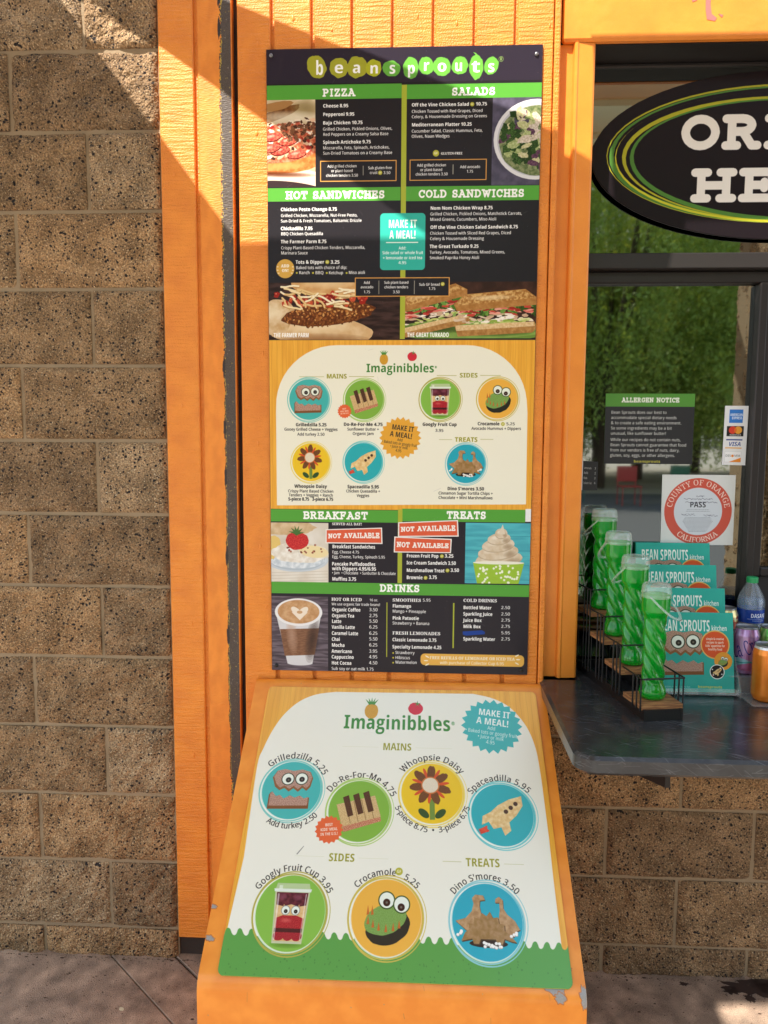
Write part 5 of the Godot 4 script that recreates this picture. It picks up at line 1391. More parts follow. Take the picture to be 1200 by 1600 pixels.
	bl(c, 228.0, 663.6, 1.1, 1.7, "4a8040", 0.11)
	bl(c, 219.2, 664.1, 1.1, 1.7, "4a8040", 0.33)
	bl(c, 24.7, 675.8, 1.1, 1.7, "4a8040", 0.28)
	bl(c, 225.1, 654.4, 1.1, 1.7, "4a8040", 0.36)
	bl(c, 173.3, 652.0, 1.1, 1.7, "4a8040", -0.08)
	bl(c, 503.4, 647.3, 1.1, 1.7, "4a8040", -0.21)
	bl(c, 245.9, 692.4, 1.1, 1.6, "4a8040", -0.07)
	bl(c, 615.2, 651.9, 1.1, 1.7, "4a8040", -0.20)
	bl(c, 467.9, 695.8, 1.1, 1.6, "4a8040", -0.06)
	bl(c, 162.8, 647.7, 1.1, 1.7, "4a8040", 0.04)
	bl(c, 144.6, 690.7, 1.1, 1.6, "4a8040", 0.41)
	bl(c, 134.3, 657.7, 1.1, 1.7, "4a8040", 0.37)
	bl(c, 462.2, 691.1, 1.1, 1.6, "4a8040", -0.19)
	bl(c, 95.4, 658.5, 1.1, 1.7, "4a8040", 0.35)
	bl(c, 198.0, 662.2, 1.1, 1.7, "4a8040", -0.10)
	bl(c, 304.8, 666.3, 1.1, 1.7, "4a8040", 0.50)
	bl(c, 111.3, 640.1, 1.1, 1.7, "4a8040", 0.53)
	bl(c, 626.6, 702.1, 1.1, 1.6, "4a8040", -0.08)
	bl(c, 675.4, 698.6, 1.1, 1.6, "4a8040", -0.33)
	bl(c, 534.3, 693.0, 1.1, 1.6, "4a8040", 0.20)
	bl(c, 375.4, 658.9, 1.1, 1.7, "4a8040", -0.19)
	bl(c, 164.1, 644.3, 1.1, 1.7, "4a8040", 0.11)
	bl(c, 212.7, 691.0, 1.1, 1.6, "4a8040", -0.55)
	bl(c, 645.1, 684.5, 1.1, 1.6, "4a8040", 0.51)
	bl(c, 638.6, 696.9, 1.1, 1.6, "4a8040", 0.09)
	bl(c, 17.2, 686.7, 1.1, 1.6, "4a8040", -0.39)
	bl(c, 220.8, 681.9, 1.1, 1.6, "4a8040", 0.03)
	bl(c, 302.7, 698.9, 1.1, 1.6, "4a8040", 0.13)
	bl(c, 247.9, 656.3, 1.1, 1.7, "4a8040", 0.43)
	bl(c, 346.7, 689.4, 1.1, 1.6, "4a8040", -0.18)
	bl(c, 146.6, 673.9, 1.1, 1.7, "4a8040", 0.38)
	bl(c, 130.6, 689.7, 1.1, 1.6, "4a8040", 0.51)
	bl(c, 576.5, 692.3, 1.1, 1.6, "4a8040", -0.59)
	bl(c, 452.8, 694.5, 1.1, 1.6, "4a8040", -0.54)
	bl(c, 197.6, 657.2, 1.1, 1.7, "4a8040", 0.03)
	bl(c, 307.4, 670.3, 1.1, 1.7, "4a8040", 0.33)
	bl(c, -0.9, 643.1, 1.1, 1.7, "4a8040", -0.45)
	bl(c, 89.2, 644.2, 1.1, 1.7, "4a8040", 0.57)
	bl(c, 615.0, 646.6, 1.1, 1.7, "4a8040", 0.00)
	bl(c, 229.9, 660.2, 1.1, 1.7, "4a8040", -0.18)
	bl(c, 466.0, 677.6, 1.1, 1.6, "4a8040", -0.17)
	bl(c, 140.2, 660.9, 1.1, 1.7, "4a8040", -0.45)
	bl(c, 401.7, 685.5, 1.1, 1.6, "4a8040", -0.14)
	bl(c, 57.9, 651.2, 1.1, 1.7, "4a8040", -0.15)
	bl(c, 436.0, 689.6, 1.1, 1.6, "4a8040", -0.14)
	bl(c, 574.1, 680.0, 1.1, 1.6, "4a8040", -0.08)
	bl(c, 271.5, 671.7, 1.1, 1.7, "4a8040", 0.24)
	bl(c, 306.5, 684.0, 1.1, 1.6, "4a8040", -0.05)
	bl(c, 180.8, 674.0, 1.1, 1.7, "4a8040", 0.23)
	bl(c, 55.0, 666.8, 1.1, 1.7, "4a8040", -0.09)
	bl(c, 626.7, 699.1, 1.1, 1.6, "4a8040", -0.15)
	bl(c, 640.3, 690.4, 1.1, 1.6, "4a8040", -0.29)
	bl(c, 335.7, 648.3, 1.1, 1.7, "4a8040", 0.38)
	bl(c, 476.3, 696.0, 1.1, 1.6, "4a8040", 0.35)
	bl(c, 480.3, 686.7, 1.1, 1.6, "4a8040", 0.08)
	bl(c, 79.7, 677.1, 1.1, 1.7, "4a8040", -0.59)
	bl(c, 110.6, 688.6, 1.1, 1.6, "4a8040", -0.55)
	bl(c, 65.6, 646.1, 1.1, 1.7, "4a8040", 0.46)
	bl(c, 128.5, 641.4, 1.1, 1.7, "4a8040", 0.41)
	bl(c, 95.6, 692.9, 1.1, 1.6, "4a8040", 0.21)
	bl(c, 596.6, 700.0, 1.1, 1.6, "4a8040", 0.09)
	bl(c, 575.6, 643.3, 1.1, 1.7, "4a8040", 0.32)
	bl(c, 370.6, 685.4, 1.1, 1.6, "4a8040", -0.47)
	bl(c, 536.3, 698.9, 1.1, 1.6, "4a8040", -0.53)
	bl(c, 237.5, 675.8, 1.1, 1.7, "4a8040", 0.39)
	bl(c, 175.7, 651.5, 1.1, 1.7, "4a8040", -0.30)
	bl(c, 444.1, 687.8, 1.1, 1.6, "4a8040", -0.13)
	bl(c, 267.4, 665.5, 1.1, 1.7, "4a8040", -0.18)
	bl(c, 302.4, 645.7, 1.1, 1.7, "4a8040", 0.00)
	bl(c, 696.0, 667.3, 1.1, 1.7, "4a8040", 0.30)
	bl(c, 121.9, 683.5, 1.1, 1.6, "4a8040", 0.31)
	bl(c, 485.2, 673.4, 1.1, 1.6, "4a8040", -0.02)
	bl(c, 462.8, 696.6, 1.1, 1.6, "4a8040", -0.42)
	bl(c, 76.4, 687.0, 1.1, 1.6, "4a8040", 0.50)
	bl(c, 374.4, 668.6, 1.1, 1.7, "4a8040", 0.26)
	bl(c, 136.0, 657.0, 1.1, 1.7, "4a8040", -0.36)
	bl(c, 422.9, 660.6, 1.1, 1.7, "4a8040", -0.32)
	bl(c, 496.2, 700.0, 1.1, 1.6, "4a8040", -0.24)
	bl(c, 507.7, 667.0, 1.1, 1.7, "4a8040", 0.42)
	bl(c, 422.2, 657.6, 1.1, 1.7, "4a8040", -0.34)
	bl(c, 20.7, 670.2, 1.1, 1.7, "4a8040", -0.14)
	bl(c, 126.9, 662.9, 1.1, 1.7, "4a8040", -0.21)
	bl(c, 557.6, 650.1, 1.1, 1.7, "4a8040", 0.59)
	bl(c, 348.0, 678.2, 1.1, 1.6, "4a8040", -0.04)
	bl(c, 596.3, 692.2, 1.1, 1.6, "4a8040", 0.07)
	bl(c, 349.5, 685.7, 1.1, 1.6, "4a8040", 0.43)
	bl(c, 292.3, 686.4, 1.1, 1.6, "4a8040", 0.55)
	bl(c, 338.3, 655.1, 1.1, 1.7, "4a8040", -0.32)
	bl(c, 515.5, 683.2, 1.1, 1.6, "4a8040", 0.55)
	bl(c, 613.5, 656.5, 1.1, 1.7, "4a8040", -0.37)
	bl(c, 187.7, 652.0, 1.1, 1.7, "4a8040", 0.25)
	bl(c, 612.4, 696.9, 1.1, 1.6, "4a8040", -0.29)
	bl(c, 620.9, 661.0, 1.1, 1.7, "4a8040", -0.09)
	bl(c, 525.6, 646.4, 1.1, 1.7, "4a8040", -0.49)
	bl(c, 599.1, 659.6, 1.1, 1.7, "4a8040", -0.17)
	bl(c, 419.1, 683.0, 1.1, 1.6, "4a8040", -0.59)
	bl(c, 244.3, 667.9, 1.1, 1.7, "4a8040", -0.02)
	bl(c, 156.2, 677.0, 1.1, 1.7, "4a8040", 0.55)
	bl(c, 284.9, 674.7, 1.1, 1.7, "4a8040", -0.46)
	bl(c, 203.0, 682.1, 1.1, 1.6, "4a8040", -0.46)
	bl(c, 632.1, 697.5, 1.1, 1.6, "4a8040", -0.48)
	bl(c, 674.0, 664.9, 1.1, 1.7, "4a8040", 0.33)
	bl(c, 544.9, 659.7, 1.1, 1.7, "4a8040", 0.21)
	bl(c, 470.7, 691.1, 1.1, 1.6, "4a8040", -0.28)
	bl(c, 539.8, 700.5, 1.1, 1.6, "4a8040", 0.21)
	tx(c, "SIDES", 206.6, 266.6, 457.8, 17.25, "B", "98962f")
	tx(c, "TREATS", 516.3, 593.3, 459.7, 17.85, "B", "98962f")
	rc(c, 130.2, 448.7, 196.3, 448.8, "a5a34a")
	rc(c, 274.6, 449.3, 342.5, 449.4, "a5a34a")
	rc(c, 464.8, 450.2, 506.9, 451.0, "a5a34a")
	rc(c, 602.2, 451.8, 646.3, 452.4, "a5a34a")
	food_cup(c, 134.9, 568.6, 77.3)
	food_croc(c, 342.0, 570.8, 77.4)
	food_dino(c, 557.5, 572.8, 76.9)
	arc(c, "Googly Fruit Cup 3.95", 134.9, 568.6, 87.5, 0.020, 13.88, 1, "N", "2f2c28")
	arc(c, "Crocamole", 342.0, 570.8, 86.8, -0.330, 13.77, 1, "N", "2f2c28")
	arc(c, "5.25", 342.0, 570.8, 86.8, 0.620, 13.77, 1, "N", "2f2c28")
	arc(c, "Dino S'mores 3.50", 557.5, 572.8, 86.2, -0.030, 13.67, 1, "N", "2f2c28")
	badge(c, 367.1, 475.7, 8.4)
	pg(c, [132.0, 444.8, 145.3, 427.7, 147.4, 425.3, 146.9, 427.6, 134.5, 445.5], "7d7a70")

# ---------------------------------------------------------------- mesh building
class MB:
	var v := PackedVector3Array()
	var n := PackedVector3Array()
	var uv := PackedVector2Array()
	var ix := PackedInt32Array()
	var us := 1.0          # metres per texture for planar coordinates

	func tri(a: Vector3, b: Vector3, c: Vector3, ua = null, ub = null, uc = null):
		var nn := (b - a).cross(c - a).normalized()
		var o := v.size()
		for p in [a, b, c]:
			v.append(p)
			n.append(nn)
		if ua == null:
			for p in [a, b, c]:
				uv.append(planar(p, nn))
		else:
			uv.append(ua); uv.append(ub); uv.append(uc)
		ix.append_array(PackedInt32Array([o, o + 2, o + 1]))

	func planar(p: Vector3, nn: Vector3) -> Vector2:
		var a := nn.abs()
		if a.z >= a.x and a.z >= a.y:
			return Vector2(p.x, -p.y) / us
		if a.y >= a.x:
			return Vector2(p.x, p.z) / us
		return Vector2(p.z, -p.y) / us

	func quad(a: Vector3, b: Vector3, c: Vector3, d: Vector3, r = null):
		if r == null:
			tri(a, b, c)
			tri(a, c, d)
		else:
			var q: Rect2 = r
			var u0 := Vector2(q.position.x, q.end.y)
			var u1 := q.end
			var u2 := Vector2(q.end.x, q.position.y)
			var u3 := q.position
			tri(a, b, c, u0, u1, u2)
			tri(a, c, d, u0, u2, u3)

	# chamfered box
	func box(lo: Vector3, hi: Vector3, e := 0.0, front = null):
		e = minf(e, 0.45 * minf(hi.x - lo.x, minf(hi.y - lo.y, hi.z - lo.z)))
		var p := func(sx, sy, sz, ax):  # corner of the box on the face that looks along axis ax
			var q := Vector3(hi.x if sx else lo.x, hi.y if sy else lo.y, hi.z if sz else lo.z)
			var t := Vector3(-1 if sx else 1, -1 if sy else 1, -1 if sz else 1) * e
			t[ax] = 0
			return q + t
		for s in 2:
			var f := [p.call(s, 0, 0, 0), p.call(s, 1, 0, 0), p.call(s, 1, 1, 0), p.call(s, 0, 1, 0)]
			if not s: f.reverse()
			quad(f[0], f[1], f[2], f[3])
			f = [p.call(0, s, 0, 1), p.call(0, s, 1, 1), p.call(1, s, 1, 1), p.call(1, s, 0, 1)]
			if not s: f.reverse()
			quad(f[0], f[1], f[2], f[3])
			f = [p.call(0, 0, s, 2), p.call(1, 0, s, 2), p.call(1, 1, s, 2), p.call(0, 1, s, 2)]
			if s:
				quad(f[0], f[1], f[2], f[3], front)
			else:
				quad(f[3], f[2], f[1], f[0])
		if e <= 0.0:
			return
		var mid := (lo + hi) * 0.5
		var out := func(a, b, c, d):
			if (b - a).cross(c - a).dot((a + c) * 0.5 - mid) < 0:
				quad(a, d, c, b)
			else:
				quad(a, b, c, d)
		for s in 2:
			for t in 2:
				out.call(p.call(s, t, 0, 0), p.call(s, t, 1, 0), p.call(s, t, 1, 1), p.call(s, t, 0, 1))
				out.call(p.call(s, 0, t, 0), p.call(s, 1, t, 0), p.call(s, 1, t, 2), p.call(s, 0, t, 2))
				out.call(p.call(0, s, t, 1), p.call(1, s, t, 1), p.call(1, s, t, 2), p.call(0, s, t, 2))
				for w in 2:
					var a: Vector3 = p.call(s, t, w, 0)
					var b: Vector3 = p.call(s, t, w, 1)
					var c: Vector3 = p.call(s, t, w, 2)
					if (b - a).cross(c - a).dot(a - mid) < 0:
						tri(a, c, b)
					else:
						tri(a, b, c)

	# flat polygon in local x, y pushed from z = 0 to z = depth; uvs from the rectangle fit
	func prism(pts: PackedVector2Array, depth: float, xf: Transform3D, fit = null, bev := 0.0):
		var ccw := not Geometry2D.is_polygon_clockwise(pts)
		if not ccw:
			pts = pts.duplicate()
			pts.reverse()
		# Geometry2D counts y downwards; make sure the signed area is positive in x right, y up
		var area := 0.0
		for i in pts.size():
			area += pts[i].cross(pts[(i + 1) % pts.size()])
		if area < 0:
			pts.reverse()
		var m := pts.size()
		var inner := PackedVector2Array()
		for i in m:
			var d0 := (pts[i] - pts[(i + m - 1) % m]).normalized()
			var d1 := (pts[(i + 1) % m] - pts[i]).normalized()
			var b := (Vector2(-d0.y, d0.x) + Vector2(-d1.y, d1.x))
			b = b.normalized() / maxf(0.4, b.length() * 0.5) if b.length() > 0.01 else Vector2.ZERO
			inner.append(pts[i] + b * bev)
		var tr := Geometry2D.triangulate_polygon(inner)
		var at := func(q: Vector2, z: float) -> Vector3: return xf * Vector3(q.x, q.y, z)
		var fu := func(q: Vector2) -> Vector2:
			if fit == null:
				return q / us
			return Vector2((q.x - fit.position.x) / fit.size.x, 1.0 - (q.y - fit.position.y) / fit.size.y)
		for i in range(0, tr.size(), 3):
			var a := inner[tr[i]]
			var b := inner[tr[i + 1]]
			var c := inner[tr[i + 2]]
			if (b - a).cross(c - a) < 0:
				var sw := b
				b = c
				c = sw
			tri(at.call(a, depth), at.call(b, depth), at.call(c, depth), fu.call(a), fu.call(b), fu.call(c))
			tri(at.call(a, 0), at.call(c, 0), at.call(b, 0), fu.call(a), fu.call(c), fu.call(b))
		for i in m:
			var j := (i + 1) % m
			var ui: Vector2 = fu.call(pts[i])
			var uj: Vector2 = fu.call(pts[j])
			for lay in ([[inner, 0.0, pts, bev], [pts, bev, pts, depth - bev], [pts, depth - bev, inner, depth]] if bev > 0 else [[pts, 0.0, pts, depth]]):
				var a: Vector3 = at.call(lay[0][i], lay[1])
				var b: Vector3 = at.call(lay[0][j], lay[1])
				var c: Vector3 = at.call(lay[2][j], lay[3])
				var d: Vector3 = at.call(lay[2][i], lay[3])
				if fit == null:
					quad(a, b, c, d)
				else:
					tri(a, b, c, ui, uj, uj)
					tri(a, c, d, ui, uj, ui)

	func grid_mesh(nu: int, nv: int, f: Callable, closed_u := false, uvr := Rect2(0, 0, 1, 1), flip := false):
		var o := v.size()
		for j in nv + 1:
			for i in nu + 1:
				var p: Vector3 = f.call(float(i) / nu, float(j) / nv)
				v.append(p)
				uv.append(Vector2(uvr.position.x + uvr.size.x * i / nu, uvr.end.y - uvr.size.y * j / nv))
		for j in nv + 1:
			for i in nu + 1:
				var i0 := i - 1
				var i1 := i + 1
				if closed_u:
					i0 = (i0 + nu) % nu
					i1 = i1 if i1 <= nu else 1
				else:
					i0 = maxi(i0, 0)
					i1 = mini(i1, nu)
				var du := v[o + j * (nu + 1) + i1] - v[o + j * (nu + 1) + i0]
				var dv := v[o + mini(j + 1, nv) * (nu + 1) + i] - v[o + maxi(j - 1, 0) * (nu + 1) + i]
				var nn := du.cross(dv)
				nn = nn.normalized() if nn.length_squared() > 1e-18 else Vector3.UP
				n.append(-nn if flip else nn)
		for j in nv:
			for i in nu:
				var a := o + j * (nu + 1) + i
				var b := a + 1
				var c := a + nu + 2
				var d := a + nu + 1
				if flip:
					ix.append_array(PackedInt32Array([a, b, c, a, c, d]))
				else:
					ix.append_array(PackedInt32Array([a, c, b, a, d, c]))

	# turned shape; profile points are (radius, height)
	func lathe(prof: PackedVector2Array, seg: int, at: Vector3, uvr := Rect2(0, 0, 1, 1), turn := 0.0):
		var m := prof.size() - 1
		var f := func(u: float, w: float) -> Vector3:
			var q: float = w * m
			var k := mini(int(q), m - 1) if m > 0 else 0
			var p := prof[k].lerp(prof[k + 1], q - k)
			var a := TAU * u + turn
			return at + Vector3(sin(a) * p.x, p.y, cos(a) * p.x)
		grid_mesh(seg, m, f, true, uvr)

	func tube(path: PackedVector3Array, r: float, sides := 6, flat := 1.0):
		var m := path.size()
		var o := v.size()
		var side := Vector3.ZERO
		for i in m:
			var t := (path[mini(i + 1, m - 1)] - path[maxi(i - 1, 0)]).normalized()
			if side == Vector3.ZERO:
				side = t.cross(Vector3.UP if absf(t.y) < 0.9 else Vector3.RIGHT).normalized()
			side = (side - t * side.dot(t)).normalized()
			var up := side.cross(t)
			for k in sides:
				var a := TAU * k / sides
				var d := side * cos(a) + up * sin(a) * flat
				v.append(path[i] + d * r)
				n.append(d.normalized())
				uv.append(Vector2(float(k) / sides, float(i)))
		for i in m - 1:
			for k in sides:
				var a := o + i * sides + k
				var b := o + i * sides + (k + 1) % sides
				ix.append_array(PackedInt32Array([a, b, b + sides, a, b + sides, a + sides]))
		for e in 2:
			var c := v.size()
			var base := o + (m - 1) * sides * e
			var t := (path[m - 1] - path[m - 2]).normalized() if e else (path[0] - path[1]).normalized()
			v.append(path[m - 1] if e else path[0])
			n.append(t)
			uv.append(Vector2.ZERO)
			for k in sides:
				v.append(v[base + k])
				n.append(t)
				uv.append(Vector2.ZERO)
			for k in sides:
				ix.append_array(PackedInt32Array([c, c + 1 + k, c + 1 + (k + 1) % sides] if not e else [c, c + 1 + (k + 1) % sides, c + 1 + k]))

	func rod(a: Vector3, b: Vector3, r: float, sides := 6):
		tube(PackedVector3Array([a, b]), r, sides)

	func mesh(base := Vector3.ZERO) -> ArrayMesh:
		var arr := []
		arr.resize(Mesh.ARRAY_MAX)
		var w := v.duplicate()
		if base != Vector3.ZERO:
			for i in w.size():
				w[i] -= base
		arr[Mesh.ARRAY_VERTEX] = w
		arr[Mesh.ARRAY_NORMAL] = n
		arr[Mesh.ARRAY_TEX_UV] = uv
		arr[Mesh.ARRAY_INDEX] = ix
		var am := ArrayMesh.new()
		am.add_surface_from_arrays(Mesh.PRIMITIVE_TRIANGLES, arr)
		return am

var used := {}

func numbered(s: String) -> String:
	used[s] = used.get(s, -1) + 1
	return s if used[s] == 0 else "%s_%03d" % [s, used[s]]

func tag(o: Node, label: String, category := "", group := "", kind := ""):
	if label: o.set_meta("label", label)
	if category: o.set_meta("category", category)
	if group: o.set_meta("group", group)
	if kind: o.set_meta("kind", kind)

func thing(called: String, at: Vector3, label: String, category: String, group := "") -> Node3D:
	var o := Node3D.new()
	o.name = numbered(called)
	add_child(o)
	o.position = at
	tag(o, label, category, group)
	return o

# a part: the builder holds world coordinates, the node sits at its thing's base
func part(parent: Node3D, called: String, mb: MB, m: Material, label := "") -> MeshInstance3D:
	var o := MeshInstance3D.new()
	o.name = called
	var base := Vector3.ZERO
	var q: Node = parent
	while q != self and q is Node3D:
		base += q.position
		q = q.get_parent()
	o.mesh = mb.mesh(base)
	o.material_override = m
	parent.add_child(o, true)
	if label: o.set_meta("label", label)
	return o

func solo(called: String, mb: MB, m: Material, at: Vector3, label: String, category: String, group := "", kind := "") -> MeshInstance3D:
	var o := MeshInstance3D.new()
	o.name = numbered(called)
	o.mesh = mb.mesh(at)
	o.material_override = m
	add_child(o)
	o.position = at
	tag(o, label, category, group, kind)
	return o

func mat(col: String, rough := 0.6, o := {}) -> StandardMaterial3D:
	var m := StandardMaterial3D.new()
	m.albedo_color = Color(col)
	m.roughness = rough
	if o.has("tex"):
		m.albedo_texture = o.tex
	if o.has("metal"):
		m.metallic = o.metal
	if o.has("spec"):
		m.metallic_specular = o.spec
	if o.has("coat"):
		m.clearcoat_enabled = true
		m.clearcoat = o.coat
		m.clearcoat_roughness = o.get("coat_rough", 0.1)
	if o.has("bump"):
		m.heightmap_enabled = true
		m.heightmap_texture = o.bump
		m.heightmap_scale = o.get("bump_cm", 0.2)
	if o.has("rough_tex"):
		m.roughness_texture = o.rough_tex
	if o.has("alpha"):
		m.transparency = BaseMaterial3D.TRANSPARENCY_ALPHA
		m.albedo_color.a = o.alpha
	if o.has("back"):
		m.backlight_enabled = true
		m.backlight = o.back
	if o.has("world"):
		m.uv1_triplanar = true
		m.uv1_world_triplanar = true
		m.uv1_scale = Vector3.ONE / o.world
	elif o.has("scale"):
		m.uv1_scale = Vector3(1.0 / o.scale, 1.0 / o.scale, 1.0)
	return m

# ---------------------------------------------------------------- flat print: a small canvas measured in millimetres
class Canvas:
	var w: int
	var h: int
	var k: float
	var d: PackedByteArray
	var c0 := Vector2i.ZERO
	var c1 := Vector2i.ZERO
	var alpha := 1.0

	func _init(wmm: float, hmm: float, per_mm: float, base: Color):
		w = int(wmm * per_mm)
		h = int(hmm * per_mm)
		k = per_mm
		var im := Image.create(w, h, false, Image.FORMAT_RGB8)
		im.fill(base)
		d = im.get_data()
		noclip()

	func noclip():
		c0 = Vector2i.ZERO
		c1 = Vector2i(w, h)

	func clip(x, y, ww, hh):
		c0 = Vector2i(clampi(roundi(x * k), 0, w), clampi(roundi(y * k), 0, h))
		c1 = Vector2i(clampi(roundi((x + ww) * k), 0, w), clampi(roundi((y + hh) * k), 0, h))

	func fill(polys: Array, col: Color, tex = null):
		var ax := PackedFloat32Array()
		var ay := PackedFloat32Array()
		var bx := PackedFloat32Array()
		var by := PackedFloat32Array()
		var x0 := 1e9
		var x1 := -1e9
		var y0 := 1e9
		var y1 := -1e9
		for p: PackedVector2Array in polys:
			var n := p.size()
			for i in n:
				var a := p[i] * k
				var b := p[(i + 1) % n] * k
				x0 = minf(x0, a.x); x1 = maxf(x1, a.x); y0 = minf(y0, a.y); y1 = maxf(y1, a.y)
				if a.y == b.y:
					continue
				if a.y < b.y:
					ax.append(a.x); ay.append(a.y); bx.append(b.x); by.append(b.y)
				else:
					ax.append(b.x); ay.append(b.y); bx.append(a.x); by.append(a.y)
		var ix0 := maxi(c0.x, floori(x0))
		var ix1 := mini(c1.x - 1, ceili(x1))
		var iy0 := maxi(c0.y, floori(y0))
		var iy1 := mini(c1.y - 1, ceili(y1))
		if ix1 < ix0 or iy1 < iy0:
			return
		var buf := PackedFloat32Array()
		buf.resize(ix1 - ix0 + 2)
		var ne := ax.size()
		var r := col.r * 255.0
		var g := col.g * 255.0
		var b_ := col.b * 255.0
		var lox := float(ix0)
		var hix := float(ix1 + 1)
		for y in range(iy0, iy1 + 1):
			buf.fill(0.0)
			for sub in 4:
				var ys := y + (sub + 0.5) * 0.25
				var xs := PackedFloat32Array()
				for e in ne:
					if ay[e] <= ys and by[e] > ys:
						xs.append(ax[e] + (ys - ay[e]) * (bx[e] - ax[e]) / (by[e] - ay[e]))
				xs.sort()
				for q in range(0, xs.size() - 1, 2):
					var xa := clampf(xs[q], lox, hix) - lox
					var xb := clampf(xs[q + 1], lox, hix) - lox
					if xb <= xa:
						continue
					var ia := int(xa)
					var ib := int(xb)
					if ia == ib:
						buf[ia] += (xb - xa) * 0.25
					else:
						buf[ia] += (ia + 1 - xa) * 0.25
						for m in range(ia + 1, ib):
							buf[m] += 0.25
						buf[ib] += (xb - ib) * 0.25
			var o := (y * w + ix0) * 3
			for i in ix1 - ix0 + 1:
				var cv := buf[i] * alpha
				if cv > 0.004:
					if cv > 1.0:
						cv = 1.0
					if tex:
						var t: float = clampf(0.5 + tex.g * tex.n.get_noise_2d((ix0 + i) / k * tex.get("sx", 1.0), y / k * tex.get("sy", 1.0)), 0.0, 1.0)
						r = (col.r + (tex.c.r - col.r) * t) * 255.0
						g = (col.g + (tex.c.g - col.g) * t) * 255.0
						b_ = (col.b + (tex.c.b - col.b) * t) * 255.0
					d[o] = int(d[o] + (r - d[o]) * cv)
					d[o + 1] = int(d[o + 1] + (g - d[o + 1]) * cv)
					d[o + 2] = int(d[o + 2] + (b_ - d[o + 2]) * cv)
				o += 3

	func texture() -> ImageTexture:
		return ImageTexture.create_from_image(Image.create_from_data(w, h, false, Image.FORMAT_RGB8, d))

var ts: TextServer
var fonts := {}
var glyphs := {}
var nz := {}

func noise(freq: float, sd := 1, oct := 3, kind := FastNoiseLite.TYPE_SIMPLEX_SMOOTH) -> FastNoiseLite:
	var key := "%f_%d_%d_%d" % [freq, sd, oct, kind]
	if not nz.has(key):
		var n := FastNoiseLite.new()
		n.noise_type = kind
		n.seed = sd
		n.frequency = freq
		n.fractal_octaves = oct
		nz[key] = n
	return nz[key]

func hx(s: String) -> Color:
	return Color("faf8f2") if s == "w" else Color(s)

func font(f: String) -> RID:
	if not fonts.has(f):
		ts = TextServerManager.get_primary_interface()
		var sf := SystemFont.new()
		sf.font_names = PackedStringArray(["Droid Serif" if f in ["F", "G"] else "Droid Sans"])
		sf.font_weight = 700 if f in ["B", "F"] else 400
		fonts[f] = [sf, sf.get_rids()[0]]
	return fonts[f][1]

func glyph(f: String, ch: int) -> Array:
	var key := f + str(ch)
	if not glyphs.has(key):
		var rid := font(f)
		var gi := ts.font_get_glyph_index(rid, 64, ch, 0)
		var c := ts.font_get_glyph_contours(rid, 64, gi)
		var polys := []
		var from := 0
		for last in c.get("contours", []):
			var raw := []
			for i in range(from, last + 1):
				raw.append(c.points[i])
			from = last + 1
			var p := PackedVector2Array()
			var n := raw.size()
			for i in n:
				var q: Vector3 = raw[i]
				if q.z == 1.0:
					p.append(Vector2(q.x, q.y))
				else:
					var pr: Vector3 = raw[(i + n - 1) % n]
					var nx: Vector3 = raw[(i + 1) % n]
					var a := Vector2(pr.x, pr.y) if pr.z == 1.0 else Vector2(pr.x + q.x, pr.y + q.y) * 0.5
					var b := Vector2(nx.x, nx.y) if nx.z == 1.0 else Vector2(nx.x + q.x, nx.y + q.y) * 0.5
					var m := Vector2(q.x, q.y)
					for t in [0.25, 0.5, 0.75, 1.0]:
						p.append(a.lerp(m, t).lerp(m.lerp(b, t), t))
			if p.size() > 2:
				polys.append(p)
		glyphs[key] = [polys, ts.font_get_glyph_advance(rid, 64, gi).x]
	return glyphs[key]

func text_width(s: String, f: String) -> float:
	var wdt := 0.0
	for i in s.length():
		wdt += glyph(f, s.unicode_at(i))[1]
	return wdt

# text laid along local x of xf, fitted to the given width; cap is the capital height
func text_at(c: Canvas, s: String, xf: Transform2D, width: float, cap: float, f: String, col: Color):
	var sx := width / text_width(s, f)
	var sy := cap / 46.0
	var x := 0.0
	for i in s.length():
		var g := glyph(f, s.unicode_at(i))
		var polys := []
		for p: PackedVector2Array in g[0]:
			var q := PackedVector2Array()
			for v in p:
				q.append(xf * Vector2((x + v.x) * sx, v.y * sy))
			polys.append(q)
		if polys:
			c.fill(polys, col)
		x += g[1]

func slab_text(c: Canvas, s: String, x0: float, x1: float, yb: float, cap: float, col: Color, weight := 0.205):
	var wd := 0.0
	for i in s.length():
		wd += SLAB.get(s[i], SLAB[" "])[0] + 0.24
	var sx := (x1 - x0) / wd
	var x := 0.12
	var r := cap * weight * 0.5
	for i in s.length():
		var g: Array = SLAB.get(s[i], SLAB[" "])
		for st: Array in g[1]:
			for j in range(0, st.size() - 2, 2):
				var a := Vector2(x0 + (x + st[j]) * sx, yb - r - st[j + 1] * (cap - 2 * r))
				var b := Vector2(x0 + (x + st[j + 2]) * sx, yb - r - st[j + 3] * (cap - 2 * r))
				c.fill([capsule(a, b, r)], col)
		x += g[0] + 0.24

func capsule(a: Vector2, b: Vector2, r: float, r2 := -1.0) -> PackedVector2Array:
	if r2 < 0:
		r2 = r
	var p := PackedVector2Array()
	var t := (b - a).angle()
	for i in 7:
		p.append(b + Vector2.from_angle(t - PI / 2 + PI * i / 6.0) * r2)
	for i in 7:
		p.append(a + Vector2.from_angle(t + PI / 2 + PI * i / 6.0) * r)
	return p

func tx(c: Canvas, s: String, x0: float, x1: float, yb: float, cap: float, f: String, col: String):
	if f == "S":
		slab_text(c, s, x0, x1, yb, cap, hx(col))
	else:
		text_at(c, s, Transform2D(0, Vector2(x0, yb)), x1 - x0, cap, f, hx(col))
		if cap < 12.0:
			text_at(c, s, Transform2D(0, Vector2(x0 + 0.32, yb)), x1 - x0, cap, f, hx(col))

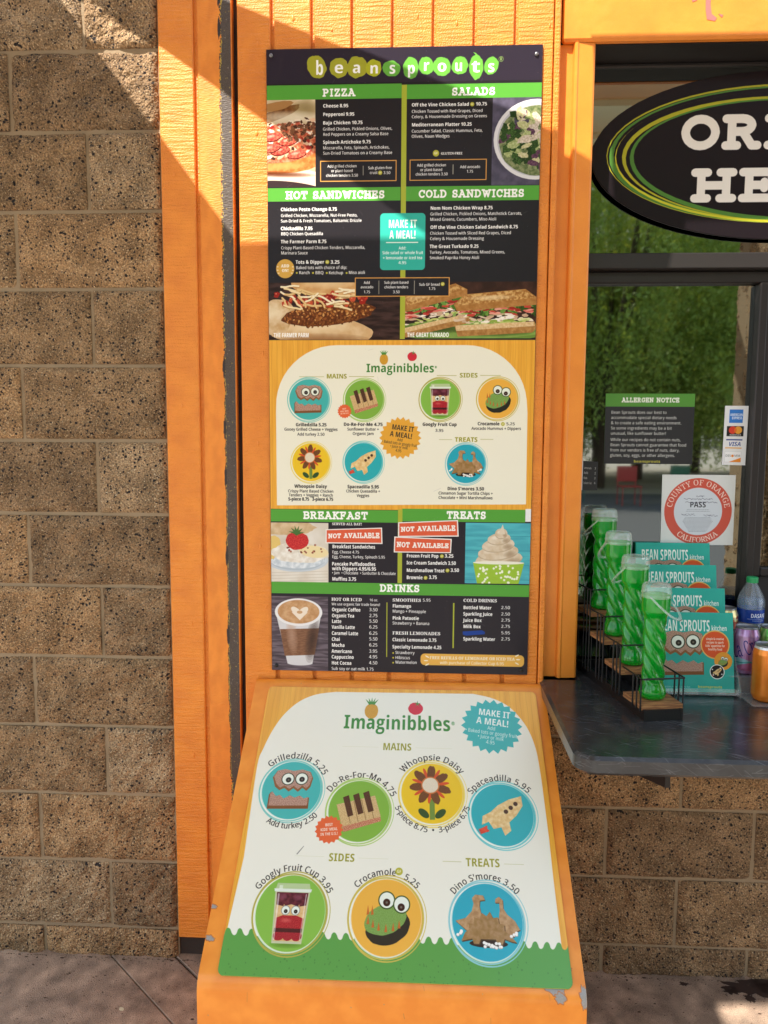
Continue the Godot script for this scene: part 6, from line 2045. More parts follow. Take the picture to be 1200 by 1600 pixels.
func rect(x0, y0, x1, y1) -> PackedVector2Array:
	return PackedVector2Array([Vector2(x0, y0), Vector2(x1, y0), Vector2(x1, y1), Vector2(x0, y1)])

func rrect(x0, y0, x1, y1, r) -> PackedVector2Array:
	var p := PackedVector2Array()
	for q in [[x1 - r, y0 + r, -PI / 2], [x1 - r, y1 - r, 0.0], [x0 + r, y1 - r, PI / 2], [x0 + r, y0 + r, PI]]:
		for i in 9:
			p.append(Vector2(q[0], q[1]) + Vector2.from_angle(q[2] + PI / 2 * i / 8.0) * r)
	return p

func rc(c: Canvas, x0, y0, x1, y1, col: String, round_ := 0.0):
	c.fill([rrect(x0, y0, x1, y1, round_) if round_ > 0 else rect(x0, y0, x1, y1)], hx(col))

func blob(x: float, y: float, rx: float, ry: float, rot := 0.0, jag := 0.0, sd := 0.0, n := 40) -> PackedVector2Array:
	var p := PackedVector2Array()
	var nn := noise(0.9, 5, 2)
	for i in n:
		var a := TAU * i / n
		var m := 1.0 + jag * 2.2 * nn.get_noise_3d(cos(a) * 1.6 + sd * 7.3 + x * 0.37, sin(a) * 1.6 + y * 0.23, sd)
		p.append(Vector2(x, y) + Vector2(cos(a) * rx * m, sin(a) * ry * m).rotated(rot))
	return p

func bl(c: Canvas, x, y, rx, ry, col: String, rot := 0.0, jag := 0.0, tex = null):
	c.fill([blob(x, y, rx, ry, rot, jag)], hx(col), tex)

func pg(c: Canvas, flat: Array, col: String, tex = null):
	var p := PackedVector2Array()
	for i in range(0, flat.size(), 2):
		p.append(Vector2(flat[i], flat[i + 1]))
	c.fill([p], hx(col), tex)

func poly(c: Canvas, x, y, s, flat: Array, col: String, tex = null, rot := 0.0):
	var p := PackedVector2Array()
	for i in range(0, flat.size(), 2):
		p.append(Vector2(x, y) + Vector2(flat[i], flat[i + 1]).rotated(rot) * s)
	c.fill([p], hx(col), tex)

func ring(c: Canvas, x, y, rx, ry, th, col: String, rot := 0.0, shift := Vector2.ZERO):
	c.fill([blob(x, y, rx, ry, rot, 0, 0, 56), blob(x + shift.x, y + shift.y, rx - th, ry - th, rot, 0, 0, 56)], hx(col))

func line(c: Canvas, x0, y0, x1, y1, r, col: String):
	c.fill([capsule(Vector2(x0, y0), Vector2(x1, y1), r)], hx(col))

func grain(col: String, freq: float, gain := 1.0, sd := 3, sx := 1.0, sy := 1.0) -> Dictionary:
	return {"n": noise(freq, sd, 3), "c": hx(col), "g": gain, "sx": sx, "sy": sy}

func dot(c: Canvas, x, y, r, col: String):
	bl(c, x, y, r, r, col)

func badge(c: Canvas, x, y, r):
	bl(c, x, y, r, r, "b3ae3c")
	text_at(c, "GF", Transform2D(0, Vector2(x - r * 0.6, y + r * 0.35)), r * 1.2, r * 0.75, "B", hx("f2efd0"))

func arc(c: Canvas, s: String, x, y, r, ang, cap, outside: int, f: String, col: String):
	var ff := "R" if f == "N" else f
	var k: float = cap / 46.0
	var wd := text_width(s, ff) * k
	var a: float = -wd / r / 2.0
	for i in s.length():
		var g := glyph(ff, s.unicode_at(i))
		var adv: float = g[1] * k
		var mid: float = a + adv / r / 2.0
		var th: float = ang + mid if outside else PI + ang - mid
		var rr: float = r
		var at := Vector2(x, y) + Vector2(sin(th), -cos(th)) * rr
		var xf := Transform2D(th if outside else th - PI, at) * Transform2D(0, Vector2(-adv / 2.0, 0))
		text_at(c, s[i], xf, adv, cap, ff, hx(col))
		if f == "N":
			text_at(c, s[i], xf.translated(Vector2(cap * 0.035, 0)), adv, cap, ff, hx(col))
		a += adv / r

func amber(c: Canvas, x, y, w, h):
	c.fill([rect(x, y, x + w, y + h)], hx("eeb043"), grain("e2a038", 0.02, 1.2, 4, 3.0, 0.12))
	var nn := noise(0.012, 9, 2)
	for i in int(w / 14.0):
		var xx: float = x + i * 14.0 + 6 + 4 * nn.get_noise_2d(i * 40.0, 3)
		var p := PackedVector2Array()
		var back := PackedVector2Array()
		for j in 25:
			var yy: float = y + h * j / 24.0
			var ox: float = xx + 3.5 * nn.get_noise_2d(i * 31.0, yy)
			p.append(Vector2(ox, yy))
			back.append(Vector2(ox + 1.3, yy))
		back.reverse()
		p.append_array(back)
		c.alpha = 0.55
		c.fill([p], hx("cf8f35"))
		c.alpha = 1.0

func pineapple(c: Canvas, x, y, r):
	bl(c, x, y + r * 0.35, r * 0.85, r * 1.1, "d8a63a", 0, 0.02, grain("c28a2a", 0.5))
	for i in 5:
		var a := -0.7 + i * 0.35
		poly(c, x + sin(a) * r * 0.3, y - r * 0.6, r, [-0.16, 0, 0, -1.0, 0.16, 0], "4d8a3a", null, a)

func tomato(c: Canvas, x, y, r):
	bl(c, x, y, r, r * 0.95, "cf2f3c", 0, 0.02)
	for i in 5:
		poly(c, x + r * 0.25, y - r * 0.75, r * 0.6, [-0.14, 0, 0, -0.9, 0.14, 0], "4d8a3a", null, i * 1.256)

func burst(c: Canvas, x, y, r, n, col: String):
	var p := PackedVector2Array()
	for i in n * 2:
		var a: float = TAU * i / (n * 2)
		p.append(Vector2(x, y) + Vector2.from_angle(a) * (r if i % 2 == 0 else r * 0.86))
	c.fill([p], hx(col))

func line_rot(c: Canvas, s: String, x, y, r, u, v, half, cap, ang, f: String, col: String):
	var xf := Transform2D(ang, Vector2(x, y)) * Transform2D(0, Vector2((u - half) * r, v * r))
	text_at(c, s, xf, half * 2 * r, cap * r, f, hx(col))

func burst_small(c: Canvas, x, y, r):
	burst(c, x, y, r, 17, "e0653a")
	line_rot(c, "BEST", x, y, r, 0, -0.24, 0.27, 0.2, -0.1, "B", "f5ead8")
	line_rot(c, "KIDS' MEAL", x, y, r, 0, 0.08, 0.6, 0.2, -0.1, "B", "f5ead8")
	line_rot(c, "IN THE U.S.!", x, y, r, 0, 0.4, 0.6, 0.2, -0.1, "B", "f5ead8")

func burst_big(c: Canvas, x, y, r, col: String, ink: String):
	burst(c, x, y, r, 22, col)
	line_rot(c, "MAKE IT", x, y, r, 0.06, -0.36, 0.53, 0.24, 0.13, "B", ink)
	line_rot(c, "A MEAL!", x, y, r, 0.02, -0.03, 0.53, 0.24, 0.13, "B", ink)
	line_rot(c, "Add", x, y, r, 0, 0.15, 0.13, 0.13, 0.13, "R", ink)
	line_rot(c, "• Baked tots or googly fruit", x, y, r, 0, 0.32, 0.84, 0.13, 0.13, "R", ink)
	line_rot(c, "• Juice or milk", x, y, r, 0, 0.49, 0.42, 0.13, 0.13, "R", ink)
	line_rot(c, "4.95", x, y, r, 0, 0.66, 0.14, 0.13, 0.13, "R", ink)

# round food pictures --------------------------------------------------
func disc(c: Canvas, x, y, r, col: String, rim: String):
	ring(c, x + r * 0.02, y, r * 1.1, r * 1.12, r * 0.035, rim, 0.3, Vector2(r * 0.015, 0))
	ring(c, x - r * 0.01, y, r * 1.06, r * 1.06, r * 0.05, rim, 0, Vector2(-r * 0.02, r * 0.015))
	bl(c, x, y, r, r, col, 0, 0, grain(col, 0.02))
	c.alpha = 0.8
	ring(c, x - r * 0.02, y, r * 1.0, r * 1.02, r * 0.03, "eef0e0", 0, Vector2(r * 0.02, -r * 0.01))
	c.alpha = 1.0

func googly(c: Canvas, x, y, r, dx, dy, olive: String, iris: String):
	bl(c, x, y, r, r, olive)
	bl(c, x, y, r * 0.86, r * 0.86, "e6ead8")
	bl(c, x + dx * r, y + dy * r, r * 0.42, r * 0.42, iris)
	bl(c, x + dx * r, y + dy * r, r * 0.14, r * 0.14, "6b6257")

func food_toast(c: Canvas, x, y, r):
	disc(c, x, y, r, "45b0a8", "7fc4b8")
	toast_face(c, x, y, r)

func toast_face(c: Canvas, x, y, r):
	var g := grain("9c7460", 0.35, 1.8)
	poly(c, x, y, r, [-0.68, -0.42, -0.55, -0.66, -0.3, -0.72, 0.0, -0.66, 0.3, -0.72, 0.58, -0.64, 0.68, -0.42, 0.62, -0.12, 0.5, 0.02, 0.36, -0.08, 0.22, 0.06, 0.06, -0.06, -0.08, 0.06, -0.24, -0.06, -0.4, 0.02, -0.56, -0.1], "8a5a36")
	poly(c, x, y - r * 0.05, r * 0.97, [-0.66, -0.42, -0.55, -0.64, -0.3, -0.7, 0.0, -0.64, 0.3, -0.7, 0.58, -0.62, 0.66, -0.42, 0.6, -0.14, 0.5, -0.02, 0.36, -0.12, 0.22, 0.02, 0.06, -0.1, -0.08, 0.02, -0.24, -0.1, -0.4, -0.02, -0.54, -0.14], "c29c88", g)
	poly(c, x, y, r, [-0.72, 0.18, -0.66, 0.08, -0.5, 0.24, -0.36, 0.2, -0.22, 0.32, -0.02, 0.2, 0.14, 0.28, 0.32, 0.2, 0.46, 0.3, 0.62, 0.24, 0.62, 0.62, -0.72, 0.66], "7d4f2e")
	poly(c, x, y - r * 0.03, r * 0.97, [-0.7, 0.18, -0.64, 0.1, -0.5, 0.26, -0.36, 0.22, -0.22, 0.34, -0.02, 0.22, 0.14, 0.3, 0.32, 0.22, 0.46, 0.32, 0.6, 0.26, 0.6, 0.56, -0.7, 0.6], "c29c88", g)
	googly(c, x - 0.16 * r, y - 0.38 * r, 0.22 * r, 0.1, 0.15, "3a4230", "2c2824")
	googly(c, x + 0.3 * r, y - 0.4 * r, 0.22 * r, 0.05, 0.1, "3a4230", "2c2824")

func food_piano(c: Canvas, x, y, r):
	disc(c, x, y, r, "7fae42", "a9c76a")
	var rot := -0.25
	poly(c, x, y, r, [-0.62, 0.3, 0.62, 0.28, 0.62, 0.48, -0.6, 0.56], "a8463a", grain("d6b483", 0.4), rot)
	poly(c, x, y, r, [-0.66, -0.36, 0.6, -0.38, 0.64, 0.34, -0.62, 0.38], "d9bd8a", grain("c09a62", 0.3), rot)
	for i in 4:
		poly(c, x, y, r, [-0.36 + i * 0.25, -0.35, -0.34 + i * 0.25, -0.35, -0.33 + i * 0.25, 0.34, -0.35 + i * 0.25, 0.34], "8b6a44", null, rot)
	for i in 3:
		var u := -0.42 + i * 0.33
		poly(c, x, y, r, [u, -0.55, u + 0.2, -0.58, u + 0.22, 0.1, u + 0.04, 0.12], "42291f", grain("63412f", 0.4), rot)

func food_daisy(c: Canvas, x, y, r):
	disc(c, x, y, r, "e8c02a", "e6cf6a")
	poly(c, x, y, r, [-0.08, 0.2, 0.08, 0.2, 0.09, 0.85, -0.07, 0.86], "6f8a3c")
	bl(c, x - 0.26 * r, y + 0.66 * r, 0.2 * r, 0.11 * r, "33502a", 0.7)
	bl(c, x + 0.26 * r, y + 0.66 * r, 0.2 * r, 0.11 * r, "33502a", -0.7)
	for i in 7:
		var a := TAU * i / 7.0 + 0.3
		var q = Vector2.from_angle(a) * 0.42 * r
		bl(c, x - 0.05 * r + q.x, y - 0.26 * r + q.y, 0.25 * r, 0.13 * r, "80502c", a, 0.06, grain("5f3a20", 0.5))
		q = Vector2.from_angle(a + 0.45) * 0.42 * r
		bl(c, x - 0.05 * r + q.x, y - 0.26 * r + q.y, 0.19 * r, 0.05 * r, "d2522a", a + 0.45)
	bl(c, x - 0.05 * r, y - 0.26 * r, 0.29 * r, 0.29 * r, "c8763c")
	bl(c, x - 0.05 * r, y - 0.26 * r, 0.25 * r, 0.25 * r, "e8dcc4", 0, 0.02, grain("d8c6a6", 0.5))

func food_rocket(c: Canvas, x, y, r):
	disc(c, x, y, r, "2fa9ae", "72c5c2")
	rocket(c, x, y, r)

func rocket(c: Canvas, x, y, r):
	for i in 5:
		poly(c, x - 0.5 * r, y + 0.46 * r, r, [0, -0.1, -0.28, 0.03 * (i - 2), 0, 0.1], "c03a2c" if i % 2 else "d8503a", null, -0.9 + i * 0.25)
	poly(c, x, y, r, [0.64, -0.62, 0.66, -0.3, 0.44, 0.02, 0.2, 0.24, 0.24, 0.5, 0.04, 0.66, -0.06, 0.4, -0.3, 0.46, -0.44, 0.24, -0.66, 0.34, -0.62, 0.06, -0.36, -0.08, -0.12, -0.3, 0.24, -0.5], "e9cf98", grain("d8b070", 0.08))
	for i in 3:
		bl(c, x + (0.12 + i * 0.16) * r, y - (0.1 + i * 0.13) * r, 0.07 * r, 0.07 * r, "4a3226")

func food_cup(c: Canvas, x, y, r):
	disc(c, x, y, r, "84b648", "b0a64a")
	soft(c, x, y + r * 0.8, r * 0.5, r * 0.1, "5f8a30", 0.8)
	poly(c, x, y, r, [-0.5, -0.6, 0.5, -0.6, 0.4, 0.78, -0.42, 0.78], "c2c49c")
	poly(c, x, y, r, [-0.45, -0.52, 0.45, -0.52, 0.36, 0.72, -0.38, 0.72], "e2bd88", grain("d0a468", 0.06))
	poly(c, x, y, r, [-0.45, -0.53, 0.45, -0.53, 0.42, -0.2, 0.2, -0.16, 0.0, -0.22, -0.2, -0.16, -0.42, -0.2], "4a1a26", grain("6d2c38", 0.08))
	for q in [[-0.22, -0.36], [0.22, -0.36]]:
		soft(c, x + (q[0] - 0.05) * r, y + (q[1] - 0.05) * r, 0.14 * r, 0.1 * r, "8c5060", 0.5)
	line(c, x - 0.2 * r, y - 0.2 * r, x - 0.2 * r, y + 0.12 * r, 0.015 * r, "c49a62")
	line(c, x + 0.22 * r, y - 0.2 * r, x + 0.22 * r, y + 0.12 * r, 0.015 * r, "c49a62")
	poly(c, x, y, r, [-0.38, 0.14, -0.2, 0.07, 0.18, 0.07, 0.38, 0.14, 0.37, 0.44, -0.38, 0.44], "961c26", grain("bc3438", 0.3))
	soft(c, x - 0.1 * r, y + 0.2 * r, 0.18 * r, 0.07 * r, "d8645c", 0.6)
	for q in [-0.25, 0.0, 0.24]:
		bl(c, x + q * r, y + 0.58 * r, 0.15 * r, 0.13 * r, "b23038", 0, 0.03, grain("8c1c28", 0.4))
	poly(c, x, y, r, [-0.39, 0.4, 0.38, 0.4, 0.37, 0.5, -0.39, 0.5], "4a1c20")
	googly(c, x - 0.14 * r, y - 0.06 * r, 0.125 * r, 0.05, 0.2, "8a8f88", "22201e")
	googly(c, x + 0.14 * r, y - 0.06 * r, 0.125 * r, 0.05, 0.2, "8a8f88", "22201e")
	poly(c, x, y, r, [-0.46, -0.78, 0.46, -0.78, 0.5, -0.62, -0.5, -0.62], "b4c690")
	poly(c, x, y, r, [-0.54, -0.63, 0.54, -0.63, 0.52, -0.55, -0.52, -0.55], "dde3d2")
	c.alpha = 0.55
	poly(c, x, y, r, [-0.4, -0.72, -0.3, -0.72, -0.3, -0.62, -0.4, -0.62], "f2f4ea")
	poly(c, x, y, r, [-0.42, -0.5, -0.37, -0.5, -0.35, 0.7, -0.38, 0.7], "f2f4ea")
	poly(c, x, y, r, [0.38, -0.5, 0.41, -0.5, 0.35, 0.7, 0.33, 0.7], "f2f4ea")
	c.alpha = 1.0

func croc(c: Canvas, x, y, r):
	bl(c, x + 0.06 * r, y + 0.24 * r, 0.62 * r, 0.44 * r, "2b2a22", -0.35, 0.03)
	bl(c, x - 0.02 * r, y + 0.06 * r, 0.6 * r, 0.38 * r, "86a858", -0.35, 0.03, grain("6f9446", 0.35))
	for q in [-0.5, -0.36, -0.2, 0.0, 0.2, 0.36]:
		poly(c, x + q * r, y + (0.12 + 0.2 * cos(q * 3.0)) * r, r, [-0.04, 0.06, 0.0, -0.16, 0.04, 0.06], "c2662e")
	for q in [-0.52, -0.4]:
		poly(c, x + q * r, y - 0.1 * r, r, [-0.03, 0.06, 0.0, -0.2, 0.05, 0.04], "c2662e")
	googly(c, x + 0.0 * r, y - 0.44 * r, 0.24 * r, 0.0, 0.25, "3c5226", "3a211c")
	googly(c, x + 0.42 * r, y - 0.34 * r, 0.24 * r, -0.05, 0.3, "3c5226", "3a211c")

func food_croc(c: Canvas, x, y, r):
	disc(c, x, y, r, "e9ae45", "c9b350")
	croc(c, x, y, r)

func food_dino(c: Canvas, x, y, r):
	disc(c, x, y, r, "2aa3b4", "8cc6c8")
	var g := grain("a27c52", 0.06)
	var back := [[-0.88, 0.0, -0.6, -0.08, -0.42, -0.26, -0.36, -0.46, -0.4, -0.6, -0.3, -0.7, -0.08, -0.68, -0.04, -0.56, -0.18, -0.54, -0.2, -0.4, -0.16, -0.2, -0.04, 0.0, -0.1, 0.3, -0.5, 0.3], [0.24, -0.5, 0.26, -0.6, 0.36, -0.66, 0.46, -0.58, 0.46, -0.36, 0.56, -0.2, 0.76, -0.04, 0.88, 0.18, 0.74, 0.24, 0.7, 0.36, 0.36, 0.34, 0.3, 0.0, 0.36, -0.3, 0.36, -0.5]]
	for q in back:
		poly(c, x + r * 0.015, y + r * 0.025, r, q, "5c442c")
		poly(c, x, y, r, q, "bf9b70", g)
	bl(c, x, y + 0.55 * r, 0.52 * r, 0.1 * r, "2e2019")
	var steg := [-0.74, 0.5, -0.62, 0.28, -0.5, 0.2, -0.52, 0.06, -0.38, 0.06, -0.36, -0.1, -0.22, -0.06, -0.14, -0.22, -0.02, -0.14, 0.08, -0.26, 0.16, -0.1, 0.3, -0.12, 0.32, 0.04, 0.46, 0.06, 0.46, 0.22, 0.6, 0.32, 0.76, 0.5, 0.62, 0.48, 0.44, 0.42, 0.38, 0.56, 0.24, 0.56, 0.2, 0.44, -0.2, 0.44, -0.26, 0.56, -0.4, 0.56, -0.44, 0.44]
	poly(c, x + r * 0.02, y + r * 0.03, r, steg, "4d3822")
	poly(c, x, y, r, steg, "a8845a", grain("92703f", 0.06))
	var rn := RandomNumberGenerator.new()
	rn.seed = 4
	for i in 22:
		var px: float = x + (rn.randf_range(-0.15, 0.34) if i < 14 else rn.randf_range(0.6, 0.86) * (1 if i % 2 else -1)) * r
		var py: float = y + (rn.randf_range(0.5, 0.64) if i < 14 else rn.randf_range(0.24, 0.36)) * r
		bl(c, px, py + 0.012 * r, 0.045 * r, 0.04 * r, "a8a49c")
		bl(c, px, py, 0.042 * r, 0.036 * r, "f2eee4")

func soft(c: Canvas, x, y, rx, ry, col: String, strength := 0.5, rot := 0.0):
	# printed tone that fades out towards the rim, as in a photograph on the poster
	c.alpha = strength / 4.0
	for i in 8:
		c.fill([blob(x, y, rx * (1.0 - i / 8.5), ry * (1.0 - i / 8.5), rot, 0.0, 0.0, 28)], hx(col))
	c.alpha = 1.0

# rectangular food pictures ---------------------------------------------
func photo_pizza(c: Canvas, x, y, w, h):
	c.clip(x, y, w, h)
	c.fill([rect(x, y, x + w, y + h)], hx("c9b089"), grain("dcc9a6", 0.02))
	bl(c, x + w * 0.2, y + h * 0.17, w * 0.5, h * 0.06, "5f3619", -0.35, 0.06, grain("8a5a30", 0.06))
	bl(c, x + w * 0.15, y + h * 0.08, w * 0.4, h * 0.05, "a87a48", -0.2, 0.06)
	soft(c, x + w * 0.8, y + h * 0.1, w * 0.3, h * 0.1, "8f7a4c", 0.8)
	soft(c, x + w * 0.4, y + h * 0.2, w * 0.8, h * 0.08, "e8dcc2", 0.6)
	bl(c, x + w * 0.4, y + h * 0.9, w * 1.0, h * 0.14, "e2cab6", 0.12)
	bl(c, x + w * 0.5, y + h * 1.03, w * 0.8, h * 0.09, "3a2b2c", 0.12)
	bl(c, x + w * 0.25, y + h * 0.68, w * 0.98, h * 0.17, "b8652e", -0.06, 0.03, grain("d08c4c", 0.06))
	soft(c, x + w * 0.3, y + h * 0.76, w * 0.6, h * 0.05, "e6a862", 0.7, -0.06)
	soft(c, x + w * 0.2, y + h * 0.85, w * 0.8, h * 0.035, "5c2a14", 0.8, 0.04)
	bl(c, x + w * 0.3, y + h * 0.5, w * 0.9, h * 0.22, "b34a30", -0.1, 0.04, grain("d99a72", 0.07))
	var rn := RandomNumberGenerator.new()
	rn.seed = 12
	for i in 130:
		var u := rn.randf_range(-0.02, 1.02)
		var v := rn.randf_range(0.29, 0.68) - 0.09 * u
		bl(c, x + u * w, y + v * h, rn.randf_range(0.02, 0.075) * w, rn.randf_range(0.008, 0.024) * h, ["ead8be", "a02c26", "e0b894", "6d3a28", "c05a44", "f0e4d0", "4a2a1e"][i % 7], rn.randf_range(-0.7, 0.7), 0.18)
	for q in [[0.12, 0.42, "a8322e"], [0.62, 0.62, "b23c34"], [0.28, 0.58, "9c2a28"], [0.08, 0.55, "b03834"], [0.45, 0.47, "a03028"]]:
		var px: float = x + q[0] * w
		var py: float = y + q[1] * h
		bl(c, px, py + h * 0.008, 0.2 * w, 0.05 * h, "5c1a16", -0.2, 0.05)
		bl(c, px, py, 0.19 * w, 0.046 * h, q[2], -0.2, 0.05, grain("d07a5c", 0.12))
		soft(c, px - 0.04 * w, py - 0.008 * h, 0.1 * w, 0.018 * h, "f0b8a0", 0.7, -0.2)
	for i in 22:
		bl(c, x + w * rn.randf_range(0.3, 1.0), y + h * rn.randf_range(0.27, 0.46), 0.07 * w, 0.022 * h, ["5a3626", "7a4c34", "3d241a"][i % 3], rn.randf() * 3, 0.2, grain("8c6044", 0.12))
	c.noclip()

func photo_salad(c: Canvas, x, y, w, h):
	c.clip(x, y, w, h)
	c.fill([rect(x, y, x + w, y + h)], hx("5a5566"), grain("474352", 0.03))
	var cx: float = x + w * 0.86
	var cy: float = y + h * 0.48
	bl(c, cx, cy, w * 0.83, h * 0.46, "d9d7d6")
	bl(c, cx, cy, w * 0.76, h * 0.42, "b9b8bb")
	bl(c, cx, cy + h * 0.01, w * 0.73, h * 0.4, "55653c", 0, 0.02, grain("8c9268", 0.08))
	var rng := RandomNumberGenerator.new()
	rng.seed = 8
	for i in 120:
		var a := rng.randf() * TAU
		var q := sqrt(rng.randf()) * 0.92
		var u: float = cx + cos(a) * q * w * 0.7
		var v: float = cy + sin(a) * q * h * 0.38
		var kind := i % 7
		var low: bool = sin(a) * q > 0.15 or cos(a) * q < -0.55
		if low and kind < 4:
			poly(c, u, v, w * rng.randf_range(0.09, 0.18), [-1, 0, -0.4, -0.5, 0, -0.25, 0.4, -0.6, 1, 0, 0.4, 0.4, 0, 0.2, -0.5, 0.5], ["3c5a2a", "2b4220", "4d6e33"][i % 3], grain("24381a", 0.2), rng.randf() * 6)
		else:
			bl(c, u, v, w * rng.randf_range(0.07, 0.14), h * rng.randf_range(0.025, 0.05), ["dcd0bf", "c9c49a", "3d3446", "e2d6cb", "4a2f44", "d2caa4", "b9bf8a"][kind], rng.randf() * 3, 0.12, grain(["b8a690", "a8ac6c", "5d5666", "c4ab98", "6d4a5c", "b4b07c", "8c9a5c"][kind], 0.15))
	c.noclip()

func bread(c: Canvas, flat: Array, x, y, s, crust: String, crumb: String):
	poly(c, x, y, s, flat, crust, grain(crumb, 0.05))

func photo_parm(c: Canvas, x, y, w, h):
	c.clip(x, y, w, h)
	c.fill([rect(x, y, x + w, y + h)], hx("2a1c18"), grain("46302a", 0.03, 1.6, 5, 0.4, 2.0))
	var rn := RandomNumberGenerator.new()
	rn.seed = 21
	bl(c, x + w * 0.4, y + h * 0.86, w * 0.4, h * 0.27, "cfa876", 0.05, 0.03, grain("dcbc8e", 0.03))
	soft(c, x + w * 0.36, y + h * 0.78, w * 0.3, h * 0.12, "efd9b0", 0.6)
	soft(c, x + w * 0.42, y + h * 1.05, w * 0.4, h * 0.16, "8a5c34", 0.8)
	bl(c, x + w * 0.07, y + h * 0.6, w * 0.12, h * 0.34, "dcc098", 0.6, 0.05, grain("c59e6a", 0.04))
	soft(c, x + w * 0.04, y + h * 0.52, w * 0.08, h * 0.2, "f0e0bd", 0.7, 0.5)
	bl(c, x + w * 0.5, y + h * 0.02, w * 0.33, h * 0.26, "c8945a", 0.03, 0.03, grain("d8ac72", 0.03))
	soft(c, x + w * 0.46, y - h * 0.02, w * 0.22, h * 0.14, "ecd0a0", 0.7)
	bl(c, x + w * 0.46, y + h * 0.55, w * 0.35, h * 0.2, "7a421c", -0.1, 0.05, grain("54290f", 0.1))
	for i in 330:
		var u := rn.randf_range(-1, 1)
		var v := rn.randf_range(-1, 1)
		if u * u + v * v > 0.98:
			continue
		var q := Vector2(u * w * 0.34, v * h * 0.21).rotated(-0.1)
		bl(c, x + w * 0.46 + q.x, y + h * 0.56 + q.y, w * rn.randf_range(0.004, 0.013), h * rn.randf_range(0.008, 0.022), ["b9783c", "8c5022", "d09a58", "63320f", "a4642c"][i % 5] if v < 0.35 else ["7f4a20", "5a2c10", "8f5828"][i % 3], rn.randf() * 3, 0.15)
	for i in 40:
		var sx = x + w * rn.randf_range(0.06, 0.74)
		var sy = y + h * rn.randf_range(0.2, 0.4)
		bl(c, sx, sy, w * rn.randf_range(0.012, 0.034), h * rn.randf_range(0.025, 0.06), ["9c2418", "b83a24", "7c1812", "c4502e"][i % 4], rn.randf() * 3, 0.15)
		bl(c, sx - w * 0.006, sy - h * 0.015, w * 0.006, h * 0.01, "e08a68")
	for i in 30:
		var at := Vector2(x + w * rn.randf_range(0.03, 0.62), y + h * rn.randf_range(0.06, 0.42))
		var a := rn.randf_range(-0.5, 1.1)
		for k in 4:
			var to := at + Vector2(cos(a) * w * 0.034, sin(a) * h * 0.05)
			c.fill([capsule(at + Vector2(0.4, 1.0), to + Vector2(0.4, 1.0), h * 0.017)], hx("a8763c"))
			c.fill([capsule(at, to, h * 0.016)], hx(["ecd6a4", "e0bf82", "f2e4bf"][i % 3]))
			at = to
			a += rn.randf_range(-0.5, 0.6)
	c.noclip()

func photo_turkado(c: Canvas, x, y, w, h):
	c.clip(x, y, w, h)
	c.fill([rect(x, y, x + w, y + h)], hx("32201a"), grain("4d3026", 0.02))
	bl(c, x + w * 0.52, y + h * 0.86, w * 0.6, h * 0.2, "6d8c3a")
	bl(c, x + w * 0.52, y + h * 0.84, w * 0.57, h * 0.165, "88a650", 0, 0, grain("7a9846", 0.02))
	var rn := RandomNumberGenerator.new()
	rn.seed = 31
	for side in 2:
		var ox: float = x + w * (0.22 if side == 0 else 0.68)
		var oy: float = y + h * (0.5 if side == 0 else 0.55)
		var s: float = w * (0.27 if side == 0 else 0.31)
		var tilt := -0.2 if side == 0 else -0.03
		var put := func(u: float, v: float) -> Vector2: return Vector2(ox, oy) + Vector2(u * s, v * h).rotated(tilt)
		soft(c, ox, oy + h * 0.32, s * 1.0, h * 0.1, "2d3a18", 0.8)
		for i in 60:
			var q: Vector2 = put.call(rn.randf_range(-1.0, 1.0), rn.randf_range(-0.16, 0.02))
			bl(c, q.x, q.y, s * rn.randf_range(0.04, 0.12), h * rn.randf_range(0.02, 0.05), ["4d7329", "6c9440", "35521e", "86a854"][i % 4], rn.randf() * 3, 0.25)
		for i in 46:
			var q: Vector2 = put.call(rn.randf_range(-0.92, 0.95), rn.randf_range(0.02, 0.16))
			bl(c, q.x, q.y, s * rn.randf_range(0.05, 0.14), h * rn.randf_range(0.012, 0.03), ["ecdcc6", "d8bfa2", "f2e8d8", "c8a686"][i % 4], rn.randf_range(-0.4, 0.3), 0.15)
		for i in 26:
			var q: Vector2 = put.call(rn.randf_range(-0.85, 0.9), rn.randf_range(-0.1, 0.04))
			bl(c, q.x, q.y, s * rn.randf_range(0.06, 0.15), h * rn.randf_range(0.012, 0.028), ["bf4436", "9c2c24", "d87060", "e09a86"][i % 4], rn.randf_range(-0.3, 0.3), 0.12)
		for i in 22:
			var q: Vector2 = put.call(rn.randf_range(-0.8, 0.95), rn.randf_range(0.12, 0.2))
			bl(c, q.x, q.y, s * rn.randf_range(0.05, 0.12), h * rn.randf_range(0.012, 0.03), ["bcc46e", "d9d79a", "8ea648"][i % 3], rn.randf_range(-0.4, 0.3), 0.1)
		var p0: Vector2 = put.call(0.0, 0.25)
		poly(c, p0.x, p0.y, s, [-0.97, -0.06, 0.95, -0.1, 1.0, 0.05, 0.9, 0.16, -0.9, 0.2], "9c6c38", grain("b98a50", 0.07), tilt)
		poly(c, p0.x, p0.y - h * 0.01, s, [-0.95, -0.05, 0.93, -0.09, 0.96, 0.02, -0.93, 0.08], "e2c698", grain("cfa870", 0.12), tilt)
		p0 = put.call(0.0, -0.24)
		poly(c, p0.x, p0.y, s, [-0.98, 0.1, -0.72, -0.14, 0.74, -0.22, 1.03, 0.0, 1.0, 0.16, -0.9, 0.26], "a06c34", grain("b8844a", 0.05), tilt)
		poly(c, p0.x, p0.y, s, [-0.9, 0.05, -0.7, -0.13, 0.74, -0.21, 0.98, -0.01, -0.86, 0.12], "d2a868", grain("9c6832", 0.09, 1.3), tilt)
		soft(c, p0.x - s * 0.1, p0.y - h * 0.03, s * 0.6, h * 0.05, "ecd2a2", 0.6, tilt)
	c.noclip()

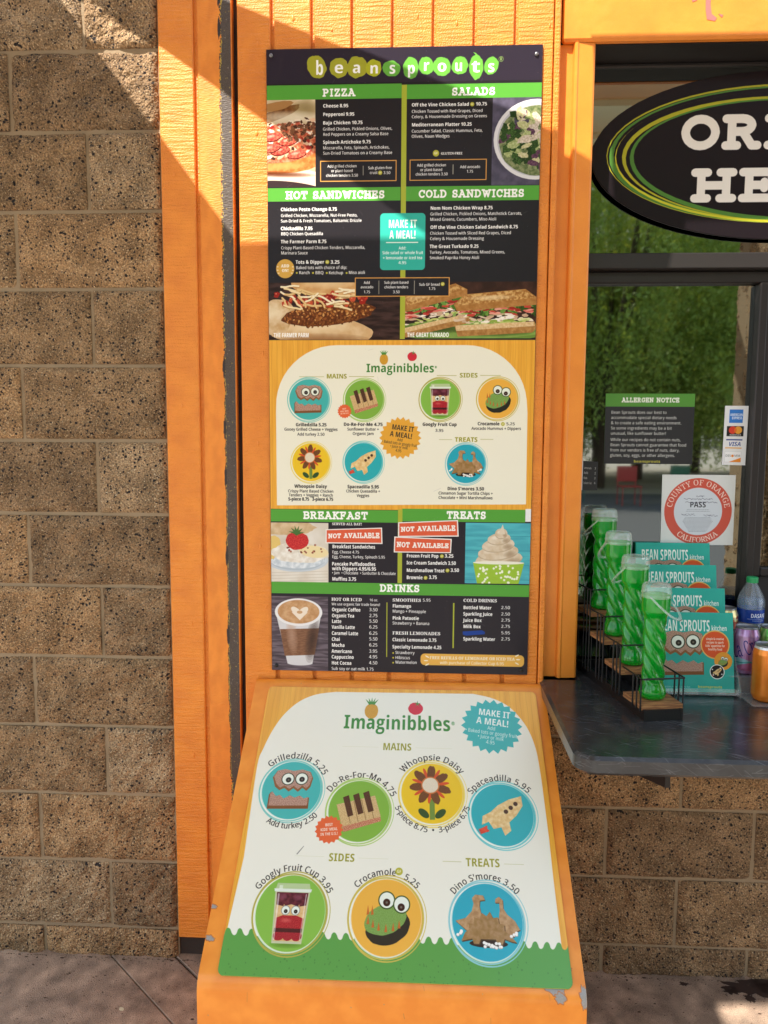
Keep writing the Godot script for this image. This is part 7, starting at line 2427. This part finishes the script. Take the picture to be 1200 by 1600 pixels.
func photo_breakfast(c: Canvas, x, y, w, h):
	c.clip(x, y, w, h)
	c.fill([rect(x, y, x + w, y + h)], hx("e2dccf"), grain("cfc4b2", 0.01))
	bl(c, x + w * 0.3, y + h * 0.1, w * 0.5, h * 0.12, "c4a57a", 0, 0.1, grain("d8c09a", 0.03))
	for i in 5:
		line(c, x, y + h * (0.84 + i * 0.05), x + w, y + h * (0.8 + i * 0.05), 0.5, "c0b49f")
	bl(c, x + w * 0.45, y + h * 0.62, w * 0.55, h * 0.2, "c3cbd0")
	bl(c, x + w * 0.45, y + h * 0.6, w * 0.53, h * 0.17, "e3e8ea", 0, 0, grain("bcc6cc", 0.05))
	for i in 4:
		ring(c, x + w * 0.45, y + h * (0.6 + i * 0.02), w * (0.52 - i * 0.03), h * (0.17 - i * 0.012), 1.0, "a9b6be")
	bl(c, x + w * 0.02, y + h * 0.42, w * 0.14, h * 0.2, "dfc070", 0.3, 0.05)
	bl(c, x + w * 0.5, y + h * 0.5, w * 0.5, h * 0.17, "f0ece2", 0.03, 0.05, grain("d9cfbd", 0.04))
	bl(c, x + w * 0.75, y + h * 0.48, w * 0.25, h * 0.1, "e9d7a4", 0.1)
	var rng := RandomNumberGenerator.new()
	rng.seed = 5
	for i in 26:
		bl(c, x + w * rng.randf_range(0.2, 0.9), y + h * rng.randf_range(0.36, 0.5), w * 0.016, h * 0.014, ["8c4a3c", "a8684c", "6d3028"][i % 3], rng.randf() * 3, 0.2)
	bl(c, x + w * 0.46, y + h * 0.3, w * 0.2, h * 0.15, "b3202a", 0, 0.04, grain("d2483e", 0.2))
	for i in 6:
		poly(c, x + w * 0.45, y + h * 0.18, w * 0.2, [-0.16, 0.1, 0.05, -0.7, 0.18, 0.1], "4a7038", null, -1.4 + i * 0.55)
	c.noclip()

func photo_icecream(c: Canvas, x, y, w, h):
	c.clip(x, y, w, h)
	c.fill([rect(x, y, x + w, y + h)], hx("55b6bd"), grain("4aa4b0", 0.03, 1.6, 7, 0.3, 2.0))
	for i in 4:
		line(c, x, y + h * (0.22 + i * 0.24), x + w, y + h * (0.215 + i * 0.24), 0.7, "3a8f9c")
	for q in [[0.5, 0.6, 0.35, 0.13], [0.49, 0.48, 0.3, 0.12], [0.49, 0.36, 0.24, 0.11], [0.5, 0.26, 0.17, 0.09], [0.53, 0.17, 0.09, 0.08]]:
		bl(c, x + w * q[0], y + h * q[1] + 2.5, w * q[2], h * q[3], "bda88c", -0.12)
		bl(c, x + w * q[0], y + h * q[1], w * q[2], h * q[3], "ddcdb4", -0.12, 0.02, grain("cdb797", 0.04))
		soft(c, x + w * (q[0] - q[2] * 0.3), y + h * (q[1] - 0.02), w * q[2] * 0.5, h * q[3] * 0.4, "f2e8d6", 0.6, -0.2)
		soft(c, x + w * (q[0] + q[2] * 0.6), y + h * (q[1] + 0.03), w * q[2] * 0.35, h * q[3] * 0.5, "a48c70", 0.6, -0.2)
	poly(c, x + w * 0.54, y + h * 0.12, w * 0.1, [-0.5, 0.6, 0.1, -0.9, 0.5, 0.6], "ddcdb4")
	poly(c, x + w * 0.5, y + h * 0.65, w, [-0.38, 0, 0.38, 0, 0.27, 0.45, -0.29, 0.45], "9cc03c")
	var rng := RandomNumberGenerator.new()
	rng.seed = 15
	for i in 44:
		bl(c, x + w * rng.randf_range(0.2, 0.8), y + h * rng.randf_range(0.7, 1.0), w * 0.017, w * 0.017, "eef2d8")
	bl(c, x + w * 0.5, y + h * 0.655, w * 0.38, h * 0.028, "ede8d4")
	c.noclip()

func photo_coffee(c: Canvas, x, y, w, h):
	c.clip(x, y, w, h)
	c.fill([rect(x, y, x + w, y + h)], hx("4d434a"), grain("6d626a", 0.05, 1.8, 6, 0.25, 2.2))
	for i in 5:
		line(c, x, y + h * (0.1 + i * 0.22), x + w, y + h * (0.11 + i * 0.22), 0.6, "2f282d")
	poly(c, x + w * 0.48, y, w, [-0.4, h / w * 0.22, 0.4, h / w * 0.22, 0.24, h / w * 0.86, -0.2, h / w * 0.86], "d3d2d2")
	poly(c, x + w * 0.48, y, w, [-0.33, h / w * 0.42, 0.36, h / w * 0.4, 0.28, h / w * 0.74, -0.25, h / w * 0.76], "8a6248", grain("76523c", 0.3, 1.6, 3, 0.2, 1.0))
	bl(c, x + w * 0.5, y + h * 0.85, w * 0.22, h * 0.03, "d3d2d2")
	soft(c, x + w * 0.72, y + h * 0.55, w * 0.12, h * 0.3, "3a2c28", 0.6, 0.15)
	soft(c, x + w * 0.36, y + h * 0.5, w * 0.1, h * 0.26, "c09c84", 0.5, -0.1)
	bl(c, x + w * 0.48, y + h * 0.2, w * 0.42, h * 0.175, "e6e4e2")
	bl(c, x + w * 0.48, y + h * 0.195, w * 0.37, h * 0.15, "b98a5c", 0, 0, grain("cfa67a", 0.05))
	for s in [-1, 1]:
		bl(c, x + w * (0.5 + s * 0.06), y + h * 0.19, w * 0.11, h * 0.04, "eadcc8", s * -0.7)
	poly(c, x + w * 0.5, y + h * 0.2, w * 0.16, [-0.9, 0, 0.9, 0, 0, 0.9], "eadcc8")
	bl(c, x + w * 0.5, y + h * 0.2, w * 0.05, h * 0.02, "c69c70")
	c.noclip()
